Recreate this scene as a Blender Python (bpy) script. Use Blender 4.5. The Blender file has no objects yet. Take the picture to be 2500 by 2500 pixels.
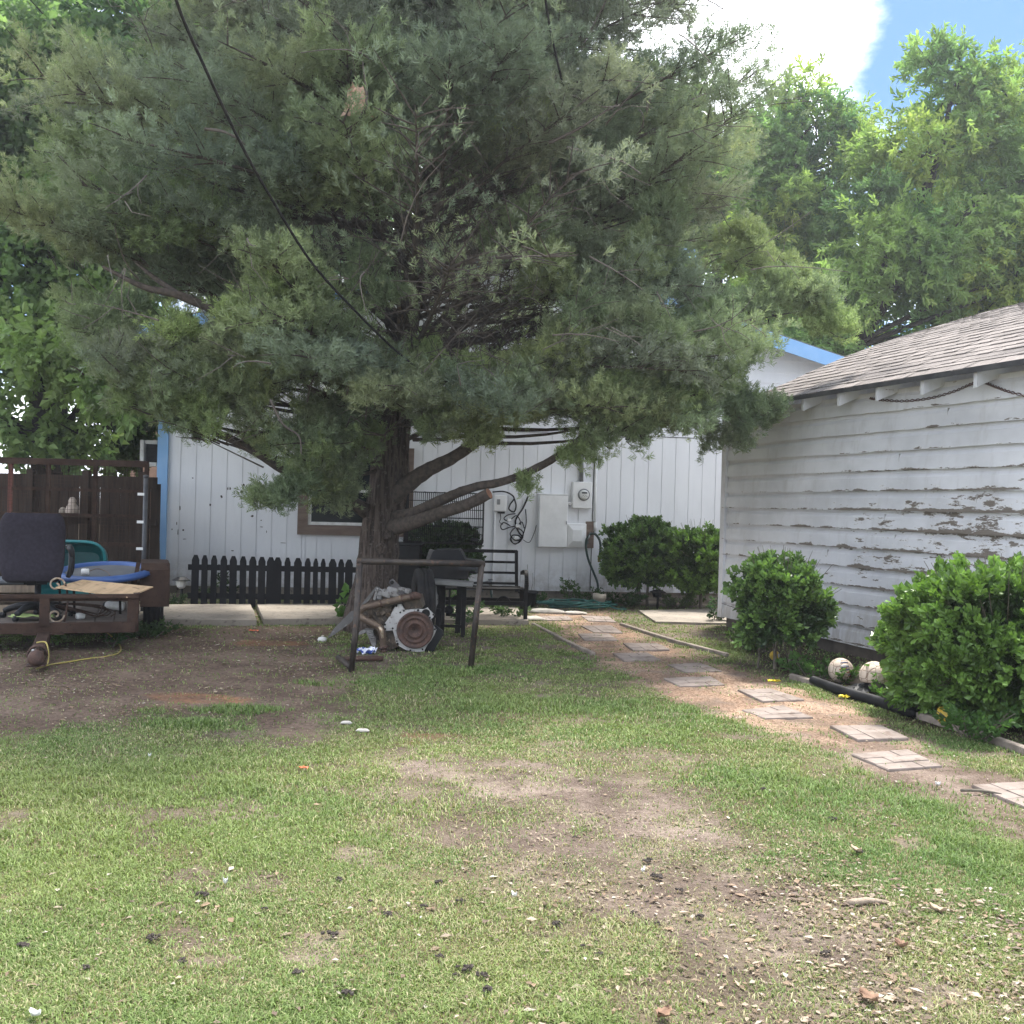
import bpy, math, random
import numpy as np
from mathutils import Matrix, Vector

# ------------------------------------------------------------------ camera, sky, sun, exposure
S = bpy.context.scene
COL = S.collection
EYE = 1.45
PITCH, ROLL = math.radians(-0.275), math.radians(1.55)
cam_data = bpy.data.cameras.new("camera")
cam_data.sensor_width = 36.0
cam_data.lens = 36.0
cam_data.clip_start = 0.05
cam_data.clip_end = 1500.0
cam = bpy.data.objects.new("camera", cam_data)
COL.objects.link(cam)
CAM_R = (Matrix.Rotation(math.pi / 2 + PITCH, 3, 'X') @ Matrix.Rotation(ROLL, 3, 'Z'))
cam.matrix_world = Matrix.Translation((0, 0, EYE)) @ CAM_R.to_4x4()
S.camera = cam

SUN_EL, SUN_AZ = math.radians(66), math.radians(28)      # azimuth clockwise from +Y
world = bpy.data.worlds.new("World")
S.world = world
world.use_nodes = True
wn, wl = world.node_tree.nodes, world.node_tree.links
wn.clear()
w_out = wn.new("ShaderNodeOutputWorld")
w_bg = wn.new("ShaderNodeBackground")
w_bg.inputs["Strength"].default_value = 0.06
sky = wn.new("ShaderNodeTexSky")
sky.sky_type = 'NISHITA'
sky.sun_disc = False
sky.sun_elevation = SUN_EL
sky.sun_rotation = SUN_AZ
sky.air_density = 1.0
sky.dust_density = 0.6
sky.ozone_density = 1.6
tcw = wn.new("ShaderNodeTexCoord")
cmap = wn.new("ShaderNodeMapping")
cmap.inputs["Scale"].default_value = (1.0, 1.0, 1.7)
cmap.inputs["Rotation"].default_value = (0, 0, math.radians(-3.5))
cmap.inputs["Location"].default_value = (-1.85875, -1.54834, -2.8195)
cn = wn.new("ShaderNodeTexNoise")
cn.inputs["Scale"].default_value = 3.1
cn.inputs["Detail"].default_value = 9.0
cn.inputs["Roughness"].default_value = 0.56
cr = wn.new("ShaderNodeMapRange")
cr.interpolation_type = 'SMOOTHSTEP'
cr.inputs["From Min"].default_value = 0.43
cr.inputs["From Max"].default_value = 0.60
cmix = wn.new("ShaderNodeMix")
cmix.data_type = 'RGBA'
cmix.inputs["B"].default_value = (24.0, 24.6, 25.8, 1)
wl.new(tcw.outputs["Generated"], cmap.inputs["Vector"])
wl.new(cmap.outputs["Vector"], cn.inputs["Vector"])
wl.new(cn.outputs["Fac"], cr.inputs["Value"])
wl.new(cr.outputs["Result"], cmix.inputs["Factor"])
stint = wn.new("ShaderNodeMix")
stint.data_type = 'RGBA'
stint.blend_type = 'MULTIPLY'
stint.inputs["Factor"].default_value = 1.0
stint.inputs["B"].default_value = (0.50, 0.75, 1.0, 1)
wl.new(sky.outputs["Color"], stint.inputs["A"])
wl.new(stint.outputs["Result"], cmix.inputs["A"])
wl.new(cmix.outputs["Result"], w_bg.inputs["Color"])
wl.new(w_bg.outputs["Background"], w_out.inputs["Surface"])

sun_data = bpy.data.lights.new("sun", 'SUN')
sun_data.energy = 3.2
sun_data.angle = math.radians(8)
sun_data.color = (1.0, 0.95, 0.87)
sun = bpy.data.objects.new("sun", sun_data)
COL.objects.link(sun)
sun.location = (6, 12, 25)
to_sun = Vector((math.sin(SUN_AZ) * math.cos(SUN_EL), math.cos(SUN_AZ) * math.cos(SUN_EL), math.sin(SUN_EL)))
sun.rotation_euler = to_sun.to_track_quat('Z', 'Y').to_euler()

S.view_settings.view_transform = 'Standard'
S.view_settings.look = 'None'
S.view_settings.gamma = 1.0
S.view_settings.exposure = 1.65
cy = S.cycles
cy.use_denoising = True
cy.max_bounces = 7
cy.diffuse_bounces = 4
cy.glossy_bounces = 2
cy.transmission_bounces = 3
cy.transparent_max_bounces = 4
cy.caustics_reflective = False
cy.caustics_refractive = False

# ------------------------------------------------------------------ helpers
RNG = np.random.default_rng(7)
random.seed(7)
NPR = np.array(CAM_R)
ORG = np.array([0, 0, EYE])


def ray(px, py):
    return NPR @ np.array([(px - 1250) / 2500.0, (1250 - py) / 2500.0, -1.0])


def G(px, py, z=0.0):
    """where the sight line of a photo point meets the level z"""
    d = ray(px, py)
    return ORG + d * (z - EYE) / d[2]


def W(px, py, y):
    d = ray(px, py)
    return ORG + d * y / d[1]


def PL(px, py, p, n):
    d = ray(px, py)
    return ORG + d * (np.dot(np.array(p) - ORG, n) / np.dot(d, n))


XF = {}


def tag(o, label=None, cat=None, group=None, kind=None):
    if label: o["label"] = label
    if cat: o["category"] = cat
    if group: o["group"] = group
    if kind: o["kind"] = kind
    return o


def thing(name, label, cat, loc=(0, 0, 0), rotz=0.0, group=None):
    o = bpy.data.objects.new(name, None)
    o.empty_display_size = 0.1
    COL.objects.link(o)
    o.location = tuple(float(v) for v in loc)
    o.rotation_euler = (0, 0, rotz)
    XF[o.name] = (Matrix.Translation(o.location) @ Matrix.Rotation(rotz, 4, 'Z')).inverted()
    return tag(o, label, cat, group)


def link(o, parent=None):
    COL.objects.link(o)
    if parent is not None:
        o.parent = parent
        if parent.name in XF: XF[o.name] = XF[parent.name]
    return o


class MB:
    """collects shapes into one mesh"""
    def __init__(self):
        self.v, self.f, self.sm = [], [], []

    def add(self, vs, fs, smooth=False, m=None):
        b = len(self.v)
        for p in vs:
            p = Vector(p)
            self.v.append(tuple(m @ p) if m is not None else tuple(p))
        for f in fs:
            self.f.append(tuple(i + b for i in f))
            self.sm.append(smooth)
        return self

    def box(self, c, s, m=None, rz=0.0, rot=None, ch=0.0):
        """box centred on c, size s; ch chamfers the edges round z"""
        hx, hy, hz = s[0] / 2, s[1] / 2, s[2] / 2
        M = Matrix.Translation(Vector([float(v) for v in c]))
        if rot is not None: M = M @ rot.to_4x4()
        elif rz: M = M @ Matrix.Rotation(rz, 4, 'Z')
        if m is not None: M = m @ M
        if ch > 0:
            c_ = min(ch, hx * .9, hy * .9, hz * .9)
            vs, fs = [], []
            for z, k in ((-hz, c_), (-hz + c_, 0), (hz - c_, 0), (hz, c_)):
                X, Y = hx - k, hy - k
                vs += [(-X + c_, -Y, z), (X - c_, -Y, z), (X, -Y + c_, z), (X, Y - c_, z), (X - c_, Y, z), (-X + c_, Y, z), (-X, Y - c_, z), (-X, -Y + c_, z)]
            for r in range(3):
                for i in range(8):
                    j = (i + 1) % 8
                    fs.append((r * 8 + i, r * 8 + j, r * 8 + 8 + j, r * 8 + 8 + i))
            fs.append(tuple(reversed(range(8))))
            fs.append(tuple(range(24, 32)))
            return self.add(vs, fs, False, M)
        vs = [(-hx, -hy, -hz), (hx, -hy, -hz), (hx, hy, -hz), (-hx, hy, -hz), (-hx, -hy, hz), (hx, -hy, hz), (hx, hy, hz), (-hx, hy, hz)]
        fs = [(0, 3, 2, 1), (4, 5, 6, 7), (0, 1, 5, 4), (1, 2, 6, 5), (2, 3, 7, 6), (3, 0, 4, 7)]
        return self.add(vs, fs, False, M)

    def bar(self, a, b, w, t, up=(0, 0, 1), ch=0.0):
        """rectangular bar from a to b, width w across, thickness t along up"""
        a, b = Vector([float(x) for x in a]), Vector([float(x) for x in b])
        d = b - a
        L = d.length
        x = d.normalized()
        u = Vector(up)
        y = u.cross(x)
        if y.length < 1e-4: y = Vector((0, 1, 0)).cross(x)
        y.normalize()
        z = x.cross(y)
        R = Matrix((x, y, z)).transposed()
        return self.box((a + b) / 2, (L, w, t), rot=R, ch=ch)

    def tube(self, pts, r, n=8, cap=True, smooth=True, m=None, sub=0, wob=0.0):
        P = [Vector([float(x) for x in p]) for p in pts]
        if sub: P = spline(P, sub)
        k = len(P)
        rs = [r] * k if not hasattr(r, '__len__') else list(np.interp(np.linspace(0, 1, k), np.linspace(0, 1, len(r)), r))
        vs, fs = [], []
        prev = None
        for i, p in enumerate(P):
            t = (P[min(i + 1, k - 1)] - P[max(i - 1, 0)])
            if t.length < 1e-9: t = Vector((0, 0, 1))
            t.normalize()
            if prev is None:
                a = t.orthogonal().normalized()
            else:
                a = prev - t * prev.dot(t)
                a = a.normalized() if a.length > 1e-6 else t.orthogonal().normalized()
            prev = a
            b = t.cross(a)
            for j in range(n):
                th = 2 * math.pi * j / n
                q = rs[i] * (1 + (random.uniform(-wob, wob) if wob else 0))
                vs.append(p + (a * math.cos(th) + b * math.sin(th)) * q)
        for i in range(k - 1):
            for j in range(n):
                j2 = (j + 1) % n
                fs.append((i * n + j, i * n + j2, i * n + n + j2, i * n + n + j))
        if cap:
            fs.append(tuple(reversed(range(n))))
            fs.append(tuple(range((k - 1) * n, k * n)))
        return self.add(vs, fs, smooth, m)

    def lathe(self, prof, n=24, m=None, smooth=True, cap=True):
        vs, fs = [], []
        for (r, z) in prof:
            for j in range(n):
                th = 2 * math.pi * j / n
                vs.append((r * math.cos(th), r * math.sin(th), z))
        for i in range(len(prof) - 1):
            for j in range(n):
                j2 = (j + 1) % n
                fs.append((i * n + j, i * n + j2, i * n + n + j2, i * n + n + j))
        if cap:
            fs.append(tuple(reversed(range(n))))
            fs.append(tuple(range((len(prof) - 1) * n, len(prof) * n)))
        return self.add(vs, fs, smooth, m)

    def prism(self, poly, depth, m=None):
        """poly (x, z) in the local XZ plane, extruded from y=0 to y=depth"""
        n = len(poly)
        area = sum(poly[i][0] * poly[(i + 1) % n][1] - poly[(i + 1) % n][0] * poly[i][1] for i in range(n))
        if area < 0: poly = poly[::-1]
        vs = [(x, 0, z) for x, z in poly] + [(x, depth, z) for x, z in poly]
        fs = [tuple(range(n)), tuple(reversed(range(n, 2 * n)))]
        for i in range(n):
            j = (i + 1) % n
            fs.append((j, i, i + n, j + n))
        return self.add(vs, fs, False, m)

    def sheet(self, grid, smooth=True, thick=None):
        """grid[i][j] of points as a surface, optionally with thickness along the offset vector"""
        a, b = len(grid), len(grid[0])
        vs = [p for row in grid for p in row]
        fs = [(i * b + j, i * b + j + 1, i * b + b + j + 1, i * b + b + j) for i in range(a - 1) for j in range(b - 1)]
        if thick is not None:
            N = len(vs)
            vs = vs + [tuple(Vector(p) + Vector(thick)) for p in vs]
            fs += [tuple(k + N for k in reversed(f)) for f in fs]
            rim = [(0, j) for j in range(b)] + [(i, b - 1) for i in range(1, a)] + [(a - 1, j) for j in range(b - 2, -1, -1)] + [(i, 0) for i in range(a - 2, 0, -1)]
            ids = [i * b + j for i, j in rim]
            for k in range(len(ids)):
                p, q = ids[k], ids[(k + 1) % len(ids)]
                fs.append((q, p, p + N, q + N))
        return self.add(vs, fs, smooth)

    def build(self, name, mat, parent=None, world=False, loc=None, label=None):
        me = bpy.data.meshes.new(name)
        v = self.v
        if world and parent is not None and parent.name in XF:
            M = XF[parent.name]
            v = [tuple(M @ Vector(p)) for p in v]
        me.from_pydata(v, [], self.f)
        me.polygons.foreach_set("use_smooth", self.sm)
        me.validate()
        me.update()
        me.materials.append(mat)
        o = bpy.data.objects.new(name, me)
        if loc is not None: o.location = loc
        if label: o["label"] = label
        return link(o, parent)


def spline(P, sub):
    """Catmull-Rom through P"""
    P = [Vector(p) for p in P]
    out = []
    for i in range(len(P) - 1):
        p0, p1, p2, p3 = P[max(i - 1, 0)], P[i], P[i + 1], P[min(i + 2, len(P) - 1)]
        for k in range(sub):
            t = k / sub
            out.append(0.5 * ((2 * p1) + (p2 - p0) * t + (2 * p0 - 5 * p1 + 4 * p2 - p3) * t * t + (3 * p1 - p0 - 3 * p2 + p3) * t ** 3))
    out.append(P[-1])
    return out


def np_mesh(name, verts, k, mat, parent=None, color=None, smooth=False, offset=None, tris=None):
    """large mesh from arrays: verts (N,3); faces are runs of k vertices, or tris (M,3)"""
    verts = np.ascontiguousarray(verts, dtype=np.float32)
    if offset is not None: verts = verts - np.asarray(offset, np.float32)
    me = bpy.data.meshes.new(name)
    me.vertices.add(len(verts))
    me.vertices.foreach_set("co", verts.ravel())
    if tris is None:
        nf = len(verts) // k
        idx = np.arange(len(verts), dtype=np.int32)
    else:
        tris = np.ascontiguousarray(tris, dtype=np.int32)
        nf, k = tris.shape
        idx = tris.ravel()
    me.loops.add(len(idx))
    me.loops.foreach_set("vertex_index", idx)
    me.polygons.add(nf)
    me.polygons.foreach_set("loop_start", np.arange(nf, dtype=np.int32) * k)
    me.polygons.foreach_set("loop_total", np.full(nf, k, np.int32))
    if smooth: me.polygons.foreach_set("use_smooth", np.ones(nf, bool))
    if color is not None:
        at = me.color_attributes.new("tint", 'FLOAT_COLOR', 'POINT')
        c = np.ones((len(verts), 4), np.float32)
        c[:, :3] = color
        at.data.foreach_set("color", c.ravel())
    me.update(calc_edges=True)
    me.materials.append(mat)
    o = bpy.data.objects.new(name, me)
    return link(o, parent)


def unit(a):
    return a / np.maximum(np.linalg.norm(a, axis=-1, keepdims=True), 1e-9)


def hash2(ix, iy, seed):
    h = (ix.astype(np.int64) * 374761393 + iy.astype(np.int64) * 668265263 + seed * 1442695041) & 0x7fffffff
    h = ((h ^ (h >> 13)) * 1274126177) & 0x7fffffff
    return ((h ^ (h >> 16)) & 0xffff) / 65535.0


def vnoise(x, y, seed=0):
    ix, iy = np.floor(x), np.floor(y)
    fx, fy = x - ix, y - iy
    fx, fy = fx * fx * (3 - 2 * fx), fy * fy * (3 - 2 * fy)
    a, b = hash2(ix, iy, seed), hash2(ix + 1, iy, seed)
    c, d = hash2(ix, iy + 1, seed), hash2(ix + 1, iy + 1, seed)
    return (a * (1 - fx) + b * fx) * (1 - fy) + (c * (1 - fx) + d * fx) * fy


def fbm(x, y, seed=0, o=4):
    s, a, t = 0, 0.5, 0
    for i in range(o):
        s = s + a * vnoise(x * 2 ** i, y * 2 ** i, seed + i * 17)
        t += a
        a *= 0.5
    return s / t


def sdpoly(x, y, poly):
    """signed distance to a polygon, negative inside"""
    P = np.asarray(poly, float)
    d = np.full(x.shape, 1e9)
    ins = np.zeros(x.shape, bool)
    for i in range(len(P)):
        a, b = P[i], P[(i + 1) % len(P)]
        e = b - a
        t = np.clip(((x - a[0]) * e[0] + (y - a[1]) * e[1]) / max(e @ e, 1e-9), 0, 1)
        d = np.minimum(d, np.hypot(x - a[0] - t * e[0], y - a[1] - t * e[1]))
        c = (a[1] > y) != (b[1] > y)
        with np.errstate(divide='ignore', invalid='ignore'):
            xi = (b[0] - a[0]) * (y - a[1]) / (b[1] - a[1] if b[1] != a[1] else 1e-9) + a[0]
        ins ^= c & (x < xi)
    return np.where(ins, -d, d)


def sstep(a, b, x):
    t = np.clip((x - a) / (b - a), 0, 1)
    return t * t * (3 - 2 * t)


# ------------------------------------------------------------------ materials
def new_mat(name):
    m = bpy.data.materials.new(name)
    m.use_nodes = True
    n, l = m.node_tree.nodes, m.node_tree.links
    b = n["Principled BSDF"]
    return m, n, l, b


def rgba(c):
    return (c[0], c[1], c[2], 1.0)


def mixc(n, l, fac, a, b, mode='MIX'):
    x = n.new("ShaderNodeMix")
    x.data_type = 'RGBA'
    x.blend_type = mode
    for key, val in (("Factor", fac), ("A", a), ("B", b)):
        if hasattr(val, 'is_linked') or isinstance(val, bpy.types.NodeSocket): l.new(val, x.inputs[key])
        else: x.inputs[key].default_value = val if key == "Factor" else rgba(val)
    return x.outputs["Result"]


def noise(n, l, vec, scale, detail=4, rough=0.55, stretch=None):
    t = n.new("ShaderNodeTexNoise")
    t.inputs["Scale"].default_value = scale
    t.inputs["Detail"].default_value = detail
    t.inputs["Roughness"].default_value = rough
    if stretch is not None:
        mp = n.new("ShaderNodeMapping")
        mp.inputs["Scale"].default_value = stretch
        l.new(vec, mp.inputs["Vector"])
        vec = mp.outputs["Vector"]
    l.new(vec, t.inputs["Vector"])
    return t.outputs["Fac"]


def ramp(n, l, val, a, b, lo=0.0, hi=1.0):
    r = n.new("ShaderNodeMapRange")
    r.interpolation_type = 'SMOOTHSTEP'
    for k, v in (("From Min", a), ("From Max", b), ("To Min", lo), ("To Max", hi)): r.inputs[k].default_value = v
    l.new(val, r.inputs["Value"])
    return r.outputs["Result"]


def mth(n, l, op, a, b=None):
    x = n.new("ShaderNodeMath")
    x.operation = op
    for i, v in enumerate((a, b)):
        if v is None: continue
        if isinstance(v, bpy.types.NodeSocket): l.new(v, x.inputs[i])
        else: x.inputs[i].default_value = v
    return x.outputs[0]


def bump(n, l, b, h, strength=0.3, dist=0.01):
    x = n.new("ShaderNodeBump")
    x.inputs["Strength"].default_value = strength
    x.inputs["Distance"].default_value = dist
    l.new(h, x.inputs["Height"])
    l.new(x.outputs["Normal"], b.inputs["Normal"])


def mat_simple(name, c1, c2=None, scale=6.0, rough=0.6, metal=0.0, lo=0.35, hi=0.7, stretch=None, bmp=0.2, c3=None, s3=40.0, spec=0.4, bd=0.004):
    """base colour broken up by noise between c1 and c2, with finer c3 specks of dirt or rust"""
    m, n, l, b = new_mat(name)
    tc = n.new("ShaderNodeTexCoord").outputs["Object"]
    f = noise(n, l, tc, scale, 6, 0.6, stretch)
    col = mixc(n, l, ramp(n, l, f, lo, hi), c1, c2 or c1)
    if c3 is not None:
        g = noise(n, l, tc, s3, 4, 0.6)
        col = mixc(n, l, ramp(n, l, g, 0.55, 0.68), col, c3)
    l.new(col, b.inputs["Base Color"])
    b.inputs["Roughness"].default_value = rough
    b.inputs["Metallic"].default_value = metal
    b.inputs["Specular IOR Level"].default_value = spec
    if bmp:
        h = noise(n, l, tc, scale * 7, 5, 0.6, stretch)
        bump(n, l, b, h, bmp, bd)
    return m


def mat_leaf(name, trans=0.3, rough=0.5, spec=0.35, gain=(1, 1, 1), tcol=(1.2, 1.35, 0.6)):
    """leaf colour from the per-leaf tint of the thing itself, light passing through"""
    m, n, l, b = new_mat(name)
    a = n.new("ShaderNodeAttribute")
    a.attribute_name = "tint"
    col = mixc(n, l, 1.0, a.outputs["Color"], gain, 'MULTIPLY')
    l.new(col, b.inputs["Base Color"])
    b.inputs["Roughness"].default_value = rough
    b.inputs["Specular IOR Level"].default_value = spec
    tr = n.new("ShaderNodeBsdfTranslucent")
    tcl = mixc(n, l, 1.0, col, tcol, 'MULTIPLY')
    l.new(tcl, tr.inputs["Color"])
    mx = n.new("ShaderNodeMixShader")
    mx.inputs[0].default_value = trans
    l.new(b.outputs[0], mx.inputs[1])
    l.new(tr.outputs[0], mx.inputs[2])
    l.new(mx.outputs[0], n["Material Output"].inputs["Surface"])
    return m


M = {}
M['black_paint'] = mat_simple("black_paint", (.006, .0065, .009), (.013, .0135, .016), 5, .6, bmp=.1, spec=.2)
M['black_metal'] = mat_simple("black_metal", (.007, .0068, .0075), (.018, .016, .0155), 9, .6, .0, bmp=.15, spec=.18)
M['black_plastic'] = mat_simple("black_plastic", (.007, .0075, .009), (.02, .021, .024), 7, .5, bmp=.1, spec=.25)
M['rubber'] = mat_simple("rubber", (.010, .010, .011), (.03, .028, .027), 8, .85, bmp=.3, spec=.2)
M['pipe_metal'] = mat_simple("pipe_metal", (.026, .021, .019), (.07, .056, .046), 7, .55, .3, c3=(.10, .06, .04), s3=22)
M['rust_brown'] = mat_simple("rust_brown", (.034, .0205, .0155), (.062, .038, .028), 5, .85, .0, c3=(.024, .0155, .0125), s3=30, bmp=.3, spec=.15)
M['post_grey'] = mat_simple("post_grey", (.075, .08, .09), (.12, .12, .125), 9, .6, .2)
M['rust_red'] = mat_simple("rust_red", (.085, .046, .034), (.046, .030, .026), 14, .7, .2, c3=(.14, .085, .062), s3=60, bmp=.4)
M['alloy'] = mat_simple("alloy", (.44, .43, .42), (.33, .32, .31), 8, .5, .25, c3=(.16, .14, .12), s3=30, bmp=.3)
M['alloy_dull'] = mat_simple("alloy_dull", (.24, .235, .23), (.13, .12, .11), 14, .55, .25, c3=(.06, .05, .04), s3=30, bmp=.4)
M['grease'] = mat_simple("grease", (.035, .028, .022), (.11, .08, .055), 13, .55, .3, c3=(.19, .15, .11), s3=50, bmp=.6)
M['white_box'] = mat_simple("white_box", (.80, .80, .79), (.70, .70, .69), 4, .45, bmp=.05)
M['white_plastic'] = mat_simple("white_plastic", (.72, .72, .70), (.55, .54, .51), 9, .4, bmp=.05)
M['grey_pipe'] = mat_simple("grey_pipe", (.19, .2, .21), (.28, .28, .28), 9, .45, .5)
M['dark_glass'] = mat_simple("dark_glass", (.006, .009, .011), (.012, .017, .019), 3, .12, bmp=.0, spec=.10)
M['concrete'] = mat_simple("concrete", (.28, .245, .2), (.19, .165, .135), 2.2, .9, c3=(.12, .10, .085), s3=16, bmp=.35)
M['bark'] = mat_simple("bark", (.185, .142, .116), (.062, .046, .038), 7, .95, stretch=(4.5, 4.5, .30), bmp=1.0, c3=(.22, .18, .155), s3=30, bd=.05, lo=.4, hi=.6)
M['limb_bark'] = mat_simple("limb_bark", (.10, .08, .067), (.045, .037, .032), 20, .95, bmp=.8, bd=.01)
M['dark_bark'] = mat_simple("dark_bark", (.04, .034, .028), (.02, .018, .016), 14, .95, bmp=.8, bd=.02)
M['twig'] = mat_simple("twig", (.13, .11, .095), (.07, .058, .05), 6, .9, bmp=0)
M['cut_wood'] = mat_simple("cut_wood", (.36, .19, .12), (.24, .12, .08), 18, .9)
M['pale_wood'] = mat_simple("pale_wood", (.34, .27, .2), (.2, .155, .12), 10, .9, stretch=(3, 3, .4), bmp=.6)
M['stem'] = mat_simple("stem", (.15, .13, .1), (.08, .07, .055), 20, .9)
M['grass'] = mat_leaf("grass_blade", .25, .6, .25, tcol=(1.15, 1.25, .7))
M['juniper'] = mat_leaf("juniper_spray", .36, .75, .15, tcol=(1.0, 1.1, .78))
M['leaf'] = mat_leaf("leaf", .50, .55, .25, tcol=(1.05, 1.2, .7))
M['gloss_leaf'] = mat_leaf("gloss_leaf", .26, .38, .4, tcol=(1.1, 1.25, .6))

# ------------------------------------------------------------------ ground
def gp(*pts):
    return [tuple(G(x * 1.294, y * 1.294)[:2]) for x, y in pts]


DIRT = gp((-60, 1215), (200, 1205), (330, 1185), (640, 1180), (650, 1230), (700, 1270), (660, 1300), (640, 1375), (560, 1385), (430, 1350), (300, 1345), (170, 1375), (0, 1395), (-150, 1400))
PATH = gp((1000, 1160), (1110, 1237), (1200, 1290), (1320, 1345), (1420, 1375), (1510, 1405), (1600, 1455), (1700, 1500), (1840, 1563), (1990, 1620), (2000, 1490), (1860, 1440), (1740, 1395), (1640, 1345), (1540, 1300), (1400, 1255), (1290, 1225), (1190, 1180), (1150, 1150))
BED = gp((1365, 1190), (1420, 1240), (1490, 1280), (1600, 1320), (1720, 1360), (1830, 1395), (1990, 1440), (2200, 1480), (2300, 1300), (1500, 1150))
BARE = [  # photo px centre, radii in metres, strength
    (1010, 1495, 1.25, .9, 1.0), (1060, 1565, 1.25, .5, 1.0), (1200, 1640, .85, .36, .95), (1340, 1695, .9, .34, 1.0), (1480, 1750, .6, .35, .95), (900, 1480, .35, .5, .6), (1250, 1760, .5, .25, .5),
    (1560, 1860, .5, .26, .75), (1450, 1905, .45, .22, .6), (1620, 1920, .5, .2, .6), (1150, 1540, .6, .4, .8), (740, 1710, .22, .12, .5), (1150, 1430, .9, .35, .6), (1640, 1470, .5, .3, .5),
    (820, 1390, .3, .2, .6), (1180, 1360, .5, .25, .6), (1100, 1300, .6, .5, .5), (960, 1240, .3, .2, .5), (1060, 1210, .3, .3, .6)]
ORANGE = [(375, 1318, .45, .25, 1), (510, 1213, .5, .3, .9), (820, 1387, .28, .13, .9), (300, 1335, .3, .2, .5), (770, 1400, .15, .1, .7), (1100, 1215, .3, .2, .6)]
DRY = [(900, 1700, 1.0, .5, .8), (700, 1500, .9, .6, .3), (1200, 1750, 1.3, .4, .8), (1500, 1700, .8, .4, .5), (650, 1800, 1.2, .3, .5), (200, 1850, .9, .2, .5), (1000, 1850, .8, .2, .6), (1500, 1430, .6, .6, .6),
       (900, 1620, .4, .4, .7), (1250, 1600, .3, .25, .8), (1700, 1850, .5, .3, .6), (520, 1430, .8, .5, .4), (1100, 1440, .9, .35, .6)]
LUSH = [(850, 1268, .50, .30, 1), (790, 1262, .25, .2, .8), (1040, 1185, .35, .35, .7), (600, 1290, .2, .12, .9), (450, 1340, .35, .16, .9), (330, 1365, .3, .14, .8), (250, 1480, .9, .5, .5), (100, 1600, .5, .4, .5),
        (500, 1500, 1.4, .7, .35), (1500, 1480, .6, .5, .6), (950, 1330, .8, .4, .6), (1750, 1500, .5, .5, .5), (1230, 1350, .6, .5, .5), (1880, 1620, .4, .3, .8)]


def blobs(x, y, lst, seed, amp=.8):
    out = np.zeros(x.shape)
    nx = fbm(x * 1.3, y * 1.3, seed, 4) - .5
    n2 = fbm(x * 6, y * 6, seed + 5, 3) - .5
    for (px, py, rx, ry, s) in lst:
        c = G(px * 1.294, py * 1.294)
        d = np.hypot((x - c[0]) / rx, (y - c[1]) / ry) + nx * amp + n2 * .5
        out = np.maximum(out, s * (1 - sstep(.55, 1.25, d)))
    return out


def fields(x, y):
    e = (fbm(x * 2.1, y * 2.1, 31, 4) - .5) * .55 + (fbm(x * 11, y * 11, 41, 3) - .5) * .28
    dirt = 1 - sstep(-.28, .22, sdpoly(x, y, DIRT) + e * 1.2)
    path = 1 - sstep(-.20, .14, sdpoly(x, y, PATH) + e * .8)
    bed = 1 - sstep(-.08, .12, sdpoly(x, y, BED) + e * .3)
    bare = blobs(x, y, BARE, 51)
    spots = sstep(.60, .72, fbm(x * 3.3, y * 3.3, 61, 4)) * .7
    dry = np.clip(blobs(x, y, DRY, 71) + sstep(.5, .72, fbm(x * 1.7, y * 1.7, 81, 4)) * .6, 0, 1)
    lush = blobs(x, y, LUSH, 91)
    thin = sstep(8.2, 9.6, y) * sstep(.42, .62, fbm(x * 2.6, y * 2.6, 141, 4)) * .85
    far = sstep(11.2, 12.6, y + (fbm(x * 1.5, y * 1.5, 101) - .5) * 2)
    grass = 1 - np.maximum.reduce([dirt * .96, path * (.90 + .1 * sstep(.35, .55, fbm(x * 4, y * 4, 151, 3))), bed * .85, bare * (.80 + .16 * sstep(.4, .6, fbm(x * 5, y * 5, 171, 3))), spots, far * .65, thin])
    grass = np.clip(np.maximum(grass, lush * (1 - path) * (1 - .5 * dirt) * .9), 0, 1)
    orange = blobs(x, y, ORANGE, 111)
    return grass, dirt, path, bed, bare, dry, lush, orange


def axis(lo, hi, fine_lo, fine_hi, step):
    f = np.arange(fine_lo, fine_hi + 1e-6, step)
    a = fine_lo - np.geomspace(step, fine_lo - lo, 24)[::-1]
    b = fine_hi + np.geomspace(step, hi - fine_hi, 24)
    return np.concatenate([a, f, b])


gx, gy = axis(-450, 450, -7.5, 7.0, .045), axis(-60, 700, 2.2, 17.5, .045)
XX, YY = np.meshgrid(gx, gy)
g_, d_, p_, b_, br_, dr_, lu_, or_ = fields(XX, YY)
def ground_z(x, y):
    z = (fbm(x * 1.1, y * 1.1, 5, 3) - .5) * .03 + (fbm(x * 9, y * 9, 6, 3) - .5) * .014
    return np.where((x > -9) & (x < 9) & (y < 18) & (y > 1), z, -.01)


ZZ = ground_z(XX, YY)
nyv, nxv = XX.shape
gv = np.stack([XX, YY, ZZ], -1).reshape(-1, 3)
ii = np.arange(nyv * nxv).reshape(nyv, nxv)
q = np.stack([ii[:-1, :-1], ii[:-1, 1:], ii[1:, 1:], ii[1:, :-1]], -1).reshape(-1, 4)


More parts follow.
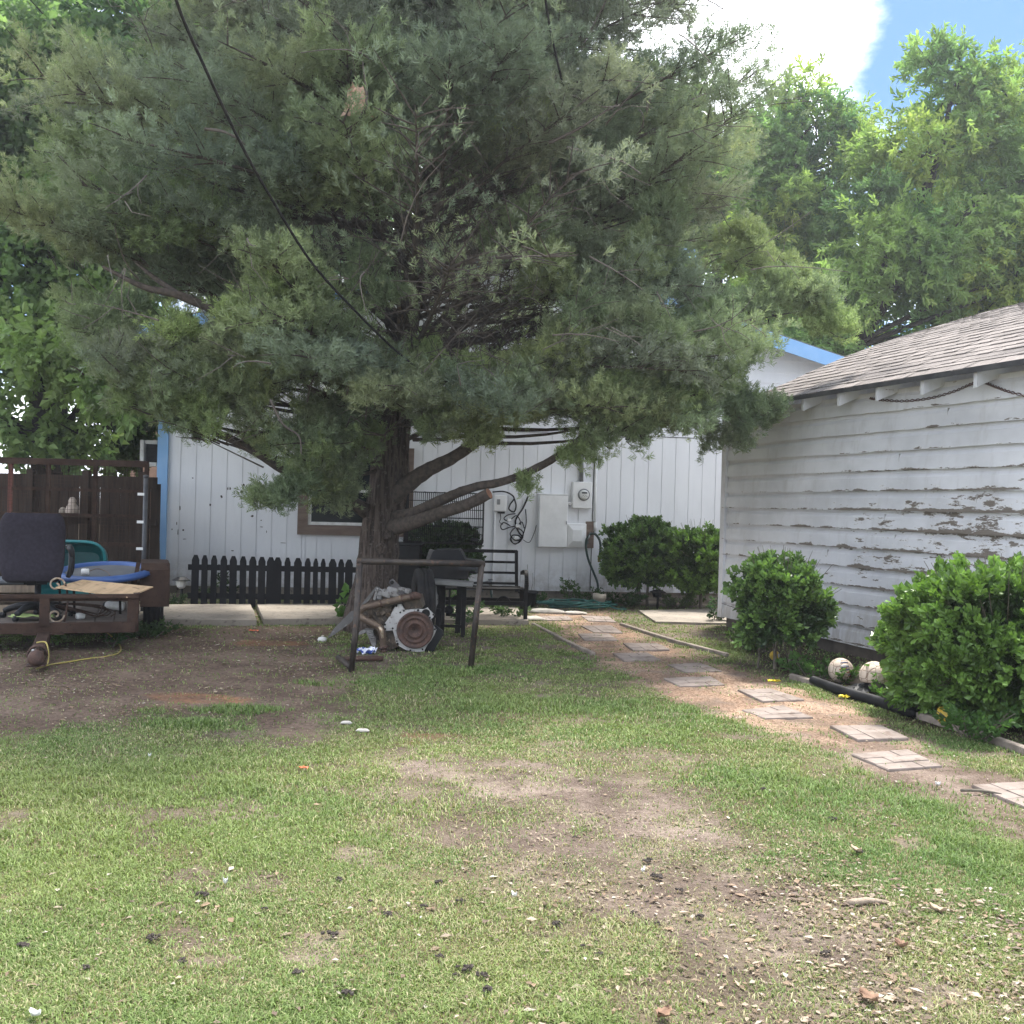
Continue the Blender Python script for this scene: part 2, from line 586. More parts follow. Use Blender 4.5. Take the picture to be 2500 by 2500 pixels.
def ground_mat():
    m, n, l, b = new_mat("soil")
    tc = n.new("ShaderNodeTexCoord").outputs["Object"]
    A = n.new("ShaderNodeAttribute"); A.attribute_name = "cover"
    B = n.new("ShaderNodeAttribute"); B.attribute_name = "cover_extra"
    sa, sb = n.new("ShaderNodeSeparateColor"), n.new("ShaderNodeSeparateColor")
    l.new(A.outputs["Color"], sa.inputs[0]); l.new(B.outputs["Color"], sb.inputs[0])
    n1, n2, n3 = noise(n, l, tc, 3, 6, .65), noise(n, l, tc, 26, 6, .7), noise(n, l, tc, 120, 3, .6)
    soil = mixc(n, l, ramp(n, l, n1, .35, .68), (.13, .101, .087), (.240, .194, .167))
    soil = mixc(n, l, ramp(n, l, n2, .48, .72), soil, (.085, .066, .055))
    soil = mixc(n, l, ramp(n, l, n3, .60, .72), soil, (.46, .40, .34))
    dark = mixc(n, l, ramp(n, l, n2, .4, .65), (.215, .158, .126), (.110, .080, .063))
    dark = mixc(n, l, ramp(n, l, n3, .66, .74), dark, (.36, .31, .27))
    col = mixc(n, l, sb.outputs[1], soil, dark)
    org = mixc(n, l, ramp(n, l, n2, .4, .7), (.42, .20, .10), (.24, .13, .08))
    col = mixc(n, l, mth(n, l, 'MULTIPLY', ramp(n, l, sb.outputs[0], .3, 1.0, 0, .75), ramp(n, l, n1, .35, .65, .25, 1)), col, org)
    vo = n.new("ShaderNodeTexVoronoi"); vo.inputs["Scale"].default_value = 70; l.new(tc, vo.inputs["Vector"])
    wv = n.new("ShaderNodeSeparateColor"); l.new(vo.outputs["Color"], wv.inputs[0])
    grv = mixc(n, l, wv.outputs[0], (.27, .18, .13), (.52, .385, .285))
    grv = mixc(n, l, ramp(n, l, wv.outputs[1], .75, .95), grv, (.17, .10, .07))
    grv = mixc(n, l, ramp(n, l, n1, .40, .72), grv, soil)
    grv = mixc(n, l, ramp(n, l, n3, .58, .7), grv, (.48, .37, .27))
    col = mixc(n, l, sa.outputs[1], col, grv)
    bedc = mixc(n, l, ramp(n, l, n2, .4, .65), (.06, .045, .036), (.03, .024, .02))
    col = mixc(n, l, sa.outputs[2], col, bedc)
    under = mixc(n, l, ramp(n, l, n2, .4, .62), (.10, .105, .045), (.20, .175, .10))
    gm = mth(n, l, 'MULTIPLY', sa.outputs[0], ramp(n, l, n2, .3, .6, .45, 1.0))
    col = mixc(n, l, gm, col, under)
    l.new(col, b.inputs["Base Color"])
    b.inputs["Roughness"].default_value = 1.0
    b.inputs["Specular IOR Level"].default_value = .1
    n4 = noise(n, l, tc, 1.2, 5, .7)
    col2 = mixc(n, l, ramp(n, l, n4, .42, .62), (.70, .66, .63), (1.15, 1.13, 1.1))
    col = mixc(n, l, .9, col, col2, 'MULTIPLY')
    l.new(col, b.inputs['Base Color'])
    h = mth(n, l, 'ADD', noise(n, l, tc, 45, 5, .7), mth(n, l, 'MULTIPLY', vo.outputs["Distance"], .5))
    bump(n, l, b, h, .8, .03)
    return m


go = np_mesh("ground", gv, 4, ground_mat(), tris=q, smooth=True)
go["kind"] = "structure"
for nm, chans in (("cover", (g_, p_ * (.12 + .88 * sstep(6.0, 7.6, YY + (fbm(XX, YY, 161, 3) - .5) * 1.5)), b_)), ("cover_extra", (or_, d_, dr_))):
    at = go.data.color_attributes.new(nm, 'FLOAT_COLOR', 'POINT')
    c = np.ones((len(gv), 4), np.float32)
    for k in range(3): c[:, k] = chans[k].ravel()
    at.data.foreach_set("color", c.ravel())

# ------------------------------------------------------------------ house
HA, HB = G(440, 1449), G(1331, 1461)
HD = (HB - HA) / np.linalg.norm(HB - HA)
HN = np.array([HD[1], -HD[0], 0])
HROT = math.atan2(HD[1], HD[0])
H0 = PL(400, 1300, HA, HN); H0[2] = 0                     # left front corner of the house


def HP(px, py, off=0.0):
    """photo point on the house front, in the house's own axes; off is how far it stands proud"""
    p = PL(px, py, HA + HN * off, HN) - H0
    return Vector((float(p @ HD), -off, float(p[2])))


def HW(px, py, off=0.0):
    return PL(px, py, HA + HN * off, HN)


def wall_mat(name, base, dirt, peel, stain=True, wood=(.17, .145, .125)):
    m, n, l, b = new_mat(name)
    tc = n.new("ShaderNodeTexCoord").outputs["Object"]
    f1 = noise(n, l, tc, 1.3, 5, .6, (1, 1, .35))
    f2 = noise(n, l, tc, 14, 4, .6, (1, 1, .12))
    col = mixc(n, l, ramp(n, l, f1, .4, .75, 0, .7), base, dirt)
    col = mixc(n, l, ramp(n, l, f2, .5, .75, 0, .35), col, dirt)
    sp = n.new("ShaderNodeSeparateXYZ"); l.new(tc, sp.inputs[0])
    low = ramp(n, l, sp.outputs["Z"], .75, .05)
    col = mixc(n, l, mth(n, l, 'MULTIPLY', low, ramp(n, l, noise(n, l, tc, 5, 5, .7), .35, .65, .15, .75)), col, (.30, .265, .225))
    l.new(col, b.inputs["Base Color"])
    b.inputs["Roughness"].default_value = .7
    b.inputs["Specular IOR Level"].default_value = .25
    bump(n, l, b, noise(n, l, tc, 60, 5, .7, (1, 1, .1)), .12, .004)
    return m


M['house_white'] = wall_mat("house_white", (.79, .80, .82), (.66, .67, .69), 0)
M['blue_trim'] = mat_simple("blue_trim", (.22, .42, .70), (.27, .46, .72), 3, .6, bmp=.05)
M['window_brown'] = mat_simple("window_brown", (.13, .09, .07), (.19, .14, .11), 8, .75, stretch=(.4, 1, 3), bmp=.3)
house = thing("white_house", "white vertical panel house with blue corner and gable trim behind the cedar", "house", H0, HROT)
HWID = float((HW(1990, 1440) - H0) @ HD) + .3
EAVE = float(HW(2018, 900)[2])
APEX_X, RISE = HWID / 2 - .1, 1.55
FL = .12                                                   # floor of the siding above the soil
SPL = float(HP(1621, 1068)[2])                             # lap siding starts here


def roof_z(x):
    return EAVE + RISE * (1 - abs(x - APEX_X) / (HWID / 2 + .35))


wx0, wx1 = float(HP(748, 1283).x), float(HP(985, 1283).x)
wz0, wz1 = float(HP(748, 1284).z), float(HP(748, 1284).z) + 1.12
mb = MB()


def panel_wall(mb, x0, x1, z0, z1):
    x = x0
    while x < x1 - 1e-3:
        e = min(x1, (math.floor(x / .229 + 1e-4) + 1) * .229)
        mb.box(((x + e) / 2 - .006, .045, (z0 + z1) / 2), (e - x - .012, .09, z1 - z0))
        mb.box((e - .006, .052, (z0 + z1) / 2), (.012, .076, z1 - z0))
        x = e


panel_wall(mb, 0, wx0, FL, SPL)
panel_wall(mb, wx0, wx1, FL, wz0)
panel_wall(mb, wx0, wx1, wz1, SPL)
panel_wall(mb, wx1, HWID, FL, SPL)
mb.box((.05, 4.6, (FL + EAVE) / 2), (.1, 9.0, EAVE - FL - .03))
mb.box((HWID - .05, 4.6, (FL + EAVE) / 2), (.1, 9.0, EAVE - FL - .03))
mb.box((HWID / 2, 9.14, (FL + EAVE) / 2), (HWID, .08, EAVE - FL - .03))
mb.build("wall", M['house_white'], house)
mb = MB()                                                  # lap siding of the gable
z = SPL + .012
while z < EAVE + RISE - .14:
    e = min(z + .19, EAVE + RISE - .12)
    def span(zz):
        if zz <= EAVE - .05: return 0.0, HWID
        k = (EAVE + RISE - zz) / RISE * (HWID / 2 + .35)
        return max(0.0, APEX_X - k + .05), min(HWID, APEX_X + k - .05)
    a0, a1 = span(z); c0, c1 = span(e)
    vs = [(a0, -.016, z), (a1, -.016, z), (c1, -.003, e), (c0, -.003, e), (a0, .07, z), (a1, .07, z), (c1, .07, e), (c0, .07, e)]
    mb.add(vs, [(0, 1, 2, 3), (5, 4, 7, 6), (1, 0, 4, 5), (3, 2, 6, 7), (0, 3, 7, 4), (2, 1, 5, 6)])
    z = e
mb.build("gable_siding", M['house_white'], house)
MB().box((HWID / 2, .12, FL / 2 - .1), (HWID - .06, .14, FL + .19)).build("foundation", M['concrete'], house)
MB().box((-.035, .02, (FL + EAVE) / 2 - .05), (.15, .19, EAVE - FL - .15)).build("corner_trim", M['blue_trim'], house)
M['grey_shingle'] = mat_simple("grey_shingle", (.16, .155, .15), (.11, .105, .10), 20, .95, bmp=.4)
mb = MB()
hwid = HWID / 2 + .35
for s in (-1, 1):
    a, b2 = Vector((APEX_X, -.45, EAVE + RISE)), Vector((APEX_X + s * (hwid + .12), -.45, EAVE - RISE * .12 / hwid))
    L = Vector((0, 9.9, 0)); u = Vector((0, 0, .05))
    vs = [a, b2, b2 + L, a + L, a + u, b2 + u, b2 + L + u, a + L + u]
    fs = [(0, 1, 2, 3), (7, 6, 5, 4), (0, 4, 5, 1), (2, 6, 7, 3), (1, 5, 6, 2), (0, 3, 7, 4)]
    mb.add(vs, fs if s > 0 else [tuple(reversed(f)) for f in fs])
mb.build("roof", M['grey_shingle'], house)
for s in (-1, 1):
    a, b2 = Vector((APEX_X, -.463, EAVE + RISE)), Vector((APEX_X + s * (hwid + .12), -.463, EAVE - RISE * .12 / hwid))
    MB().add([a - Vector((0, 0, .2)), b2 - Vector((0, 0, .2)), b2 + Vector((0, 0, .03)), a + Vector((0, 0, .03)),
              a + Vector((0, .022, -.2)), b2 + Vector((0, .022, -.2)), b2 + Vector((0, .022, .03)), a + Vector((0, .022, .03))],
             [(0, 1, 2, 3), (5, 4, 7, 6), (1, 0, 4, 5), (3, 2, 6, 7), (0, 3, 7, 4), (2, 1, 5, 6)]).build("fascia", M['blue_trim'], house)
win = MB()
fw = .155
win.box((wx0 - fw / 2 + .02, -.02, (wz0 + wz1) / 2), (fw, .06, wz1 - wz0 + .001))
win.box((wx1 + fw / 2 - .02, -.02, (wz0 + wz1) / 2), (fw, .06, wz1 - wz0 + .001))
win.box(((wx0 + wx1) / 2, -.024, wz0 - fw / 2 + .02), (wx1 - wx0 + 2 * fw - .04, .07, fw - .003))
win.box(((wx0 + wx1) / 2, -.024, wz1 + fw / 2 - .02), (wx1 - wx0 + 2 * fw - .04, .07, fw - .003))
wf = win.build("window", M['window_brown'], house)
sm = MB()
for (cx, cz, sx, sz) in ((wx0 + .045, (wz0 + wz1) / 2, .05, wz1 - wz0 - .04), (wx1 - .045, (wz0 + wz1) / 2, .05, wz1 - wz0 - .04), ((wx0 + wx1) / 2, wz0 + .045, wx1 - wx0 - .14, .045), ((wx0 + wx1) / 2, wz1 - .045, wx1 - wx0 - .14, .045), ((wx0 + wx1) / 2, (wz0 + wz1) / 2, wx1 - wx0 - .14, .04)):
    sm.box((cx, .02, cz), (sx, .05, sz))
sm.build("sash", M['white_plastic'], wf)
MB().box(((wx0 + wx1) / 2, .05, (wz0 + wz1) / 2), (wx1 - wx0 - .05, .012, wz1 - wz0 - .05)).build("pane", M['dark_glass'], wf)
# bare spots where the paint has come off
pk = MB()
for (zx, zy, w_, h_) in ((388, 538, 9, 6), (614, 683, 10, 14), (664, 622, 6, 16), (682, 622, 7, 16), (773, 646, 15, 12), (788, 592, 9, 10), (526, 748, 7, 12), (288, 775, 5, 22), (855, 838, 12, 10), (926, 770, 5, 16), (262, 895, 4, 12), (314, 947, 9, 11), (272, 965, 4, 26), (322, 1018, 16, 3),
                         (968, 960, 4, 14), (925, 870, 6, 5), (1172, 765, 8, 8), (225, 940, 4, 8), (1100, 1048, 26, 3), (700, 1110, 12, 5), (930, 922, 14, 3)):
    px, py = 350 + zx * .3106, 1000 + zy * .3106
    c = HP(px, py)
    r = .3106 * 15.8 / 2500
    poly = []
    for k in range(9):
        th = 2 * math.pi * k / 9
        q_ = random.uniform(.6, 1.1)
        poly.append((c.x + math.cos(th) * w_ * r * q_, c.z + math.sin(th) * h_ * r * q_))
    pk.prism(poly, .003, Matrix.Translation((0, -.0025, 0)))
M['bare_board'] = mat_simple("bare_board", (.05, .042, .036), (.10, .085, .07), 12, .9)
pk.build("bare_or_glint_patch", M['bare_board'], house)["kind"] = "stuff"

# ------------------------------------------------------------------ shed
PHI = math.radians(18.8)
SC = np.array([2.741, 13.038, 0.0])
SD = np.array([math.sin(PHI), -math.cos(PHI), 0])
SN = np.array([-math.cos(PHI), -math.sin(PHI), 0])
SROT = math.atan2(SD[1], SD[0])


def SP(px, py, off=0.0):
    p = PL(px, py, SC + SN * off, SN) - SC
    return Vector((float(p @ SD), -off, float(p[2])))


shed = thing("garden_shed", "weathered white shed with peeling horizontal boards and brown shingle roof", "shed", SC, SROT)
BZ, BH, SLEN = .134, .197, 8.5


def peel_mat():
    m, n, l, b = new_mat("peeling_white")
    tc = n.new("ShaderNodeTexCoord").outputs["Object"]
    sp = n.new("ShaderNodeSeparateXYZ"); l.new(tc, sp.inputs[0])
    x, z = sp.outputs["X"], sp.outputs["Z"]
    t = mth(n, l, 'FRACT', mth(n, l, 'DIVIDE', mth(n, l, 'SUBTRACT', z, BZ), BH))
    streak = noise(n, l, tc, 3.1, 9, .74, (1.0, 1.0, 4.2))
    big = noise(n, l, tc, .75, 3, .5, (1, 1, 1.6))
    lip = ramp(n, l, t, .22, .0, -.035, .13)
    lip2 = ramp(n, l, t, .86, 1.0, 0, .05)
    xs = ramp(n, l, x, .2, 3.4, -.09, .068)
    zs = ramp(n, l, z, 2.35, 1.35, -.16, .015)
    zl = ramp(n, l, z, .95, .45, 0, -.10)
    v = mth(n, l, 'ADD', streak, zl)
    for k in (lip, lip2, xs, zs, mth(n, l, 'MULTIPLY', big, .22)): v = mth(n, l, 'ADD', v, k)
    peel = ramp(n, l, v, .695, .712)
    edge = ramp(n, l, v, .668, .695)
    f1 = noise(n, l, tc, 1.1, 5, .6, (1, 1, 1.5))
    col = mixc(n, l, ramp(n, l, f1, .35, .7), (.67, .675, .70), (.53, .535, .555))
    grime = noise(n, l, tc, 9, 5, .65, (1, 1, .22))
    col = mixc(n, l, ramp(n, l, grime, .5, .78, 0, .35), col, (.36, .34, .32))
    low = ramp(n, l, z, .75, .1, 0, .6)
    col = mixc(n, l, mth(n, l, 'MULTIPLY', low, ramp(n, l, grime, .35, .6)), col, (.33, .29, .25))
    col = mixc(n, l, mth(n, l, 'MULTIPLY', edge, .6), col, (.80, .79, .77))
    wood = mixc(n, l, noise(n, l, tc, 12, 5, .7, (.4, 1, 9)), (.07, .058, .048), (.27, .235, .20))
    col = mixc(n, l, peel, col, wood)
    l.new(col, b.inputs["Base Color"])
    b.inputs["Roughness"].default_value = .72
    b.inputs["Specular IOR Level"].default_value = .25
    h = mth(n, l, 'ADD', mth(n, l, 'MULTIPLY', peel, -1.0), mth(n, l, 'MULTIPLY', noise(n, l, tc, 40, 4, .6, (.3, 1, 3)), .15))
    bump(n, l, b, h, .5, .006)
    return m


M['peel'] = peel_mat()
xs_ = np.arange(0, SLEN + .01, .12)
grid_v, grid_f = [], []
nb = 13
for k in range(nb):
    z0 = BZ + k * BH
    drop = (fbm(xs_ * .8 + k * 7.7, xs_ * 0 + k, 3, 3) - .5) * (.022 if k > 1 else .05)
    push = fbm(xs_ * 1.5 + k * 3.1, xs_ * 0 + 9 + k, 8, 3) * .012
    rag = (fbm(xs_ * 9 + k * 3, xs_ * 0 + k, 12, 2) - .5) * .012
    base = len(grid_v)
    prof = ((0.004, .012), (0.0, -.030), (.13, -.018), (.165, -.004), (BH + .016, -.002))
    for (dz, yy) in prof:
        for i, x in enumerate(xs_):
            zz = z0 + dz + (drop[i] + rag[i] if dz < .05 else drop[i] * (1 - dz / .2))
            grid_v.append((x, yy - (push[i] if dz < .14 and yy < 0 else 0), zz))
    nx_ = len(xs_)
    for r in range(len(prof) - 1):
        for i in range(nx_ - 1):
            a = base + r * nx_ + i
            grid_f.append((a, a + 1, a + nx_ + 1, a + nx_))
sw = MB()
sw.add(grid_v, grid_f)
sw.box((SLEN / 2 + .02, .08, 1.42), (SLEN - .08, .12, 2.56))
# butt joints between boards
sw.build("wall", M['peel'], shed)
jt = MB()
for (px, py) in ((2319, 1015), (2200, 1120), (2190, 1320), (2165, 1265), (2025, 1352), (2480, 1380), (2390, 1220), (2172, 1565)):
    c = SP(px, py)
    k = math.floor((c.z - BZ) / BH)
    jt.box((c.x, -.017, BZ + k * BH + .09), (.0035, .02, .15))
jt.build("board_joint", mat_simple("joint_dark", (.42, .41, .40), (.2, .19, .18), 14), shed)["kind"] = "stuff"
ew = MB()
for k in range(nb):
    ew.box((-.012, 3.3, BZ + k * BH + BH / 2), (.02, 6.4, BH - .006))
ew.box((.08, 3.3, 1.42), (.13, 6.3, 2.5))
ew.box((SLEN + .03, 3.3, 1.42), (.1, 6.5, 2.5))
ew.box((SLEN / 2, 6.6, 1.42), (SLEN, .1, 2.5))
ew.build("end_wall", M['peel'], shed)
MB().box((-.035, -.03, 1.40), (.10, .045, 2.56)).box((-.06, .045, 1.40), (.045, .10, 2.56)).build("corner_board", M['peel'], shed)
MB().box((SLEN / 2, .05, .0), (SLEN - .1, .1, .24)).build("foundation", mat_simple("dark_footing", (.11, .09, .075), (.06, .05, .042), 6, .95), shed)
OV = .27
e0, e1 = SP(1795, 991, OV), SP(2500, 879, OV)
EZ = (e0.z + e1.z) / 2
prof_px = ((1837, 985), (1950, 922), (2018, 890), (2150, 838), (2266, 803), (2400, 763), (2500, 739))
PR = [(0.0, 0.0)]
for q_ in prof_px[1:]:
    p = PL(*q_, SC + SN * OV + SD * e0.x, SD) - SC
    r = -float(p @ SN) + OV
    PR.append((r, float(p[2]) - EZ))
PR.append((PR[-1][0] + .35, PR[-1][1] + .09))
rr = np.arange(0, PR[-1][0], .142)
rz = np.interp(rr, [a for a, b in PR], [b for a, b in PR])
rz = np.convolve(np.pad(rz, 2, mode='edge'), np.ones(5) / 5, 'valid'); rz[0] = 0


def shingle_mat():
    m, n, l, b = new_mat("brown_shingle")
    tc = n.new("ShaderNodeTexCoord").outputs["Object"]
    br = n.new("ShaderNodeTexBrick")
    for k, v in (("Scale", 1.0), ("Mortar Size", .004), ("Brick Width", .30), ("Row Height", .142), ("Bias", 0.0)): br.inputs[k].default_value = v
    br.inputs["Color1"].default_value = (.145, .126, .118, 1)
    br.inputs["Color2"].default_value = (.222, .194, .182, 1)
    br.inputs["Mortar"].default_value = (.03, .026, .024, 1)
    mp = n.new("ShaderNodeMapping"); mp.inputs["Location"].default_value = (0, OV, 0)
    l.new(tc, mp.inputs["Vector"]); l.new(mp.outputs["Vector"], br.inputs["Vector"])
    st = noise(n, l, tc, .9, 5, .6, (.5, 1.4, 1))
    col = mixc(n, l, ramp(n, l, st, .55, .72, 0, .85), br.outputs["Color"], (.075, .065, .065))
    col = mixc(n, l, ramp(n, l, noise(n, l, tc, 60, 3, .6), .5, .7, 0, .4), col, (.27, .245, .23))
    l.new(col, b.inputs["Base Color"])
    b.inputs["Roughness"].default_value = .95
    bump(n, l, b, noise(n, l, tc, 150, 3, .6), .3, .004)
    return m


rf = MB()
X0, X1 = e0.x, SLEN + .4
tab = np.arange(X0, X1, .15)
for i in range(len(rr) - 1):
    lift = .015
    za, zb = EZ + rz[i] + lift, EZ + rz[i + 1] + .008
    row = []
    jag = (hash2(np.floor(tab / .15 + (i % 2) * .5), tab * 0 + i, 5) - .5)
    ya = -OV + rr[i]
    vs, fs = [], []
    for j, x in enumerate(tab):
        x2 = min(x + .15, X1)
        o_ = (jag[j] > .05) * .012
        zz = za + jag[j] * .003 - .008
        b0 = len(vs)
        vs += [(x, ya - o_, zz - .009), (x2 - .004, ya - o_, zz - .009), (x2 - .004, ya - o_, zz), (x, ya - o_, zz), (x2 - .004, -OV + rr[i + 1] + .02, zb + .002), (x, -OV + rr[i + 1] + .02, zb + .002)]
        fs += [(b0, b0 + 1, b0 + 2, b0 + 3), (b0 + 3, b0 + 2, b0 + 4, b0 + 5)]
    rf.add(vs, fs)
top_r, top_z = -OV + rr[-1], EZ + rz[-1]
rf.add([(X0, top_r, top_z), (X1, top_r, top_z), (X1, top_r + 4.2, EZ + .02), (X0, top_r + 4.2, EZ + .02)], [(0, 1, 2, 3)])
roof = rf.build("roof", shingle_mat(), shed)
dk = MB()
dk.sheet([[(x, -OV + .012 + r, EZ + z_ - .012) for r, z_ in zip(rr, rz)] for x in (X0 + .01, X1)], smooth=False, thick=(0, 0, .016))
dk.build("roof_deck", M['peel'], shed)
M['drip'] = mat_simple("drip_edge", (.05, .05, .055), (.085, .085, .09), 6, .6, .3)
dr = MB().bar((X0, -OV - .004, EZ - .016), (X1, -OV - .004, EZ - .016), .012, .05)
dr.build("drip_edge", M['drip'], shed)
gb = MB()                                                  # gable infill over the far end wall
poly = [(-(r - OV), z_ + EZ - .03) for r, z_ in zip(rr, rz)][2:] + [(-(top_r + 3.6), EZ + .1), (-(top_r + 3.6), 2.5), (-.02, 2.5)]
gb.prism([(-a, c) for a, c in poly], .05, Matrix.Translation((X0 + .1, 0, 0)) @ Matrix.Rotation(math.pi / 2, 4, 'Z'))
gb.build("gable_end", M['peel'], shed)
pitch0 = math.atan2(rz[3] - rz[0], rr[3] - rr[0])
for zx in (330, 523, 748, 990, 1273, 1608, 2050):
    px = 1750 + zx * .3882 + 4
    c = SP(px, 985 - (px - 1837) * .163 + 12, OV - .02)
    x = c.x
    mbt = MB()
    h_ = .135
    z0 = EZ - .028
    t_ = math.tan(pitch0)
    L_ = OV - .035
    vs = []
    for xx in (x - .021, x + .021):
        vs += [(xx, -L_, z0), (xx, -L_, z0 - h_), (xx, .10, z0 + (L_ + .10) * t_ * .9 - h_ * .95), (xx, .10, z0 + (L_ + .1) * t_ * .9)]
    mbt.add(vs, [(0, 1, 2, 3), (7, 6, 5, 4), (1, 0, 4, 5), (2, 1, 5, 6), (3, 2, 6, 7), (0, 3, 7, 4)])
    mbt.build("rafter_tail", M['peel'], shed)
# twisted garland hung under the eave
pts = [SP(2124, 972, .03), SP(2150, 976, .035), SP(2205, 979, .035), SP(2270, 972, .035), SP(2330, 955, .035), SP(2375, 936, .035), SP(2402, 934, .035), SP(2430, 944, .035), SP(2470, 958, .035), SP(2540, 975, .035)]
sp_ = spline(pts, 14)
tw = [[p + Vector((0, .006 * math.cos(i * 1.1 + ph), .010 * math.sin(i * 1.1 + ph))) for i, p in enumerate(sp_)] for ph in (0, math.pi)]
g_t = thing("rope_garland", "twisted brown rope garland drooping under the shed eave", "garland", SC, SROT)
for t_ in tw: MB().tube(t_, .0055, 5).build("strand", mat_simple("garland_brown", (.12, .07, .06), (.07, .045, .04), 30), g_t)

# ------------------------------------------------------------------ pavement and stepping stones
HR2 = Matrix((Vector(HD), Vector(-HN), Vector((0, 0, 1)))).transposed()


def slab(name, quad, top, th, label=None):
    P = [Vector(G(x, y, top)) for x, y in quad]
    mb = MB()
    n = 14
    rows = []
    for i in range(n + 1):
        a = P[0].lerp(P[1], i / n); b2 = P[3].lerp(P[2], i / n)
        rows.append([a.lerp(b2, j / 4) + Vector((random.uniform(-.008, .008), random.uniform(-.008, .008), random.uniform(-.002, .002))) for j in range(5)])
    mb.sheet(rows, smooth=False, thick=(0, 0, -th))
    o = mb.build(name, M['concrete'])
    o["kind"] = "structure"
    return o


slab("pavement", [(330, 1511), (628, 1514), (612, 1474), (330, 1476)], .075, .12)
slab("pavement", [(644, 1512), (845, 1509), (838, 1474), (628, 1474)], .075, .12)
slab("pavement", [(848, 1509), (1290, 1515), (1275, 1484), (842, 1474)], .06, .12)
slab("pavement", [(1600, 1517), (1800, 1522), (1800, 1484), (1560, 1490)], .03, .08)

M['paver'] = mat_simple("paver", (.255, .212, .187), (.175, .143, .123), 5, .95, c3=(.15, .115, .095), s3=13, bmp=.5)
STONES = [((10, 168), (140, 166), (160, 182), (40, 184)), ((190, 165), (300, 168), (330, 190), (220, 186)), ((190, 205), (310, 203), (355, 232), (240, 230)), ((178, 237), (300, 235), (340, 262), (205, 262)),
          ((355, 273), (490, 272), (540, 298), (395, 300)), ((315, 312), (450, 310), (505, 338), (360, 341)), ((530, 356), (660, 350), (745, 383), (600, 388)), ((515, 412), (700, 402), (757, 438), (580, 443)),
          ((805, 455), (935, 450), (1070, 494), (905, 500)), ((822, 535), (985, 518), (1105, 564), (915, 570)), ((1168, 597), (1370, 594), (1480, 645), (1280, 652)), ((1252, 708), (1475, 692), (1612, 755), (1400, 768)),
          ((1725, 828), (1932, 818), (2150, 900), (1932, 915))]
SLAB = ["grey paver slab half sunk beside the pale edging rocks near the bench", "grey paver slab nearest the green hose coil at the house end of the path",
        "grey paver slab just below the one nearest the hose coil", "grey paver slab beside the lower half of the weathered left edging board",
        "brick patterned paver slab next to the upper timber edging on the shed side", "brick patterned paver slab just past the low end of the left edging board", "brick patterned paver slab on the shed half of the gravel beside the small shrub",
        "brick patterned paver slab on the lawn half of the gravel opposite the small shrub", "raised brick patterned paver slab near the first yellow scrap", "flush cracked paver slab with its left side buried in gravel, near the second yellow scrap",
        "raised paver slab with grass tufts at its near corner, across from the drain pipe end", "wide flush paver slab cracked in the middle where gravel turns to soil", "paver slab closest to the camera, beside a brown stick"]
for k, (qd, lab) in enumerate(zip(STONES, SLAB)):
    top = .022 if k in (8, 10) else .013
    P = [Vector(G(1300 + a * .621, 1400 + b_ * .621, top)) for a, b_ in qd]
    cen = sum(P, Vector()) / 4
    cen.z = 0
    mb = MB()
    cells = [(0, 0, 2, 1), (2, 0, 3, 1), (0, 1, 1, 2), (1, 1, 3, 2), (0, 2, 2, 3), (2, 2, 3, 3)] if k % 2 else [(0, 0, 1, 2), (1, 0, 3, 1), (1, 1, 2, 3), (2, 1, 3, 3), (0, 2, 1, 3)]
    def bl(u, v_): return P[0].lerp(P[1], u).lerp(P[3].lerp(P[2], u), v_)
    for (a, b_, c, d) in cells:
        e = .0035
        q4 = [bl(a / 3 + e, b_ / 3 + e), bl(c / 3 - e, b_ / 3 + e), bl(c / 3 - e, d / 3 - e), bl(a / 3 + e, d / 3 - e)]
        dz = random.uniform(-.003, .003)
        cc = sum(q4, Vector()) / 4
        vs = []
        for z_, s_ in ((-.05, 1), (dz - .006, 1), (dz, .965)):
            vs += [cc + (p - cc) * s_ + Vector((0, 0, z_)) for p in q4]
        fs = [(8, 11, 10, 9)] + [(r * 4 + (i + 1) % 4, r * 4 + i, r * 4 + 4 + i, r * 4 + 4 + (i + 1) % 4) for r in (0, 1) for i in range(4)]
        mb.add([v - cen for v in vs], fs)
    q4 = [bl(.01, .01), bl(.99, .01), bl(.99, .99), bl(.01, .99)]
    mb.add([v - cen + Vector((0, 0, z_)) for z_ in (-.05, -.0055) for v in q4], [(4, 7, 6, 5)] + [((i + 1) % 4, i, 4 + i, 4 + (i + 1) % 4) for i in range(4)])
    o = mb.build("stepping_stone", M['paver'], loc=cen)
    tag(o, lab, "stepping stone", "stepping stones along the gravel path")

M['old_timber'] = mat_simple("old_timber", (.26, .22, .185), (.15, .125, .105), 9, .9, bmp=.5)


def edging(pts, label, w=.045, h=.055):
    P = [Vector(G(x, y)) for x, y in pts]
    mb = MB()
    for a, b2 in zip(P[:-1], P[1:]):
        mb.bar(a + Vector((0, 0, h / 2 - .02)), b2 + Vector((0, 0, h / 2 - .02 + random.uniform(-.004, .004))), w, h, ch=.006)
    return tag(mb.build("edging_board", M['old_timber']), label, "edging board", "timber edging of the path")


edging([(1302, 1527), (1372, 1565), (1410, 1583), (1449, 1600)], "weathered grey edging board along the lawn side of the gravel path")
edging([(1516, 1527), (1570, 1545), (1650, 1570), (1775, 1603)], "dark edging board between the gravel path and the grass by the shed corner")
edging([(1932, 1658), (2040, 1692), (2180, 1734), (2342, 1786), (2500, 1842), (2700, 1915)], "long pale edging board in front of the shed bed with the balls", .05, .07)

# ------------------------------------------------------------------ things on the house wall
def wall_thing(name, label, cat, px, py):
    c = HP(px, py)
    w = H0 + HD * c.x
    return thing(name, label, cat, (w[0], w[1], 0), HROT), c.x


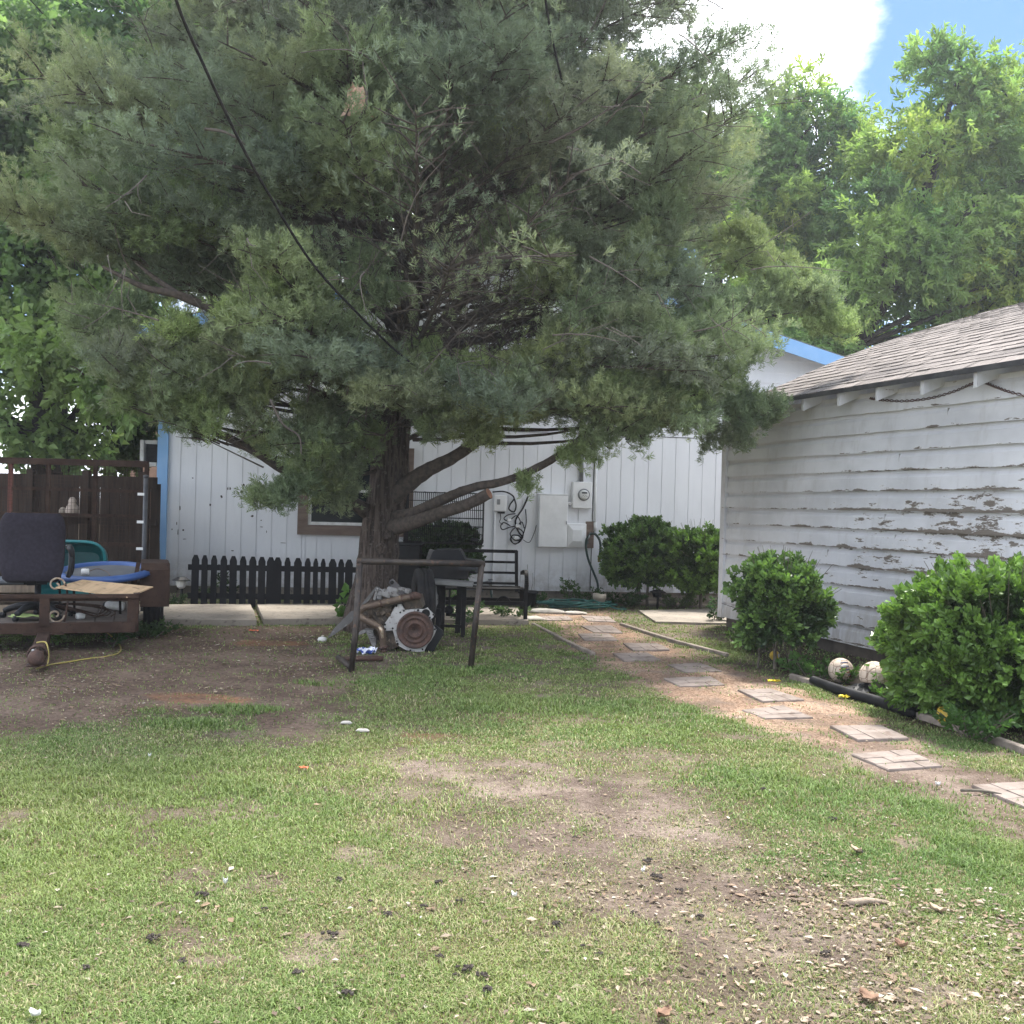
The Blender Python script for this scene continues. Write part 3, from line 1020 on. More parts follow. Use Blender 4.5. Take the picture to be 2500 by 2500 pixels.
def rect(px0, py0, px1, py1):
    a, b2 = HP(px0, py0), HP(px1, py1)
    return (a.x + b2.x) / 2, (a.z + b2.z) / 2, abs(b2.x - a.x), abs(b2.z - a.z)


def wbox(mb, r, x0, depth, ch=.01, y0=0.0):
    cx, cz, w, h = r
    mb.box((cx - x0, -y0 - depth / 2, cz), (w, depth, h), ch=ch)
    return mb


# breaker panel
t, x0 = wall_thing("breaker_panel", "tall plain white electrical cabinet on the house wall", "electrical box", 1348, 1272)
r = rect(1314, 1207, 1380, 1337)
wbox(MB(), r, x0, .12).build("cabinet", M['white_box'], t)
MB().box((r[0] - x0, -.127, r[1]), (r[2] - .012, .012, r[3] - .02), ch=.004).build("door", M['white_box'], t)
MB().box((r[0] - x0, -.055, r[1] + r[3] / 2 + .007), (r[2] + .01, .15, .012)).build("drip_cap", M['white_box'], t)
MB().box((r[0] - x0 + r[2] / 2 - .02, -.14, r[1] - .02), (.012, .015, .05)).build("latch", M['grey_pipe'], t)
# meter
t, x0 = wall_thing("electric_meter", "white meter box with round glass dial and conduit above it", "electric meter", 1418, 1208)
r = rect(1396, 1176, 1441, 1242)
wbox(MB(), r, x0, .10).build("meter_box", M['white_box'], t)
c = HP(1422, 1208)
Md = Matrix.Translation((c.x - x0, -.10, c.z)) @ Matrix.Rotation(math.pi / 2, 4, 'X')
rd = .098
MB().lathe([(rd, 0), (rd, .012), (rd * .97, .02), (rd * .8, .02), (rd * .8, .0)], 24, Md).build("ring", M['grey_pipe'], t)
dial = MB().lathe([(rd * .8, .004), (rd * .78, .035), (rd * .6, .05), (.002, .054)], 24, Md).build("dial", M['white_plastic'], t)
dm = MB().box((c.x - x0, -.156, c.z + .03), (.085, .004, .022))
for k in range(5): dm.box((c.x - x0 - .04 + k * .02, -.156, c.z - .025 + (k % 2) * .01), (.012, .004, .006))
dm.build("display", M['black_plastic'], dial)
top = HP(1418, 1010)
mst = MB().tube([(HP(1418, 1176).x - x0, -.05, r[1] + r[3] / 2 - .01), (HP(1418, 1120).x - x0, -.05, HP(1418, 1120).z), (top.x - x0, -.05, top.z + .3)], .032, 12)
mst.tube([(HP(1418, 1120).x - x0, -.05, HP(1418, 1120).z - .03), (HP(1418, 1120).x - x0, -.05, HP(1418, 1120).z + .03)], .04, 12)
mst.build("conduit", M['grey_pipe'], t)
b_ = HP(1388, 1229)
MB().tube([(HP(1381, 1229).x - x0, -.05, b_.z), (HP(1397, 1229).x - x0, -.05, b_.z)], .026, 10).build("coupling_pipe", M['white_box'], t)
# square box with raised lid
t, x0 = wall_thing("junction_box", "square white box with a pyramid shaped lid below the meter", "utility box", 1405, 1307)
r = rect(1382, 1277, 1428, 1337)
wbox(MB(), r, x0, .08).build("box_body", M['white_box'], t)
w_, h_ = r[2] - .02, r[3] - .03
vs = [(r[0] - x0 + sx * w_ / 2 * s, -y, r[1] + sz * h_ / 2 * s) for s, y in ((1, .08), (1, .095), (.9, .1), (.5, .135)) for sx, sz in ((-1, -1), (1, -1), (1, 1), (-1, 1))]
fs = [(k * 4 + i, k * 4 + (i + 1) % 4, k * 4 + 4 + (i + 1) % 4, k * 4 + 4 + i) for k in range(3) for i in range(4)] + [(12, 13, 14, 15)]
MB().add(vs, fs).build("lid", M['white_box'], t)
# phone box
t, x0 = wall_thing("phone_box", "small white communication box beside the hanging cables", "utility box", 1220, 1229)
r = rect(1205, 1208, 1235, 1249)
wbox(MB(), r, x0, .075, .012).build("box_body", M['white_box'], t)
MB().box((r[0] - x0 - .03, -.079, r[1] + .02), (.05, .008, .085)).build("window_label", M['grey_pipe'], t)
MB().box((r[0] - x0 + .02, -.04, r[1] - r[3] / 2 - .018), (.11, .06, .03)).build("gland", M['black_plastic'], t)
p = [HP(1208, 1252, .02), HP(1206, 1300, .02), HP(1203, 1380, .02), HP(1200, 1450, .02)]
MB().tube([(q.x - x0, q.y - .02, q.z) for q in p], .014, 8).build("conduit", M['white_box'], t)
# hose board
t, x0 = wall_thing("hose_board", "dark brown board with a hose hook on the house wall", "hose holder", 1439, 1305)
r = rect(1430, 1273, 1448, 1338)
wbox(MB(), r, x0, .03, .003).build("board", M['window_brown'], t)
hk = [HP(1441, 1300, .03), HP(1440, 1304, .1), HP(1438, 1312, .16), HP(1434, 1318, .1), HP(1436, 1326, .04)]
MB().tube([(q.x - x0, q.y, q.z) for q in hk], .012, 8, sub=4).build("hook", M['grey_pipe'], t)
# green hose hanging from it
M['hose_green'] = mat_simple("hose_green", (.015, .09, .075), (.03, .13, .105), 14, .4)
M['hose_dark'] = mat_simple("hose_dark", (.012, .035, .03), (.03, .06, .05), 10, .45)
pts = [HW(1463, 1360, .16), HW(1466, 1340, .16), HW(1464, 1320, .16), HW(1453, 1304, .15), HW(1441, 1305, .12), HW(1432, 1318, .12), HW(1431, 1340, .12), HW(1437, 1368, .12), HW(1450, 1400, .14), HW(1459, 1425, .18), HW(1461, 1460, .3)]
h = thing("garden_hose", "dark green hose hanging over the hook down to the pipe stub", "hose", (float(pts[4][0]), float(pts[4][1]), 0))
MB().tube(pts, .019, 8, sub=6).build("hose_tube", M['hose_dark'], h, world=True)
MB().tube([HW(1463, 1372, .16), HW(1463, 1358, .16)], .026, 8).build("brass_end", mat_simple("brass", (.3, .2, .08), (.2, .13, .06), 20, .4, .8), h, world=True)
# pale pipe along the wall joint
t, x0 = wall_thing("downpipe", "thin pale pipe running down the house wall right of the meter", "pipe", 1453, 1200)
a, b2, c_ = HP(1455, 1000), HP(1453, 1200), HP(1452, 1296)
MB().tube([(a.x - x0, -.03, a.z + .3), (b2.x - x0, -.03, b2.z), (c_.x - x0, -.03, c_.z)], .017, 8).tube([(HP(1452, 1275).x - x0, -.03, HP(1452, 1275).z), (c_.x - x0, -.03, c_.z)], .027, 8).build("pipe_run", M['white_box'], t)
MB().tube([(b2.x - x0 - .04, -.004, .14), (b2.x - x0 - .02, -.004, a.z + .3)], .0055, 6).build("cable_run", M['rubber'], t)
# pvc stub
pv = G(1463, 1484)
t = thing("pipe_stub", "short beige plastic pipe stub standing in the weeds below the hose", "pipe stub", pv)
MB().lathe([(.085, -.05), (.085, .13), (.1, .13), (.1, .21), (.078, .21), (.078, .0)], 20, cap=False).build("stub_body", mat_simple("pvc_beige", (.5, .43, .35), (.4, .34, .28), 6, .6), t)
# coil on the soil
hc = G(1400, 1484)
t = thing("hose_coil", "coiled green hose lying on the ground below the utility boxes", "hose", hc)
pts = []
for k in range(150):
    a = k * .21
    rx, ry = .30 + .12 * math.sin(k * .37) + .06 * math.sin(k * 1.7), .42 + .12 * math.sin(k * .23 + 1)
    pts.append((math.cos(a) * rx * 1.4 + .05 * math.sin(k * .11), math.sin(a) * ry * .75, .02 + .0006 * k + .01 * math.sin(k * .9)))
pts += [(.6, -.25, .03), (.75, -.2, .02), (.7, .1, .02)]
MB().tube(pts, .012, 6, sub=2).build("hose_tube", M['hose_green'], t)
# cable bundle
t, x0 = wall_thing("cable_bundle", "tangle of black cables hanging looped on the wall beside the phone box", "cables", 1262, 1290)
cb = MB()
def zc(x, y, o=.03): # zoom-3 coordinates of the photo
    q = HP(780 + x * .3106, 1150 + y * .3106, o); return (q.x - x0, q.y, q.z)
for ln, rr_ in (([(1360, 165), (1440, 160), (1500, 180), (1530, 215), (1500, 260), (1490, 300), (1530, 320), (1545, 270), (1530, 215)], .012),
           ([(1640, 200), (1600, 290), (1560, 350), (1540, 400), (1560, 470), (1600, 520)], .014), ([(1620, 300), (1625, 400), (1610, 470), (1580, 540), (1540, 575), (1510, 550), (1505, 510)], .009),
           ([(1540, 335), (1480, 345), (1450, 375), (1490, 390), (1550, 350), (1580, 420), (1500, 440), (1440, 460), (1425, 430), (1450, 405), (1500, 430)], .009),
           ([(1560, 430), (1520, 460), (1500, 500), (1540, 545), (1590, 530), (1600, 480), (1560, 440), (1590, 400), (1610, 450)], .01),
           ([(1600, 520), (1570, 560), (1530, 570), (1500, 540), (1520, 505), (1570, 510), (1590, 540)], .01), ([(1420, 325), (1425, 370), (1415, 400), (1440, 420)], .006), ([(1600, 540), (1650, 560), (1690, 480), (1705, 425)], .005)):
    cb.tube([zc(x, y, .03 + .02 * (i % 3)) for i, (x, y) in enumerate(ln)], rr_, 6, sub=5)
cb.build("cable_loops", M['rubber'], t)
for (x, y) in ((1558, 432), (1490, 385), (1545, 525)): MB().box(zc(x, y, .07), (.07, .04, .05), ch=.008).build("plug", M['white_box'], t)
# water tap below the cables
t, x0 = wall_thing("water_tap", "outdoor tap with a yellow connector behind the bench", "tap", 1195, 1437)
q1 = HP(1195, 1420); q2 = HP(1190, 1437)
MB().tube([(q1.x - x0, 0, q1.z), (q1.x - x0, -.12, q1.z), (q1.x - x0, -.15, q1.z - .05)], .025, 8, sub=3).box((q1.x - x0, -.1, q1.z + .04), (.07, .02, .02)).tube([(q1.x - x0 - .12, -.02, .1), (q1.x - x0 - .12, -.02, q1.z - .02), (q1.x - x0, -.04, q1.z)], .022, 8).build("tap_body", M['grey_pipe'], t)
MB().tube([(q1.x - x0, -.15, q1.z - .05), (q1.x - x0, -.15, q1.z - .11)], .03, 8).build("connector", mat_simple("yellow_plastic", (.6, .5, .02), (.5, .4, .03), 6, .4), t)
MB().tube([(q1.x - x0, -.15, q1.z - .1), (q1.x - x0 + .05, -.2, q1.z - .3), (q1.x - x0 + .3, -.3, q1.z - .5)], .015, 6, sub=4).build("hose_tail", M['hose_dark'], t)
# small arched vents
for (px, py, lab) in ((1158, 1346, "small grey arched vent hood on the wall above the bench back"),):
    t, x0 = wall_thing("vent_hood", lab, "vent", px, py)
    c = HP(px, py)
    MB().lathe([(.07, 0), (.068, .06), (.05, .085), (.002, .09)], 16, Matrix.Translation((c.x - x0, 0, c.z)) @ Matrix.Rotation(math.pi / 2, 4, 'X')).build("hood", M['white_box'], t)
# framed box on the side of the house
p = W(384, 1106, 16.2)
t = thing("window_unit", "white framed unit with dark louvres sticking out behind the blue corner trim", "window unit", (p[0], p[1], 0), HROT)
z0, z1 = W(380, 1139, 16.2)[2], W(380, 1076, 16.2)[2]
xl = -.155
u_ = MB()
for (cx, cz, sx, sz) in ((xl - .05, (z0 + z1) / 2, .06, z1 - z0), (.06, (z0 + z1) / 2, .06, z1 - z0)): u_.box((cx, 0, cz), (sx, .3, sz), ch=.006)
for cz in (z0 + .03, z1 - .03): u_.box((0 + xl / 2 + .005, 0, cz), (.22 - .04, .29, .06), ch=.006)
u_.build("frame", M['white_plastic'], t)
lv = MB()
for k in range(14): lv.box((xl / 2 + .005, -.07, z0 + .07 + k * (z1 - z0 - .14) / 13), (.17, .03, .014))
lv.build("louvre", M['black_plastic'], t)
MB().box((xl / 2 + .005, .03, (z0 + z1) / 2), (.17, .15, z1 - z0 - .12)).build("core", M['black_plastic'], t)

# ------------------------------------------------------------------ picket fence
pk0, pk1 = G(470, 1484), G(862, 1476)
pk1[1] = pk0[1] + (pk1[0] - pk0[0]) * HD[1] / HD[0]
pdv = Vector(pk1 - pk0); plen = pdv.length
fence = thing("picket_fence", "low black picket fence standing in front of the house wall", "fence", pk0, math.atan2(pdv.y, pdv.x))
PX = [403, 477, 550, 627, 703, 781, 855, 929, 995, 1053, 1131, 1212, 1286, 1351, 1411, 1486, 1553, 1612]
PWD = [.20, .165, .165, .18, .20, .18, .2, .2, .22, .22, .17, .22, .17, .14, .14, .22, .17, .22]
fd = unit(np.array(pdv)); fn = np.array([fd[1], -fd[0], 0])
for k, zx in enumerate(PX):
    c = PL(350 + zx * .3106, 1430, pk0, fn) - pk0
    x = float(c @ fd)
    w = PWD[k] * .47
    topz = float(PL(350 + zx * .3106, 1000 + (1142 + (zx - 403) * .03) * .3106, pk0, fn)[2])
    poly = [(x - w / 2, 0.0), (x + w / 2, 0.0), (x + w / 2, topz - .065), (x + w * .22, topz), (x - w * .22, topz), (x - w / 2, topz - .065)]
    lean = random.uniform(-.006, .006)
    MB().prism([(a + lean * b_, b_) for a, b_ in poly], .018).build("picket", M['black_paint'], fence)
for zy in (1240, 1462):
    zc_ = float(PL(660, 1000 + (zy + 10) * .3106, pk0, fn)[2])
    MB().box((plen / 2 + .05, .036, zc_), (plen + .25, .03, .075)).build("rail", M['black_paint'], fence)

# ------------------------------------------------------------------ lights on stakes
def path_light(name, label, px, py_base, py_top, mat):
    b0 = G(px, py_base)
    t = thing(name, label, "garden light", b0)
    H_ = float(W(px, py_top, b0[1])[2])
    MB().tube([(0, 0, -.05), (.01, 0, H_ * .62)], .017, 8).build("stake", mat, t)
    MB().lathe([(.02, H_ * .6), (.055, H_ * .66), (.075, H_ * .88), (.07, H_ * .88)], 8, smooth=False).build("lantern_glass", M['white_plastic'] if 'solar' in name else M['dark_glass'], t)
    MB().lathe([(.05, H_ * .86), (.125, H_ * .87), (.12, H_ * .9), (.05, H_), (.002, H_)], 8, smooth=False).build("cap", mat, t)
    if 'solar' not in name:
        r_ = MB()
        for k in range(4):
            a = k * math.pi / 2 + .3
            r_ = MB(); r_.tube([(.055 * math.cos(a), .055 * math.sin(a), H_ * .62), (.085 * math.cos(a), .085 * math.sin(a), H_ * .9)], .008, 5)
            r_.build("cage_bar", mat, t)


path_light("solar_light", "solar stake light with white lantern beside the picket fence", 441, 1482, 1408, M['black_plastic'])
path_light("lantern_light", "black lantern stake light in the weeds between the two house shrubs", 1604, 1488, 1440, M['black_metal'])

# ------------------------------------------------------------------ trailer
TR = math.radians(20)
T0 = Vector((-4.22, 9.3, 0))
TM = Matrix.Translation(T0) @ Matrix.Rotation(TR, 4, 'Z')


def TW(x, y, z=0.0):
    return TM @ Vector((x, y, z))


M['deck_wood'] = mat_simple("deck_wood", (.12, .098, .082), (.065, .052, .044), 3, .95, stretch=(.5, 6, 1), bmp=.5)
tr = thing("utility_trailer", "rusty brown utility trailer with low rails, loaded with junk", "trailer", T0, TR)
hw, ln = .78, 2.9
fr = MB()
fr.box((0, 0, .235), (2 * hw, .05, .10), ch=.006)
fr.box((0, ln, .235), (2 * hw, .05, .10))
for s in (-1, 1): fr.box((s * hw, ln / 2, .235), (.05, ln - .06, .095))
for k in range(5): fr.box((0, .5 + k * .5, .215), (2 * hw - .06, .04, .05))
fr.build("chassis", M['rust_brown'], tr)
dk = MB()
for k in range(9):
    x = -hw + .03 + (k + .5) * (2 * hw - .06) / 9
    dk.box((x, ln / 2, .262 + random.uniform(-.002, .002)), ((2 * hw - .06) / 9 - .006, ln - .09, .025))
dk.build("deck", M['deck_wood'], tr)
MB().box((0, -.012, .527), (2 * hw + .05, .055, .035)).box((0, .012, .503), (2 * hw + .05, .007, .05)).build("front_rail", M['rust_brown'], tr)
for s in (-1, 1): MB().box((s * hw, ln / 2 + .02, .527), (.055, ln, .035)).build("side_rail", M['rust_brown'], tr)
for (x, y, w_) in ((0.0, -.03, .085), (hw - .03, -.003, .095), (-hw + .03, -.003, .095), (hw, .95, .06), (hw, 1.95, .06), (hw, ln, .06), (-hw, 1.4, .06), (-hw, ln, .06)):
    MB().box((x, y, .385), (w_, .03 if y < .1 else .06, .25)).build("stake_post", M['rust_brown'], tr)
tg = MB()
tg.bar((0, 0, .16), (.02, -.93, .11), .11, .09, ch=.01)
tg.box((0, -.03, .185), (.34, .06, .012))
tg.build("tongue", M['rust_brown'], tr)
Mc = Matrix.Translation((.025, -1.0, .11)) @ Matrix.Rotation(math.radians(82), 4, 'X')
cp = MB().lathe([(.04, -.12), (.055, -.06), (.062, 0), (.066, .05), (.055, .085), (.03, .10), (.004, .104)], 20, Mc)
cp.box((.025, -.97, .175), (.03, .16, .03), ch=.01)
cp.box((.025, -.99, .055), (.15, .13, .015), ch=.005)
coupler = cp.build("coupler", M['rust_red'], tr)
MB().lathe([(.012, 0), (.014, .012), (.002, .02)], 10, Matrix.Translation((.0, -1.03, .17))).build("bolt", M['alloy'], coupler)
ch = MB()
for k in range(16):
    a = k * .9
    y = -.88 + .012 * k % .12
    ch.tube([(.02 + .075 * math.cos(a + t_), y + .02 * math.sin(t_ * 2 + k), .12 + .07 * math.sin(a + t_)) for t_ in np.linspace(0, 2.2, 8)], .007, 5)
ch.build("safety_chain", M['rust_red'], tr)
wx, wy, wr = .95, 1.38, .30
Mw = Matrix.Translation((wx, wy, wr)) @ Matrix.Rotation(math.pi / 2, 4, 'Y')
ty = MB().lathe([(.19, -.085), (.25, -.10), (.285, -.095), (wr, -.08), (wr, -.05), (wr - .008, -.047), (wr - .008, -.04), (wr, -.037), (wr, -.005), (wr - .008, -.002), (wr - .008, .004), (wr, .007), (wr, .04), (wr - .008, .043), (wr - .008, .05), (wr, .053), (wr, .08), (.285, .095), (.25, .10), (.19, .085)], 40, Mw, cap=False)
wheel = ty.build("wheel", M['rubber'], tr)
MB().lathe([(.03, .05), (.06, .06), (.15, .05), (.19, .085), (.195, .06), (.195, -.085), (.01, -.05)], 24, Mw).build("rim", M['rust_brown'], wheel)
fd_ = MB()
prof = [(.92, .33), (.94, .70), (1.02, .765), (1.72, .765), (1.82, .70), (1.84, .36)]
for a, b2 in zip(prof[:-1], prof[1:]):
    fd_.bar((wx, a[0], a[1]), (wx, b2[0], b2[1]), .27, .012, up=(0, .3, 1))
out = [(y, z) for y, z in prof] + [(1.74, .36), (1.70, .66), (1.05, .66), (1.0, .34)]
fd_.prism([(-y, z) for y, z in out], .012, Matrix.Translation((wx + .135, 0, 0)) @ Matrix.Rotation(-math.pi / 2, 4, 'Z'))
fd_.build("fender", M['rust_brown'], tr)
MB().bar((wx - .2, .93, .52), (wx - .16, .93, .78), .05, .04).build("fender_brace", M['rust_brown'], tr)

# office chair seen from behind
M['seat_fabric'] = mat_simple("seat_fabric", (.016, .0135, .0205), (.027, .0225, .033), 30, .95, bmp=.3)
c0 = TW(-.10, .47, .275)
chair = thing("office_chair", "dark grey office chair seen from behind on the trailer", "chair", c0, TR + .06)
rows = []
bw, bz0, bz1 = .285, .375, 1.0
for side in (0, 1):
    pass
pad = MB()
nu, nv = 28, 18
ring = []
for i in range(nv):
    v_ = i / (nv - 1)
    z = bz0 + (bz1 - bz0) * v_
    zz = (v_ - .5) * 2
    half = bw * (1 - abs(zz) ** 5 * .20) * (.955 + .045 * v_)
    row = []
    for j in range(nu):
        a = 2 * math.pi * j / nu
        ca, sa = math.cos(a), math.sin(a)
        ex = math.copysign(abs(ca) ** .35, ca)
        ey = math.copysign(abs(sa) ** .8, sa)
        th = .055 * (1 - abs(zz) ** 6 * .7)
        x = half * ex
        row.append((x - .05, -.27 + ey * th + .09 * (x / bw) ** 2 * .5 - .04 * v_ ** 2 + .03 * math.sin(v_ * 3), z))
    ring.append(row + [row[0]])
pad.sheet(ring)
pad.add(ring[0][:-1], [tuple(range(nu))]); pad.add(ring[-1][:-1], [tuple(reversed(range(nu)))])
pad.build("backrest", M['seat_fabric'], chair)
MB().box((-.05, .03, .40), (.50, .48, .10), ch=.04).build("seat", M['seat_fabric'], chair)
MB().tube([(-.0, 0, .08), (0, 0, .36)], .03, 12).box((-.02, .0, .34), (.2, .2, .03)).bar((-.05, -.18, .33), (-.05, -.25, .5), .08, .02, up=(0, 1, 0)).build("column", M['black_plastic'], chair)
for s in (-1, 1):
    x = -.05 + s * .31
    am = MB().tube([(x, .05, .40), (x + s * .03, -.02, .45), (x + s * .03, -.12, .60), (x + s * .015, -.10, .665), (x, .02, .675), (x, .13, .67)], [.022, .022, .025, .03, .03, .024], 8, sub=5)
    am.box((x, .04, .685), (.06, .24, .03), ch=.012)
    am.tube([(x + s * .02, -.1, .62), (x + s * .02, -.16, .5), (x, -.14, .4)], .022, 8, sub=4)
    am.build("armrest", M['black_plastic'], chair)
for k in range(5):
    a = k * 2 * math.pi / 5 + .35
    lg = MB().tube([(.02 * math.cos(a), .02 * math.sin(a), .12), (.17 * math.cos(a), .17 * math.sin(a), .115), (.30 * math.cos(a), .30 * math.sin(a), .065)], [.042, .034, .025], 8, sub=3)
    leg = lg.build("leg", M['black_plastic'], chair)
    Mk = Matrix.Translation((.31 * math.cos(a), .31 * math.sin(a), .027)) @ Matrix.Rotation(a + 1.2, 4, 'Z') @ Matrix.Rotation(math.pi / 2, 4, 'X')
    MB().lathe([(.026, -.022), (.027, -.006), (.02, 0), (.027, .006), (.026, .022)], 12, Mk).build("caster", M['black_plastic'], leg)

# mini trampoline
M['pad_blue'] = mat_simple("pad_blue", (.03, .075, .22), (.045, .10, .27), 5, .5)
M['tramp_mat'] = mat_simple("tramp_mat", (.075, .08, .09), (.11, .115, .12), 4, .8)
tp = Vector((-4.17, 10.55, 0))
t = thing("mini_trampoline", "round mini trampoline with blue padded rim lying on the trailer", "trampoline", (tp.x, tp.y, .305))
t.rotation_euler = (.125, 0, 0)
MB().lathe([(.37, .365), (.385, .395), (.43, .405), (.475, .39), (.485, .36), (.46, .34)], 40, cap=False).build("rim_pad", M['pad_blue'], t)
MB().lathe([(.002, .362), (.2, .364), (.38, .372)], 40, cap=False).build("jump_mat", M['tramp_mat'], t)
for k in range(6):
    a = k * math.pi / 3 + .2
    MB().tube([(.43 * math.cos(a), .43 * math.sin(a), 0), (.43 * math.cos(a), .43 * math.sin(a), .36)], .013, 8).build("leg", M['black_metal'], t)

# plywood
M['plywood'] = mat_simple("plywood", (.60, .42, .25), (.42, .29, .17), 2.5, .75, stretch=(5, .7, 1), c3=(.3, .2, .12), s3=9, bmp=.2)
quad = [W(136, 1433, 9.42), W(201, 1415, 9.84), W(374, 1432, 10.02), W(311, 1457, 9.50)]
cen = sum((Vector(p) for p in quad), Vector()) / 4
mb = MB()
vs = [Vector(p) - cen for p in quad]
mb.add([v - Vector((0, 0, .012)) for v in vs] + vs, [(0, 1, 2, 3), (7, 6, 5, 4), (1, 0, 4, 5), (2, 1, 5, 6), (3, 2, 6, 7), (0, 3, 7, 4)])
tag(mb.build("plywood_sheet", M['plywood'], loc=cen), "pale weathered plywood offcut lying across the trailer rail", "plywood")

# white bottle and pipe ends
def lying(name, label, cat, px, py, z, L, r, mat, ang, prof=None):
    c = Vector(G(px, py, z))
    t = thing(name, label, cat, c, ang)
    Mx = Matrix.Rotation(math.pi / 2, 4, 'Y')
    MB().lathe([(r * .9, -L / 2), (r, -L / 2 + .01), (r, L / 2 - .03), (r * .93, L / 2 - .025), (r * .93, L / 2 - .018), (r, L / 2 - .012), (r * .9, L / 2)], 18, Mx).build("body", mat, t)
    return t, Mx


t, Mx = lying("white_canister", "white ribbed canister lying on the trailer deck behind the rail", "canister", 281, 1479, .275 + .05, .19, .046, M['white_plastic'], -.25)
MB().lathe([(.034, -.125), (.038, -.12), (.038, -.098), (.025, -.095)], 16, Mx).build("cap", M['black_plastic'], t)
t, Mx = lying("pipe_fitting", "white pipe fitting lying on the trailer deck beside the green cloth", "pipe fitting", 196, 1504, .275 + .032, .07, .032, M['white_plastic'], .9)
MB().lathe([(.026, .0351), (.026, .037), (.0, .037)], 14, Mx).build("opening", M['black_plastic'], t)
t, Mx = lying("pipe_end", "white pipe end with a brown wire resting on the trampoline", "pipe fitting", 208, 1396, .275 + .41, .07, .033, M['white_plastic'], .5)
MB().tube([(.03, 0, 0), (.1, .0, .03), (.16, -.02, .02), (.2, -.1, -.0), (.21, -.18, -.03)], .005, 5, sub=4).build("wire", mat_simple("wire_brown", (.14, .09, .06), (.1, .07, .05)), t)
# green cloth
c = Vector(G(85, 1510, .29))
gx_ = np.linspace(-.2, .2, 22); gy_ = np.linspace(-.1, .1, 12)
rows = [[(x + (fbm(np.array(y * 9), np.array(x * 3), 2, 2) - .5) * .1, y + (fbm(np.array(x * 6), np.array(y * 5), 3, 2) - .5) * .12 + x * .18, .0 + float(fbm(np.array(x * 12), np.array(y * 14), 4, 3)) * .05) for x in gx_] for y in gy_]
mb = MB().sheet(rows, thick=(0, 0, .004))
tag(mb.build("green_cloth", mat_simple("green_cloth", (.36, .46, .17), (.27, .37, .13), 8, .9), loc=c), "crumpled lime green cloth under the office chair", "cloth")
# crate with grey padded board
p = TW(-.46, 1.12, .275)
t = thing("wooden_crate", "pale slatted wooden crate on the trailer behind the office chair", "crate", p, TR)
cr_ = MB()
for z in (.05, .15, .24):
    for y in (-.2, .2): cr_.box((0, y, z), (.6, .015, .07))
    for x in (-.29, .29): cr_.box((x, 0, z), (.015, .38, .07))
cr_.box((0, 0, .01), (.58, .38, .015))
cr_.build("slats", M['pale_wood'], t)
t = thing("padded_board", "grey padded board lying on top of the wooden crate", "board", p + Vector((0, 0, .278)), TR + .05)
MB().box((.02, 0, .03), (.72, .42, .055), ch=.02).build("pad", mat_simple("grey_vinyl", (.09, .10, .115), (.13, .14, .15), 5, .6), t)
# scroll ironwork
p = TW(.08, .16, .275)
t = thing("scroll_ironwork", "cream scrolled ironwork propped behind the trailer rail", "ironwork", p, TR)
for (z0, s) in ((.34, 1), (.06, -1)):
    pts = [(math.cos(a * s) * (.075 - .0085 * a), 0, z0 + math.sin(a * s) * (.075 - .0085 * a)) for a in np.linspace(0, 7.6, 40)]
    MB().tube(pts, .009, 6).build("scroll", mat_simple("cream_paint", (.4, .33, .25), (.22, .15, .1), 30, .7), t)
MB().tube([(.075, 0, .0), (.1, .01, .2), (.075, 0, .36)], .010, 6, sub=5).build("bar", M['rust_red'], t)
# loose wire
p = TW(.33, .42, .28)
t = thing("wire_coil", "loose coil of brown wire on the trailer deck under the plywood", "wire", p)
pts = [((.16 + .07 * math.sin(k * .31)) * math.cos(k * .33) * 1.5, (.13 + .05 * math.sin(k * .23)) * math.sin(k * .33), .02 + .10 * abs(math.sin(k * .17))) for k in range(85)]
MB().tube(pts, .006, 5, sub=2).build("loop", M['rust_brown'], t)
# yellow cord from the tongue along the soil
t = thing("yellow_string", "thin yellow cord trailing from the trailer tongue over the dirt", "cord", TW(.1, -.6, 0))
pts = [TW(.0, -.72, .2), TW(.08, -.78, .2), TW(.10, -.88, .05), TW(.02, -.95, .015), Vector(G(125, 1622, .012)), Vector(G(160, 1617, .012)), Vector(G(215, 1608, .014)), Vector(G(262, 1602, .012)), Vector(G(292, 1592, .012)), Vector(G(290, 1570, .02)), TW(.5, .02, .21)]
MB().tube(pts, .007, 5, sub=6).build("string", mat_simple("cord_yellow", (.42, .34, .08), (.3, .25, .1), 20), t, world=True)

# teal tub
M['teal'] = mat_simple("teal_plastic", (.012, .14, .15), (.02, .19, .20), 4, .35)
p = TW(.12, 2.3, .275)
t = thing("teal_tub", "teal plastic tub tipped on its side at the back of the trailer", "tub", p, .15)
rows = []
for i in range(14):
    v_ = i / 13
    row = []
    for j in range(33):
        a = 2 * math.pi * j / 32
        ca, sa = math.cos(a), math.sin(a)
        ex, ez = math.copysign(abs(ca) ** .45, ca), math.copysign(abs(sa) ** .45, sa)
        k = (.80 + .2 * v_) if v_ > .15 else .55 + 1.66 * v_
        row.append((ex * .38 * k, .45 * (1 - v_) - .2 - .1 * ez * v_, .35 + ez * .32 * k))
    rows.append(row)
tb = MB().sheet(rows)
tb.add(rows[0][:-1], [tuple(range(32))])
tb.tube([rows[-1][j] for j in range(33)], .018, 8, cap=False)
tb.build("shell", M['teal'], t)

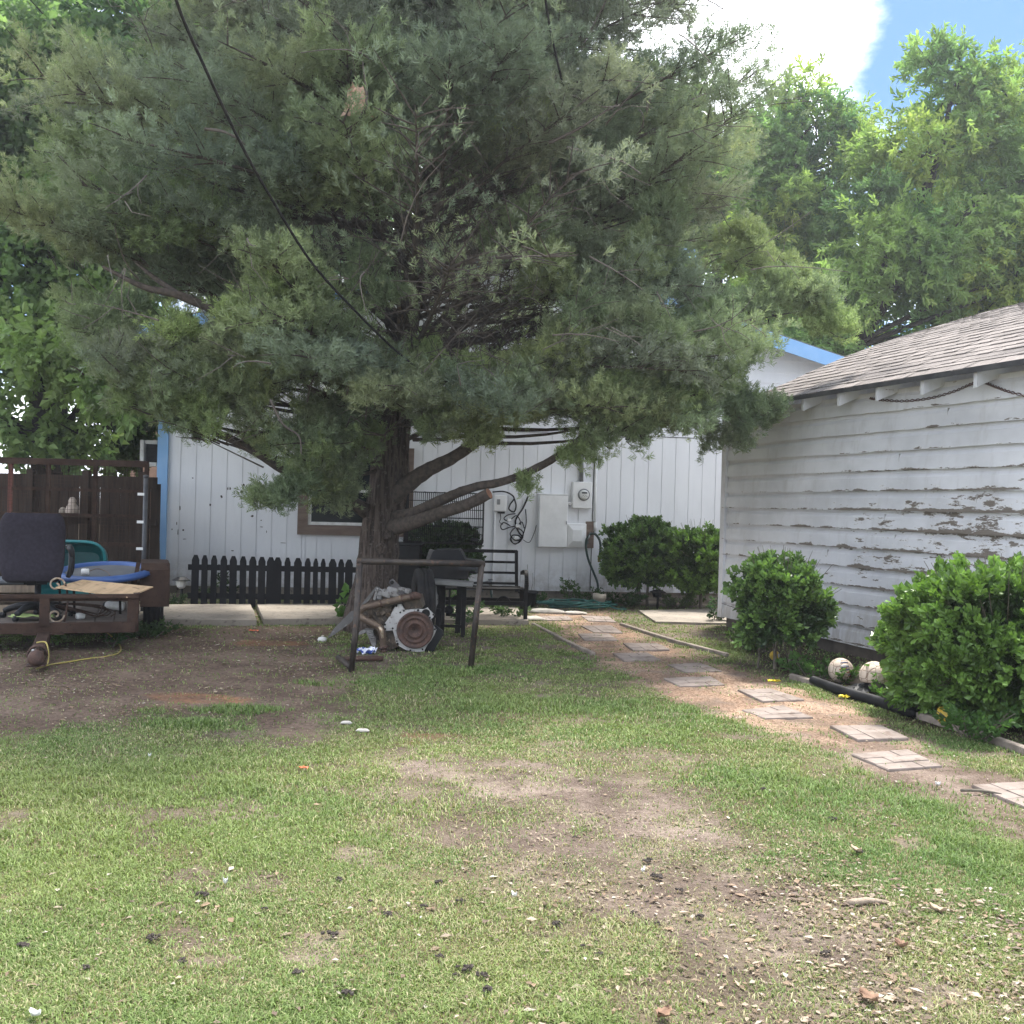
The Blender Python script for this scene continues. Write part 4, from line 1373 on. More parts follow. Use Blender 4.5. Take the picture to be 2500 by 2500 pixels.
# ------------------------------------------------------------------ dog run and fence
M['fence_wood'] = mat_simple("fence_wood", (.046, .034, .027), (.024, .019, .016), 3, .95, stretch=(5, 1, .5), bmp=.5, spec=.1)
M['red_post'] = mat_simple("red_post", (.13, .045, .035), (.09, .04, .033), 3, .9, stretch=(4, 4, .5))
DY = 12.8
dl, drr = W(-70, 1125, DY), W(357, 1131, DY)
t = thing("dog_run", "brown steel dog run panel with wire mesh left of the house", "dog run", (dl[0], DY, 0))
wl_ = float(drr[0] - dl[0])
zt = float(W(170, 1128, DY)[2])
fx = MB()
MB().box((wl_ / 2, 0, zt), (wl_ + .06, .05, .075)).build("top_rail", M['rust_brown'], t)
for py in (1196, 1257, 1327, 1400):
    z = float(W(200, py, DY)[2])
    MB().box((wl_ / 2, .0, z), (wl_, .03, .035 if py != 1327 else .05)).build("rail", M['rust_brown'], t)
for px in (-60, 25, 117, 232, 357):
    x = float(W(px, 1200, DY)[0] - dl[0])
    MB().box((x, .004, zt / 2), (.045, .045, zt)).build("post", M['red_post'] if px == 25 else M['rust_brown'], t)
wm = MB()
x = .03
while x < wl_:
    wm.box((x, -.022, zt / 2 + .05), (.0035, .0035, zt - .12)); x += .046
z = .12
while z < zt - .04:
    wm.box((wl_ / 2, -.026, z), (wl_ - .02, .0035, .0035)); z += .046
wm.build("wire_mesh", M['rust_brown'], t)
p = G(353, 1445)
gp_ = W(353, 1300, 12.35)
t = thing("gate_post", "grey pipe gate post with white tags at the end of the dog run", "post", (gp_[0], 12.35, 0))
zt2 = float(W(353, 1163, 12.35)[2])
MB().tube([(0, 0, 0), (0, 0, zt2)], .027, 12).lathe([(.033, zt2 - .02), (.033, zt2 + .012), (.004, zt2 + .02)], 12).build("pipe", M['post_grey'], t)
for zy in (570, 757, 937):
    z = float(W(345, 1000 + zy * .3623, 12.35)[2])
    MB().box((-.045, -.02, z), (.085, .012, .032)).build("tag", M['white_box'], t)
# fence behind it
fy = 14.3
f0 = W(-200, 1200, fy); f1x = float(W(385, 1200, fy)[0])
t = thing("wooden_fence", "dark weathered plank fence behind the dog run", "fence", (f0[0], fy, 0))
fl = f1x - float(f0[0])
zf = float(W(280, 1168, fy)[2])
pl = MB()
x = 0
while x < fl:
    w_ = random.uniform(.135, .15)
    pl.box((x + w_ / 2, random.uniform(-.004, .004), zf / 2 - .02 + random.uniform(-.02, .01)), (w_ - .008, .02, zf - .05)); x += w_
pl.build("planks", M['fence_wood'], t)
for z, h_ in ((zf - .05, .16), (1.1, .09), (.35, .09)): MB().box((fl / 2, -.032, z), (fl, .036, h_)).build("rail", M['fence_wood'], t)
for px in (-60, 80, 215, 352):
    x = float(W(px, 1200, fy)[0] - f0[0]); MB().box((x, -.06, zf / 2 + .05), (.09, .09, zf + .1)).build("post", M['fence_wood'], t)
MB().box((float(W(175, 1257, fy)[0] - f0[0]), -.17, float(W(175, 1259, fy - .17)[2])), (.75, .2, .03)).build("shelf", M['fence_wood'], t)
# little statue on the shelf
sp = W(176, 1257, fy - .17)
t = thing("garden_statue", "small pale hooded garden statue behind the wire mesh", "statue", (sp[0], fy - .17, float(W(175, 1259, fy - .17)[2]) + .016))
MB().lathe([(.085, 0), (.09, .05), (.075, .11), (.05, .15), (.052, .19), (.035, .23), (.004, .24)], 14).build("figure", mat_simple("statue_stone", (.40, .34, .29), (.28, .23, .2), 14, .9), t)
MB().lathe([(.05, 0), (.05, .06), (.03, .09), (.004, .1)], 12, Matrix.Translation((-.13, 0, 0))).build("companion_piece", M['concrete'], t)
# ladder
lp = W(371, 1430, 14.6)
t = thing("ladder", "dark narrow ladder standing between the gate post and the blue trim", "ladder", (lp[0], 14.6, 0), 1.15)
zl = float(W(371, 1172, 14.6)[2])
for s in (-1, 1): MB().bar((s * .16, 0, 0), (s * .14, .12, zl), .03, .05).build("stile", M['grey_pipe'], t)
for k in range(6): MB().bar((-.15, .02 + .018 * k, .25 + k * .26), (.15, .02 + .018 * k, .25 + k * .26), .03, .03).build("rung", M['grey_pipe'], t)

# ------------------------------------------------------------------ pipe frame in front of the tree
A, B_ = Vector(G(857, 1640)), Vector(G(1149, 1632))
At, Bt = Vector(W(879, 1370, A.y + .05)), Vector(W(1176, 1377, B_.y + .08))
t = thing("pipe_stand", "rusty square pipe frame standing in front of the tree trunk", "metal frame", A)
MB().tube([A, A.lerp(At, .35) + Vector((.012, 0, 0)), At], .027, 10).build("leg", M['pipe_metal'], t, world=True)
MB().tube([B_, Bt], .027, 10).build("leg", M['pipe_metal'], t, world=True)
d = (Bt - At).normalized() * .026
MB().tube([At - d, Bt + d], .028, 10).build("crossbar", M['pipe_metal'], t, world=True)
C_ = Vector(G(826, 1605, .03))
MB().tube([A + Vector((0, 0, .04)), C_], .027, 10).build("foot_bar", M['pipe_metal'], t, world=True)
MB().tube([Vector(G(832, 1609, .03)), Vector(G(935, 1607, .03))], .024, 10).build("foot_bar", M['rust_red'], t, world=True)

# ------------------------------------------------------------------ engine pile
EY = 9.98


def EP(zx, zy, dy=0.0):
    return Vector(W(780 + zx * .15528, 1350 + zy * .15528, EY + dy))


eng = thing("car_engine", "greasy car engine with rusty flywheel and alloy plate lying by the trunk", "engine", (EP(1400, 1580).x, EY + .2, 0))
def ept(lst, dy): return [(EP(x, y, dy).x, EP(x, y, dy).z) for x, y in lst]
plate = [(1290, 805), (1340, 895), (1440, 885), (1550, 878), (1640, 885), (1700, 858), (1728, 900), (1808, 968), (1790, 1012), (1752, 1040), (1790, 1150), (1838, 1208), (1800, 1300), (1760, 1370), (1700, 1440), (1645, 1545), (1560, 1557), (1440, 1545), (1350, 1520), (1265, 1475), (1205, 1420), (1180, 1310), (1152, 1215), (1040, 1225), (1008, 1130), (1060, 1062), (1130, 950), (1190, 838), (1240, 808)]
MB().prism(ept(plate, 0), .025, Matrix.Translation((0, EY, 0))).build("adapter_plate", M['alloy'], eng, world=True)
rb = MB()
for (x, y, r) in ((1210, 830, 22), (1325, 910, 18), (1550, 900, 24), (1735, 1015, 20), (1790, 970, 20), (1815, 1198, 20), (1270, 935, 18), (1150, 1185, 20), (1228, 1428, 24), (1218, 1385, 16), (1430, 1530, 18), (1620, 1515, 18), (1030, 1125, 20), (1035, 1195, 18)):
    c = EP(x, y, -.004)
    Mr = Matrix.Translation(c) @ Matrix.Rotation(math.pi / 2, 4, 'X')
    rb = MB(); rb.lathe([(r * .00062 * .8, 0), (r * .00062 * .8, .005), (r * .00062 * .4, .0055), (.001, .0065)], 10, Mr)
    rb.build("bolt_hole", M['black_metal'], eng, world=True)
c = EP(1672, 948, -.002)
MB().lathe([(.041, -.02), (.041, .004), (.0385, .0045), (.001, .0045)], 20, Matrix.Translation(c) @ Matrix.Rotation(math.pi / 2, 4, 'X')).build("starter_hole_disc", M['black_metal'], eng, world=True)  # solid dark disc, its colour standing in for the shade inside the hole
c = EP(1503, 1212, -.03)
Mf = Matrix.Translation(c) @ Matrix.Rotation(math.pi / 2, 4, 'X')
u_ = .000618
fw_ = MB().lathe([(290 * u_, -.045), (290 * u_, .012), (283 * u_, .018), (255 * u_, .018), (250 * u_, .012), (200 * u_, .010), (197 * u_, .016), (190 * u_, .017), (186 * u_, .008), (122 * u_, .006), (119 * u_, .018), (108 * u_, .020), (104 * u_, .014), (32 * u_, .014), (28 * u_, .0), (.001, .0)], 56, Mf).build("flywheel", M['rust_red'], eng, world=True)
hb = MB()
for k in range(8):
    a = k * math.pi / 4 + .3
    hb.lathe([(17 * u_, .012), (17 * u_, .024), (12 * u_, .027), (.001, .027)], 8, Mf @ Matrix.Translation((80 * u_ * math.cos(a), 80 * u_ * math.sin(a), 0)))
hb.build("hub_bolts", M['rust_brown'], fw_)
dh = MB()
for k in range(16):
    a = k * math.pi / 8 + (.1 if k % 3 else 0)
    dh.lathe([(9 * u_, .010), (9 * u_, .0135), (.0005, .0135)], 8, Mf @ Matrix.Translation((225 * u_ * math.cos(a), 225 * u_ * math.sin(a), 0)))
dh.build("balance_holes", M['black_metal'], fw_)
for o in (bpy.data.objects[fw_.name],):
    for c_ in o.children:                                 # these two were built in world axes
        pass
bk = MB()
def lump(pts, y0, y1, jit=.01):
    P = [(x + random.uniform(-jit, jit), z + random.uniform(-jit, jit)) for x, z in ept(pts, 0)]
    bk.prism(P, y1 - y0, Matrix.Translation((0, EY + y0, 0)))
lump([(650, 900), (1180, 700), (1500, 760), (1560, 900), (1300, 1500), (960, 1480), (700, 1150)], .10, .55)
lump([(900, 880), (1150, 830), (1060, 1060), (1000, 1130), (1020, 1250), (930, 1300), (840, 1100)], .04, .2)
lump([(1280, 700), (1560, 700), (1620, 860), (1350, 880)], .05, .4)
lump([(1000, 1250), (1150, 1230), (1220, 1420), (1280, 1480), (1050, 1560), (980, 1400)], .05, .35)
for k in range(26):
    x, y = random.uniform(760, 1280), random.uniform(820, 1050)
    c = EP(x, y, random.uniform(.02, .1))
    bk.box(c, (random.uniform(.015, .06), random.uniform(.02, .06), random.uniform(.012, .05)), rot=Matrix.Rotation(random.uniform(0, 3), 3, 'Y') @ Matrix.Rotation(random.uniform(-.5, .5), 3, 'X'), ch=.004)
bk.build("engine_block", M['grease'], eng, world=True)
al = MB()
for (x, y, sx, sz, dy) in ((1060, 640, .10, .07, .02), (1150, 610, .11, .09, .04), (1200, 660, .08, .05, .0), (1340, 580, .13, .035, .06), (1390, 600, .05, .05, .03), (960, 660, .05, .09, .08), (900, 640, .03, .13, .1), (1120, 560, .06, .04, .1)):
    al.box(EP(x, y, dy), (sx, .09, sz), rot=Matrix.Rotation(random.uniform(.1, .4), 3, 'Y'), ch=.008)
for k in range(14):
    al.tube([EP(random.uniform(880, 1250), random.uniform(560, 700), .0), EP(random.uniform(880, 1250), random.uniform(560, 700), .05)], .008, 6)
al.build("cylinder_head", M['alloy_dull'], eng, world=True)
lo_ = MB()
lo_.prism(ept([(700, 1200), (840, 1215), (850, 1290), (890, 1330), (885, 1450), (840, 1490), (800, 1400), (760, 1300)], 0), .12, Matrix.Translation((0, EY + .0, 0)))
lo_.prism(ept([(590, 1265), (690, 1200), (740, 1215), (720, 1250), (600, 1290)], 0), .03, Matrix.Translation((0, EY - .03, 0)))
for k in range(4): lo_.box(EP(780 + 20 * k, 1240 + 40 * k, -.012), (.05, .025, .012), rot=Matrix.Rotation(.2, 3, 'Y'))
lo_.build("gearbox_casing", M['alloy_dull'], eng, world=True)
M['exhaust'] = mat_simple("exhaust", (.10, .07, .052), (.16, .12, .085), 9, .55, .35, c3=(.22, .16, .1), s3=20, bmp=.25)
MB().tube([EP(640, 930, -.03), EP(700, 860, -.04), EP(880, 815, -.05), EP(1100, 765, -.05), EP(1330, 710, -.05), EP(1440, 690, -.04)], .0335, 14, sub=5).build("exhaust_pipe", M['exhaust'], eng, world=True)
e_ = MB().tube([EP(1430, 692, -.04), EP(1500, 672, -.04), EP(1590, 690, -.01)], [.036, .040, .03], 14, sub=4)
for x, y in ((1290, 720), (1460, 688), (960, 797)): e_.tube([EP(x, y, -.05), EP(x + 26, y - 8, -.05)], .04, 14)
e_.build("pipe_collar", M['rust_red'], eng, world=True)
MB().tube([EP(600, 975, -.05), EP(700, 1040, -.06), EP(860, 1120, -.06), EP(950, 1175, -.06), EP(985, 1260, -.06), EP(1000, 1370, -.05), EP(1005, 1470, -.04)], .0335, 14, sub=6).build("exhaust_pipe", M['exhaust'], eng, world=True)
MB().tube([EP(1003, 1465, -.045), EP(1008, 1500, -.045)], .05, 14).tube([EP(1008, 1500, -.045), EP(1015, 1580, -.045)], .034, 12).build("pipe_flange", M['rust_red'], eng, world=True)
MB().tube([EP(935, 1160, -.085), EP(975, 1220, -.09), EP(992, 1340, -.085)], [.012, .022, .012], 8, sub=4).build("bare_or_glint_patch", mat_simple("chrome_highlight", (.5, .42, .32), (.3, .2, .13), 40, .35, .6), eng, world=True)  # bright strip imitating the rusty chrome highlight on the pipe bend
br_ = MB()
ring_o = [(1140 + 48 * math.cos(a), 462 + 48 * math.sin(a)) for a in np.linspace(math.pi * .75, math.pi * 1.75, 10)]
br_.prism(ept(ring_o + [(1310, 590), (1400, 600), (1395, 640), (1240, 650)], 0), .022, Matrix.Translation((0, EY + .02, 0)))
br_.build("lifting_bracket", mat_simple("bracket_grey", (.06, .06, .065), (.1, .09, .09), 12, .6, .4), eng, world=True)
MB().lathe([(.018, 0), (.018, .004), (.0005, .004)], 14, Matrix.Translation(EP(1140, 462, .018)) @ Matrix.Rotation(math.pi / 2, 4, 'X')).build("bracket_hole", M['black_metal'], eng, world=True)
# panels of plastic round it
M['grey_plastic'] = mat_simple("grey_plastic", (.075, .072, .068), (.12, .115, .11), 6, .7, c3=(.2, .19, .18), s3=18)


def panel(name, label, cat, pts, y0, th, mat, slope=0.0):
    P = []
    c = sum((EP(x, y, y0) for x, y in pts), Vector()) / len(pts)
    t = thing(name, label, cat, (c.x, c.y, 0))
    poly = ept(pts, y0)
    MB().prism(poly, th, Matrix.Translation((0, EY + y0, 0))).build("sheet", mat, t, world=True)
    return t


panel("splash_guard", "long grey plastic splash guard leaning at the left of the engine", "car part", [(120, 1345), (215, 1200), (480, 930), (620, 860), (880, 535), (915, 528), (800, 720), (640, 880), (505, 1085), (230, 1285)], .12, .03, M['grey_plastic'])
t = panel("wheel_liner", "curved black plastic liner behind the flywheel on its right", "car part", [(1560, 1140), (1830, 1140), (1935, 1225), (1945, 1290), (1830, 1480), (1790, 1568), (1600, 1572), (1480, 1500)], .10, .05, M['black_plastic'])
# crumpled wrapper
c = Vector(G(780 + 735 * .15528, 1350 + 1590 * .15528, 0))
rows = [[(x * .09 + random.uniform(-.012, .012), y * .05 + random.uniform(-.01, .01), .03 + random.uniform(-.028, .04)) for x in np.linspace(-1, 1, 9)] for y in np.linspace(-1, 1, 7)]
m_, n, l, b = new_mat("wrapper")
tc = n.new("ShaderNodeTexCoord").outputs["Object"]
l.new(mixc(n, l, ramp(n, l, noise(n, l, tc, 28, 2), .5, .53), (.72, .74, .8), (.03, .07, .32)), b.inputs["Base Color"]); b.inputs["Roughness"].default_value = .3
tag(MB().sheet(rows, smooth=False, thick=(0, 0, .003)).build("crumpled_wrapper", m_, loc=c), "crumpled blue and white wrapper on the dirt below the engine", "litter")
c = Vector(G(787, 1561, .02))
t = thing("plastic_disc", "white and blue plastic lid lying left of the splash guard", "lid", c)
MB().lathe([(.045, -.02), (.05, 0), (.04, .02), (.002, .03)], 16).build("disc_body", M['white_plastic'], t)
# truck tyre behind
c = Vector(W(1033, 1440, 10.95))
t = thing("truck_tyre", "black truck tyre standing on edge between engine and grill", "tyre", (c.x, c.y, 0), math.radians(12))
Mt = Matrix.Translation((0, 0, .385)) @ Matrix.Rotation(math.pi / 2, 4, 'Y')
MB().lathe([(.24, -.07), (.33, -.095), (.375, -.085), (.385, -.06), (.385, -.025), (.377, -.022), (.377, -.015), (.385, -.012), (.385, .02), (.377, .023), (.377, .03), (.385, .033), (.385, .06), (.375, .085), (.33, .095), (.24, .07), (.22, .0), (.24, -.07)], 48, Mt, cap=False).build("tread_ring", M['rubber'], t)
MB().lathe([(.24, -.068), (.2, -.05), (.19, .03), (.06, .02), (.002, .02)], 30, Mt, cap=False).build("rim", M['black_metal'], t)
shine_rows = [[(.095 + .01 * math.sin(i * 2 + j), -.20 + .05 * i + random.uniform(-.012, .012), .44 + .05 * j + random.uniform(-.02, .02)) for i in range(3)] for j in range(5)]
MB().sheet(shine_rows, smooth=False, thick=(.003, 0, 0)).build("shine_sheet", M['white_plastic'], t)  # white sheet standing in for a bright shine on the tyre

# ------------------------------------------------------------------ grill
GY = 11.35


def GP(zx, zy, dy=0.0):
    return Vector(W(950 + zx * .15528, 1300 + zy * .15528, GY + dy))


def gpt(lst, dy=0.0): return [(GP(x, y, dy).x, GP(x, y, dy).z) for x, y in lst]


gr = thing("barbecue_grill", "black barbecue grill with grey side shelf standing in front of the bench", "grill", (GP(950, 1500).x, GY, 0))
MB().prism(gpt([(625, 450), (690, 290), (720, 278), (1090, 272), (1125, 290), (1195, 432), (1245, 450), (1245, 520), (625, 520)]), .42, Matrix.Translation((0, GY, 0))).build("lid", M['black_paint'], gr, world=True)
MB().prism(gpt([(625, 524), (1250, 524), (1235, 640), (1225, 735), (700, 735), (650, 640)]), .38, Matrix.Translation((0, GY + .02, 0))).build("firebox", M['black_metal'], gr, world=True)
MB().prism(gpt([(1195, 425), (1440, 452), (1470, 480), (1240, 470)]), .36, Matrix.Translation((0, GY + .03, 0))).prism(gpt([(1075, 510), (1290, 545), (1370, 530), (1400, 560), (1400, 620), (1375, 635), (1350, 575), (1260, 600), (1100, 585)]), .05, Matrix.Translation((0, GY - .06, 0))).build("side_table", M['black_plastic'], gr, world=True)
sh = MB()
a, b2 = GP(690, 740, -.2), GP(1325, 800, -.2)
sh.bar(GP(692, 770, -.12), GP(1322, 812, -.12), .26, .052, ch=.008)
sh.build("front_shelf", mat_simple("shelf_grey", (.15, .15, .145), (.2, .2, .195), 6, .6), gr, world=True)
for (x, y0, y1, w_, dy, lab) in ((820, 800, 1300, .092, .02, 0), (1100, 840, 1360, .06, .3, 0), (1175, 830, 1655, .048, -.06, 0), (770, 1200, 1560, .05, -.05, 0)):
    p0, p1 = GP(x + 10, y0, dy), GP(x - 18, y1, dy)
    if x in (820, 770): p1.z = 0
    if x == 1100: p1.z = 0
    p1.z = max(p1.z, 0)
    if x == 1175: p1.z = 0
    MB().bar(p0, p1, .05, w_, up=(1, 0, 0)).build("leg", M['black_metal'], gr, world=True)
MB().bar(GP(775, 1465, -.05), GP(1130, 1478, -.05), .03, .03).bar(GP(890, 1290, .2), GP(1060, 1300, .2), .03, .03).build("lower_rail", M['black_metal'], gr, world=True)
MB().bar(GP(890, 885, .05), GP(1070, 890, .05), .02, .02).build("cross_rail", M['black_metal'], gr, world=True)
MB().tube([GP(955, 890, .1), GP(950, 1000, .08), GP(950, 1120, .05), GP(940, 1190, .03)], .011, 6, sub=3).lathe([(.005, -.02), (.05, -.015), (.05, .015), (.005, .02)], 16, Matrix.Translation(GP(938, 1220, .03)) @ Matrix.Rotation(math.pi / 2, 4, 'X')).build("gas_hose", M['rubber'], gr, world=True)
t_ = GP(650, 340, .1)
MB().box(GP(655, 350, .12), (.06, .1, .12), rot=Matrix.Rotation(.3, 3, 'Y')).build("lid_hinge", M['grey_plastic'], gr, world=True)
# silvery bracket beside it
t = thing("alloy_bracket", "pale alloy bracket standing upright between tyre and grill", "car part", (GP(720, 1000).x, GY - .1, 0))
MB().prism(gpt([(690, 820), (745, 850), (750, 960), (768, 990), (765, 1120), (735, 1180), (725, 1260), (700, 1250), (712, 1100), (700, 960)], -.1), .05, Matrix.Translation((0, GY - .1, 0))).build("casting", M['alloy_dull'], t, world=True)

# ------------------------------------------------------------------ bench
b0 = G(1282, 1523)
bench = thing("garden_bench", "black metal garden bench standing behind the grill", "bench", b0, math.radians(6))
bwid = 1.12
for xs in (0, -bwid):
    MB().bar((xs, 0, 0), (xs, 0, .44), .045, .05, up=(0, 1, 0)).build("front_leg", M['black_metal'], bench)
    MB().bar((xs, .50, 0), (xs, .44, .42), .045, .05, up=(0, 1, 0)).build("rear_leg", M['black_metal'], bench)
    arm = MB()
    ap = [(xs, -.01, .42), (xs, -.03, .52), (xs, -.01, .60), (xs, .07, .645), (xs, .25, .63), (xs, .47, .60)]
    sp_ = spline(ap, 4)
    for a, b2 in zip(sp_[:-1], sp_[1:]): arm.bar(a, b2, .045, .04, up=(0, -1, .3))
    arm.build("armrest", M['black_metal'], bench)
for xs in (-.07, -bwid + .07):
    MB().bar((xs, .43, .36), (xs, .58, .88), .04, .045, up=(0, 1, 0)).build("back_post", M['black_metal'], bench)
for k, f in enumerate((.985, .72, .46, .2)):
    MB().bar((-bwid + .06, .43 + .15 * f, .36 + .52 * f), (-.06, .43 + .15 * f, .36 + .52 * f), .03, .042 if k == 0 else .03).build("back_rail", M['black_metal'], bench)
for y in (.02, .12, .22, .32, .42):
    MB().box((-bwid / 2, y, .43 - .02 * math.sin(y * 7)), (bwid - .05, .055, .02), ch=.004).build("seat_slat", M['black_metal'], bench)
MB().box((-bwid / 2, 0, .25), (bwid, .035, .05)).box((-bwid / 2, .48, .25), (bwid, .035, .05)).build("stretcher", M['black_metal'], bench)
fs_ = MB()
for x in (-.28, -.85): fs_.tube([(x - .09, .01, .26), (x - .05, .01, .31), (x, .01, .33), (x + .05, .01, .31), (x + .09, .01, .26)], .014, 6, sub=3)
fs_.build("bracket", M['black_metal'], bench)

# flower pot behind it
pp = G(1288, 1482)
t = thing("plant_pot", "black plastic plant pot behind the bench arm", "pot", pp)
MB().lathe([(.10, 0), (.13, .2), (.15, .205), (.152, .235), (.135, .235), (.12, .19), (.001, .18)], 24).build("pot_body", M['black_plastic'], t)
MB().tube([(.02, 0, .18), (.0, .01, .4), (-.02, 0, .62)], .004, 5).tube([(.03, 0, .18), (.07, .01, .35), (.06, 0, .5)], .003, 5).build("dry_stalk", M['twig'], t)

# wire crate and bin
bn = W(980, 1400, 14.35)
t = thing("storage_bin", "black plastic storage bin standing behind the tree trunk", "bin", (bn[0] - .05, 14.6, 0))
mb = MB()
vs = []
for z, k in ((0, .8), (.86, 1.0)): vs += [(-.36 * k, -.24 * k, z), (.30 * k, -.24 * k, z), (.30 * k, .24 * k, z), (-.36 * k, .24 * k, z)]
mb.add(vs, [(0, 3, 2, 1), (4, 5, 6, 7)] + [(i, (i + 1) % 4, 4 + (i + 1) % 4, 4 + i) for i in range(4)])
mb.build("bin_body", M['black_plastic'], t)
MB().box((-.03, 0, .885), (.74, .54, .045), ch=.015).build("bin_lid", M['black_plastic'], t)
ca, cb_ = W(985, 1333, 14.38), W(1180, 1205, 14.38)
t = thing("wire_crate", "black wire dog crate perched in front of the house wall behind the trunk", "dog crate", (ca[0], 14.38, .91))
cw, chh, cd = float(cb_[0] - ca[0]), float(cb_[2]) - .91, .62


def wires(name, fn):
    mb = MB(); fn(mb); mb.build(name, M['black_metal'], t)


def wall_w(y):
    def f(mb):
        x = 0
        while x <= cw + 1e-3:
            mb.box((x, y, chh / 2), (.0065, .0065, chh)); x += cw / 38
        for k in range(7): mb.box((cw / 2, y - .005, k * chh / 6), (cw, .008, .008))
    return f


def side_w(x):
    def f(mb):
        for k in range(19): mb.box((x, k * cd / 18, chh / 2), (.0065, .0065, chh))
        for k in range(7): mb.box((x - .005, cd / 2, k * chh / 6), (.008, cd, .008))
    return f


def top_w(z):
    def f(mb):
        for k in range(19): mb.box((cw / 2, k * cd / 18, z), (cw, .006, .006))
        for k in range(9): mb.box((k * cw / 8, cd / 2, z + .005), (.007, cd, .007))
    return f


for nm, f in (("front_grid", wall_w(0)), ("back_grid", wall_w(cd)), ("side_grid", side_w(0)), ("side_grid", side_w(cw)), ("top_grid", top_w(chh)), ("floor_grid", top_w(.004))): wires(nm, f)
MB().box((cw - .11, -.012, .07), (.1, .01, .05)).build("name_plate", M['black_plastic'], t)

# ------------------------------------------------------------------ balls and odds in the shed bed
def ball_mat(name, c1, c2, seam, sc=17):
    m, n, l, b = new_mat(name)
    tc = n.new("ShaderNodeTexCoord").outputs["Object"]
    vo = n.new("ShaderNodeTexVoronoi"); vo.feature = 'DISTANCE_TO_EDGE'; vo.inputs["Scale"].default_value = sc; vo.inputs["Randomness"].default_value = .35
    l.new(tc, vo.inputs["Vector"])
    col = mixc(n, l, ramp(n, l, noise(n, l, tc, 14, 5, .65), .38, .68), c1, c2)
    col = mixc(n, l, ramp(n, l, vo.outputs["Distance"], .02, .05), seam, col)
    l.new(col, b.inputs["Base Color"]); b.inputs["Roughness"].default_value = .75
    bump(n, l, b, ramp(n, l, vo.outputs["Distance"], 0, .08), .4, .006)
    return m


M['ball_old'] = ball_mat("ball_old", (.56, .46, .37), (.40, .31, .24), (.2, .14, .1))


def sphere(r, n=28, squash=None):
    prof = []
    for k in range(n // 2 + 1):
        a = -math.pi / 2 + math.pi * k / (n // 2)
        z = math.sin(a) * r
        if squash is not None: z = max(z, squash * r)
        prof.append((max(math.cos(a) * r, .0008), z))
    return prof


bc = Vector(G(2052, 1667)); r = .108
t = thing("striped_ball", "worn white ball with torn navy and red stripes by the shed wall", "ball", bc + Vector((0, 0, r)))
MB().lathe(sphere(r), 28).build("shell", M['ball_old'], t)


def patch(t, r, name, mat, cen_dir, tang, w, h):
    d = Vector(cen_dir).normalized()
    u = Vector(tang); u = (u - d * u.dot(d)).normalized(); v_ = d.cross(u)
    rows = [[((d + u * (x * w) + v_ * (y * h * (1 - .25 * abs(x)))).normalized() * (r * 1.012)) for x in np.linspace(-1, 1, 7)] for y in np.linspace(-1, 1, 4)]
    MB().sheet(rows, thick=-d * .002).build(name, mat, t)


navy, redm, whitem, yel = mat_simple("navy_print", (.02, .03, .09), (.05, .06, .1), 30), mat_simple("red_print", (.28, .06, .035), (.2, .06, .05), 30), mat_simple("white_print", (.62, .6, .58), (.5, .47, .45), 30), mat_simple("yellow_print", (.55, .36, .03), (.45, .32, .06), 14, .5)
for (dx, dz, m_) in ((.05, .75, navy), (.02, .55, whitem), (.05, .42, navy), (-.12, .28, redm), (.1, .2, navy), (.45, .05, redm), (.55, -.15, navy), (.5, -.3, redm)):
    patch(t, r, "stripe", m_, (dx, -math.sqrt(max(.05, 1 - dx * dx - dz * dz)), dz), (1, 0, .22), .33, .05)
bc = Vector(G(2133, 1702)); r = .118
t = thing("punctured_ball", "punctured tan football resting on a torn black sheet by the shed", "ball", bc + Vector((0, 0, .17)))
MB().lathe(sphere(r, 28, -.38), 28).build("shell", M['ball_old'], t)
t = thing("torn_sheet", "torn black plastic sheet folded under the punctured ball", "plastic sheet", bc)
rows = [[(x * .26 + random.uniform(-.01, .01), y * .14 + random.uniform(-.01, .01), .02 + .10 * math.exp(-(x * 1.2) ** 2) * (1 - .3 * abs(y)) + random.uniform(-.012, .012)) for x in np.linspace(-1, 1, 15)] for y in np.linspace(-1, 1, 9)]
MB().sheet(rows, smooth=False, thick=(0, 0, -.004)).build("sheet", M['black_plastic'], t)
MB().prism([(-.03, 0), (.04, 0), (.05, .1), (.0, .15), (-.05, .1)], .06, Matrix.Translation((-.02, -.12, 0))).build("stump", M['stem'], t)
bc = Vector(G(2317, 1776)); r = .085
t = thing("colourful_ball", "yellow, red and navy ball under the big hedge shrub", "ball", bc + Vector((0, 0, r)))
MB().lathe(sphere(r), 24).build("shell", yel, t)
for (dx, dz, m_, tw_) in ((-.1, .55, navy, .5), (-.2, .35, whitem, .5), (-.05, .15, redm, .6), (.25, -.05, navy, .6), (.45, .2, redm, .6)):
    patch(t, r, "stripe", m_, (dx, -.8, dz), (1, 0, -tw_), .5, .09)
bc = Vector(G(1891, 1613)); r = .05
t = thing("yellow_ball", "small yellow ball behind the stems of the small shrub", "ball", bc + Vector((0, 0, r)))
MB().lathe(sphere(r), 20).build("shell", yel, t)
patch(t, r, "patch", whitem, (.6, -.7, .1), (0, 0, 1), .4, .25)
bc = Vector(G(1852, 1583)); r = .052
t = thing("blue_ball", "small dark blue ball left of the small shrub by the shed", "ball", bc + Vector((0, 0, r)))
MB().lathe(sphere(r), 20).build("shell", mat_simple("blue_rubber", (.015, .06, .12), (.02, .09, .16), 10, .5), t)
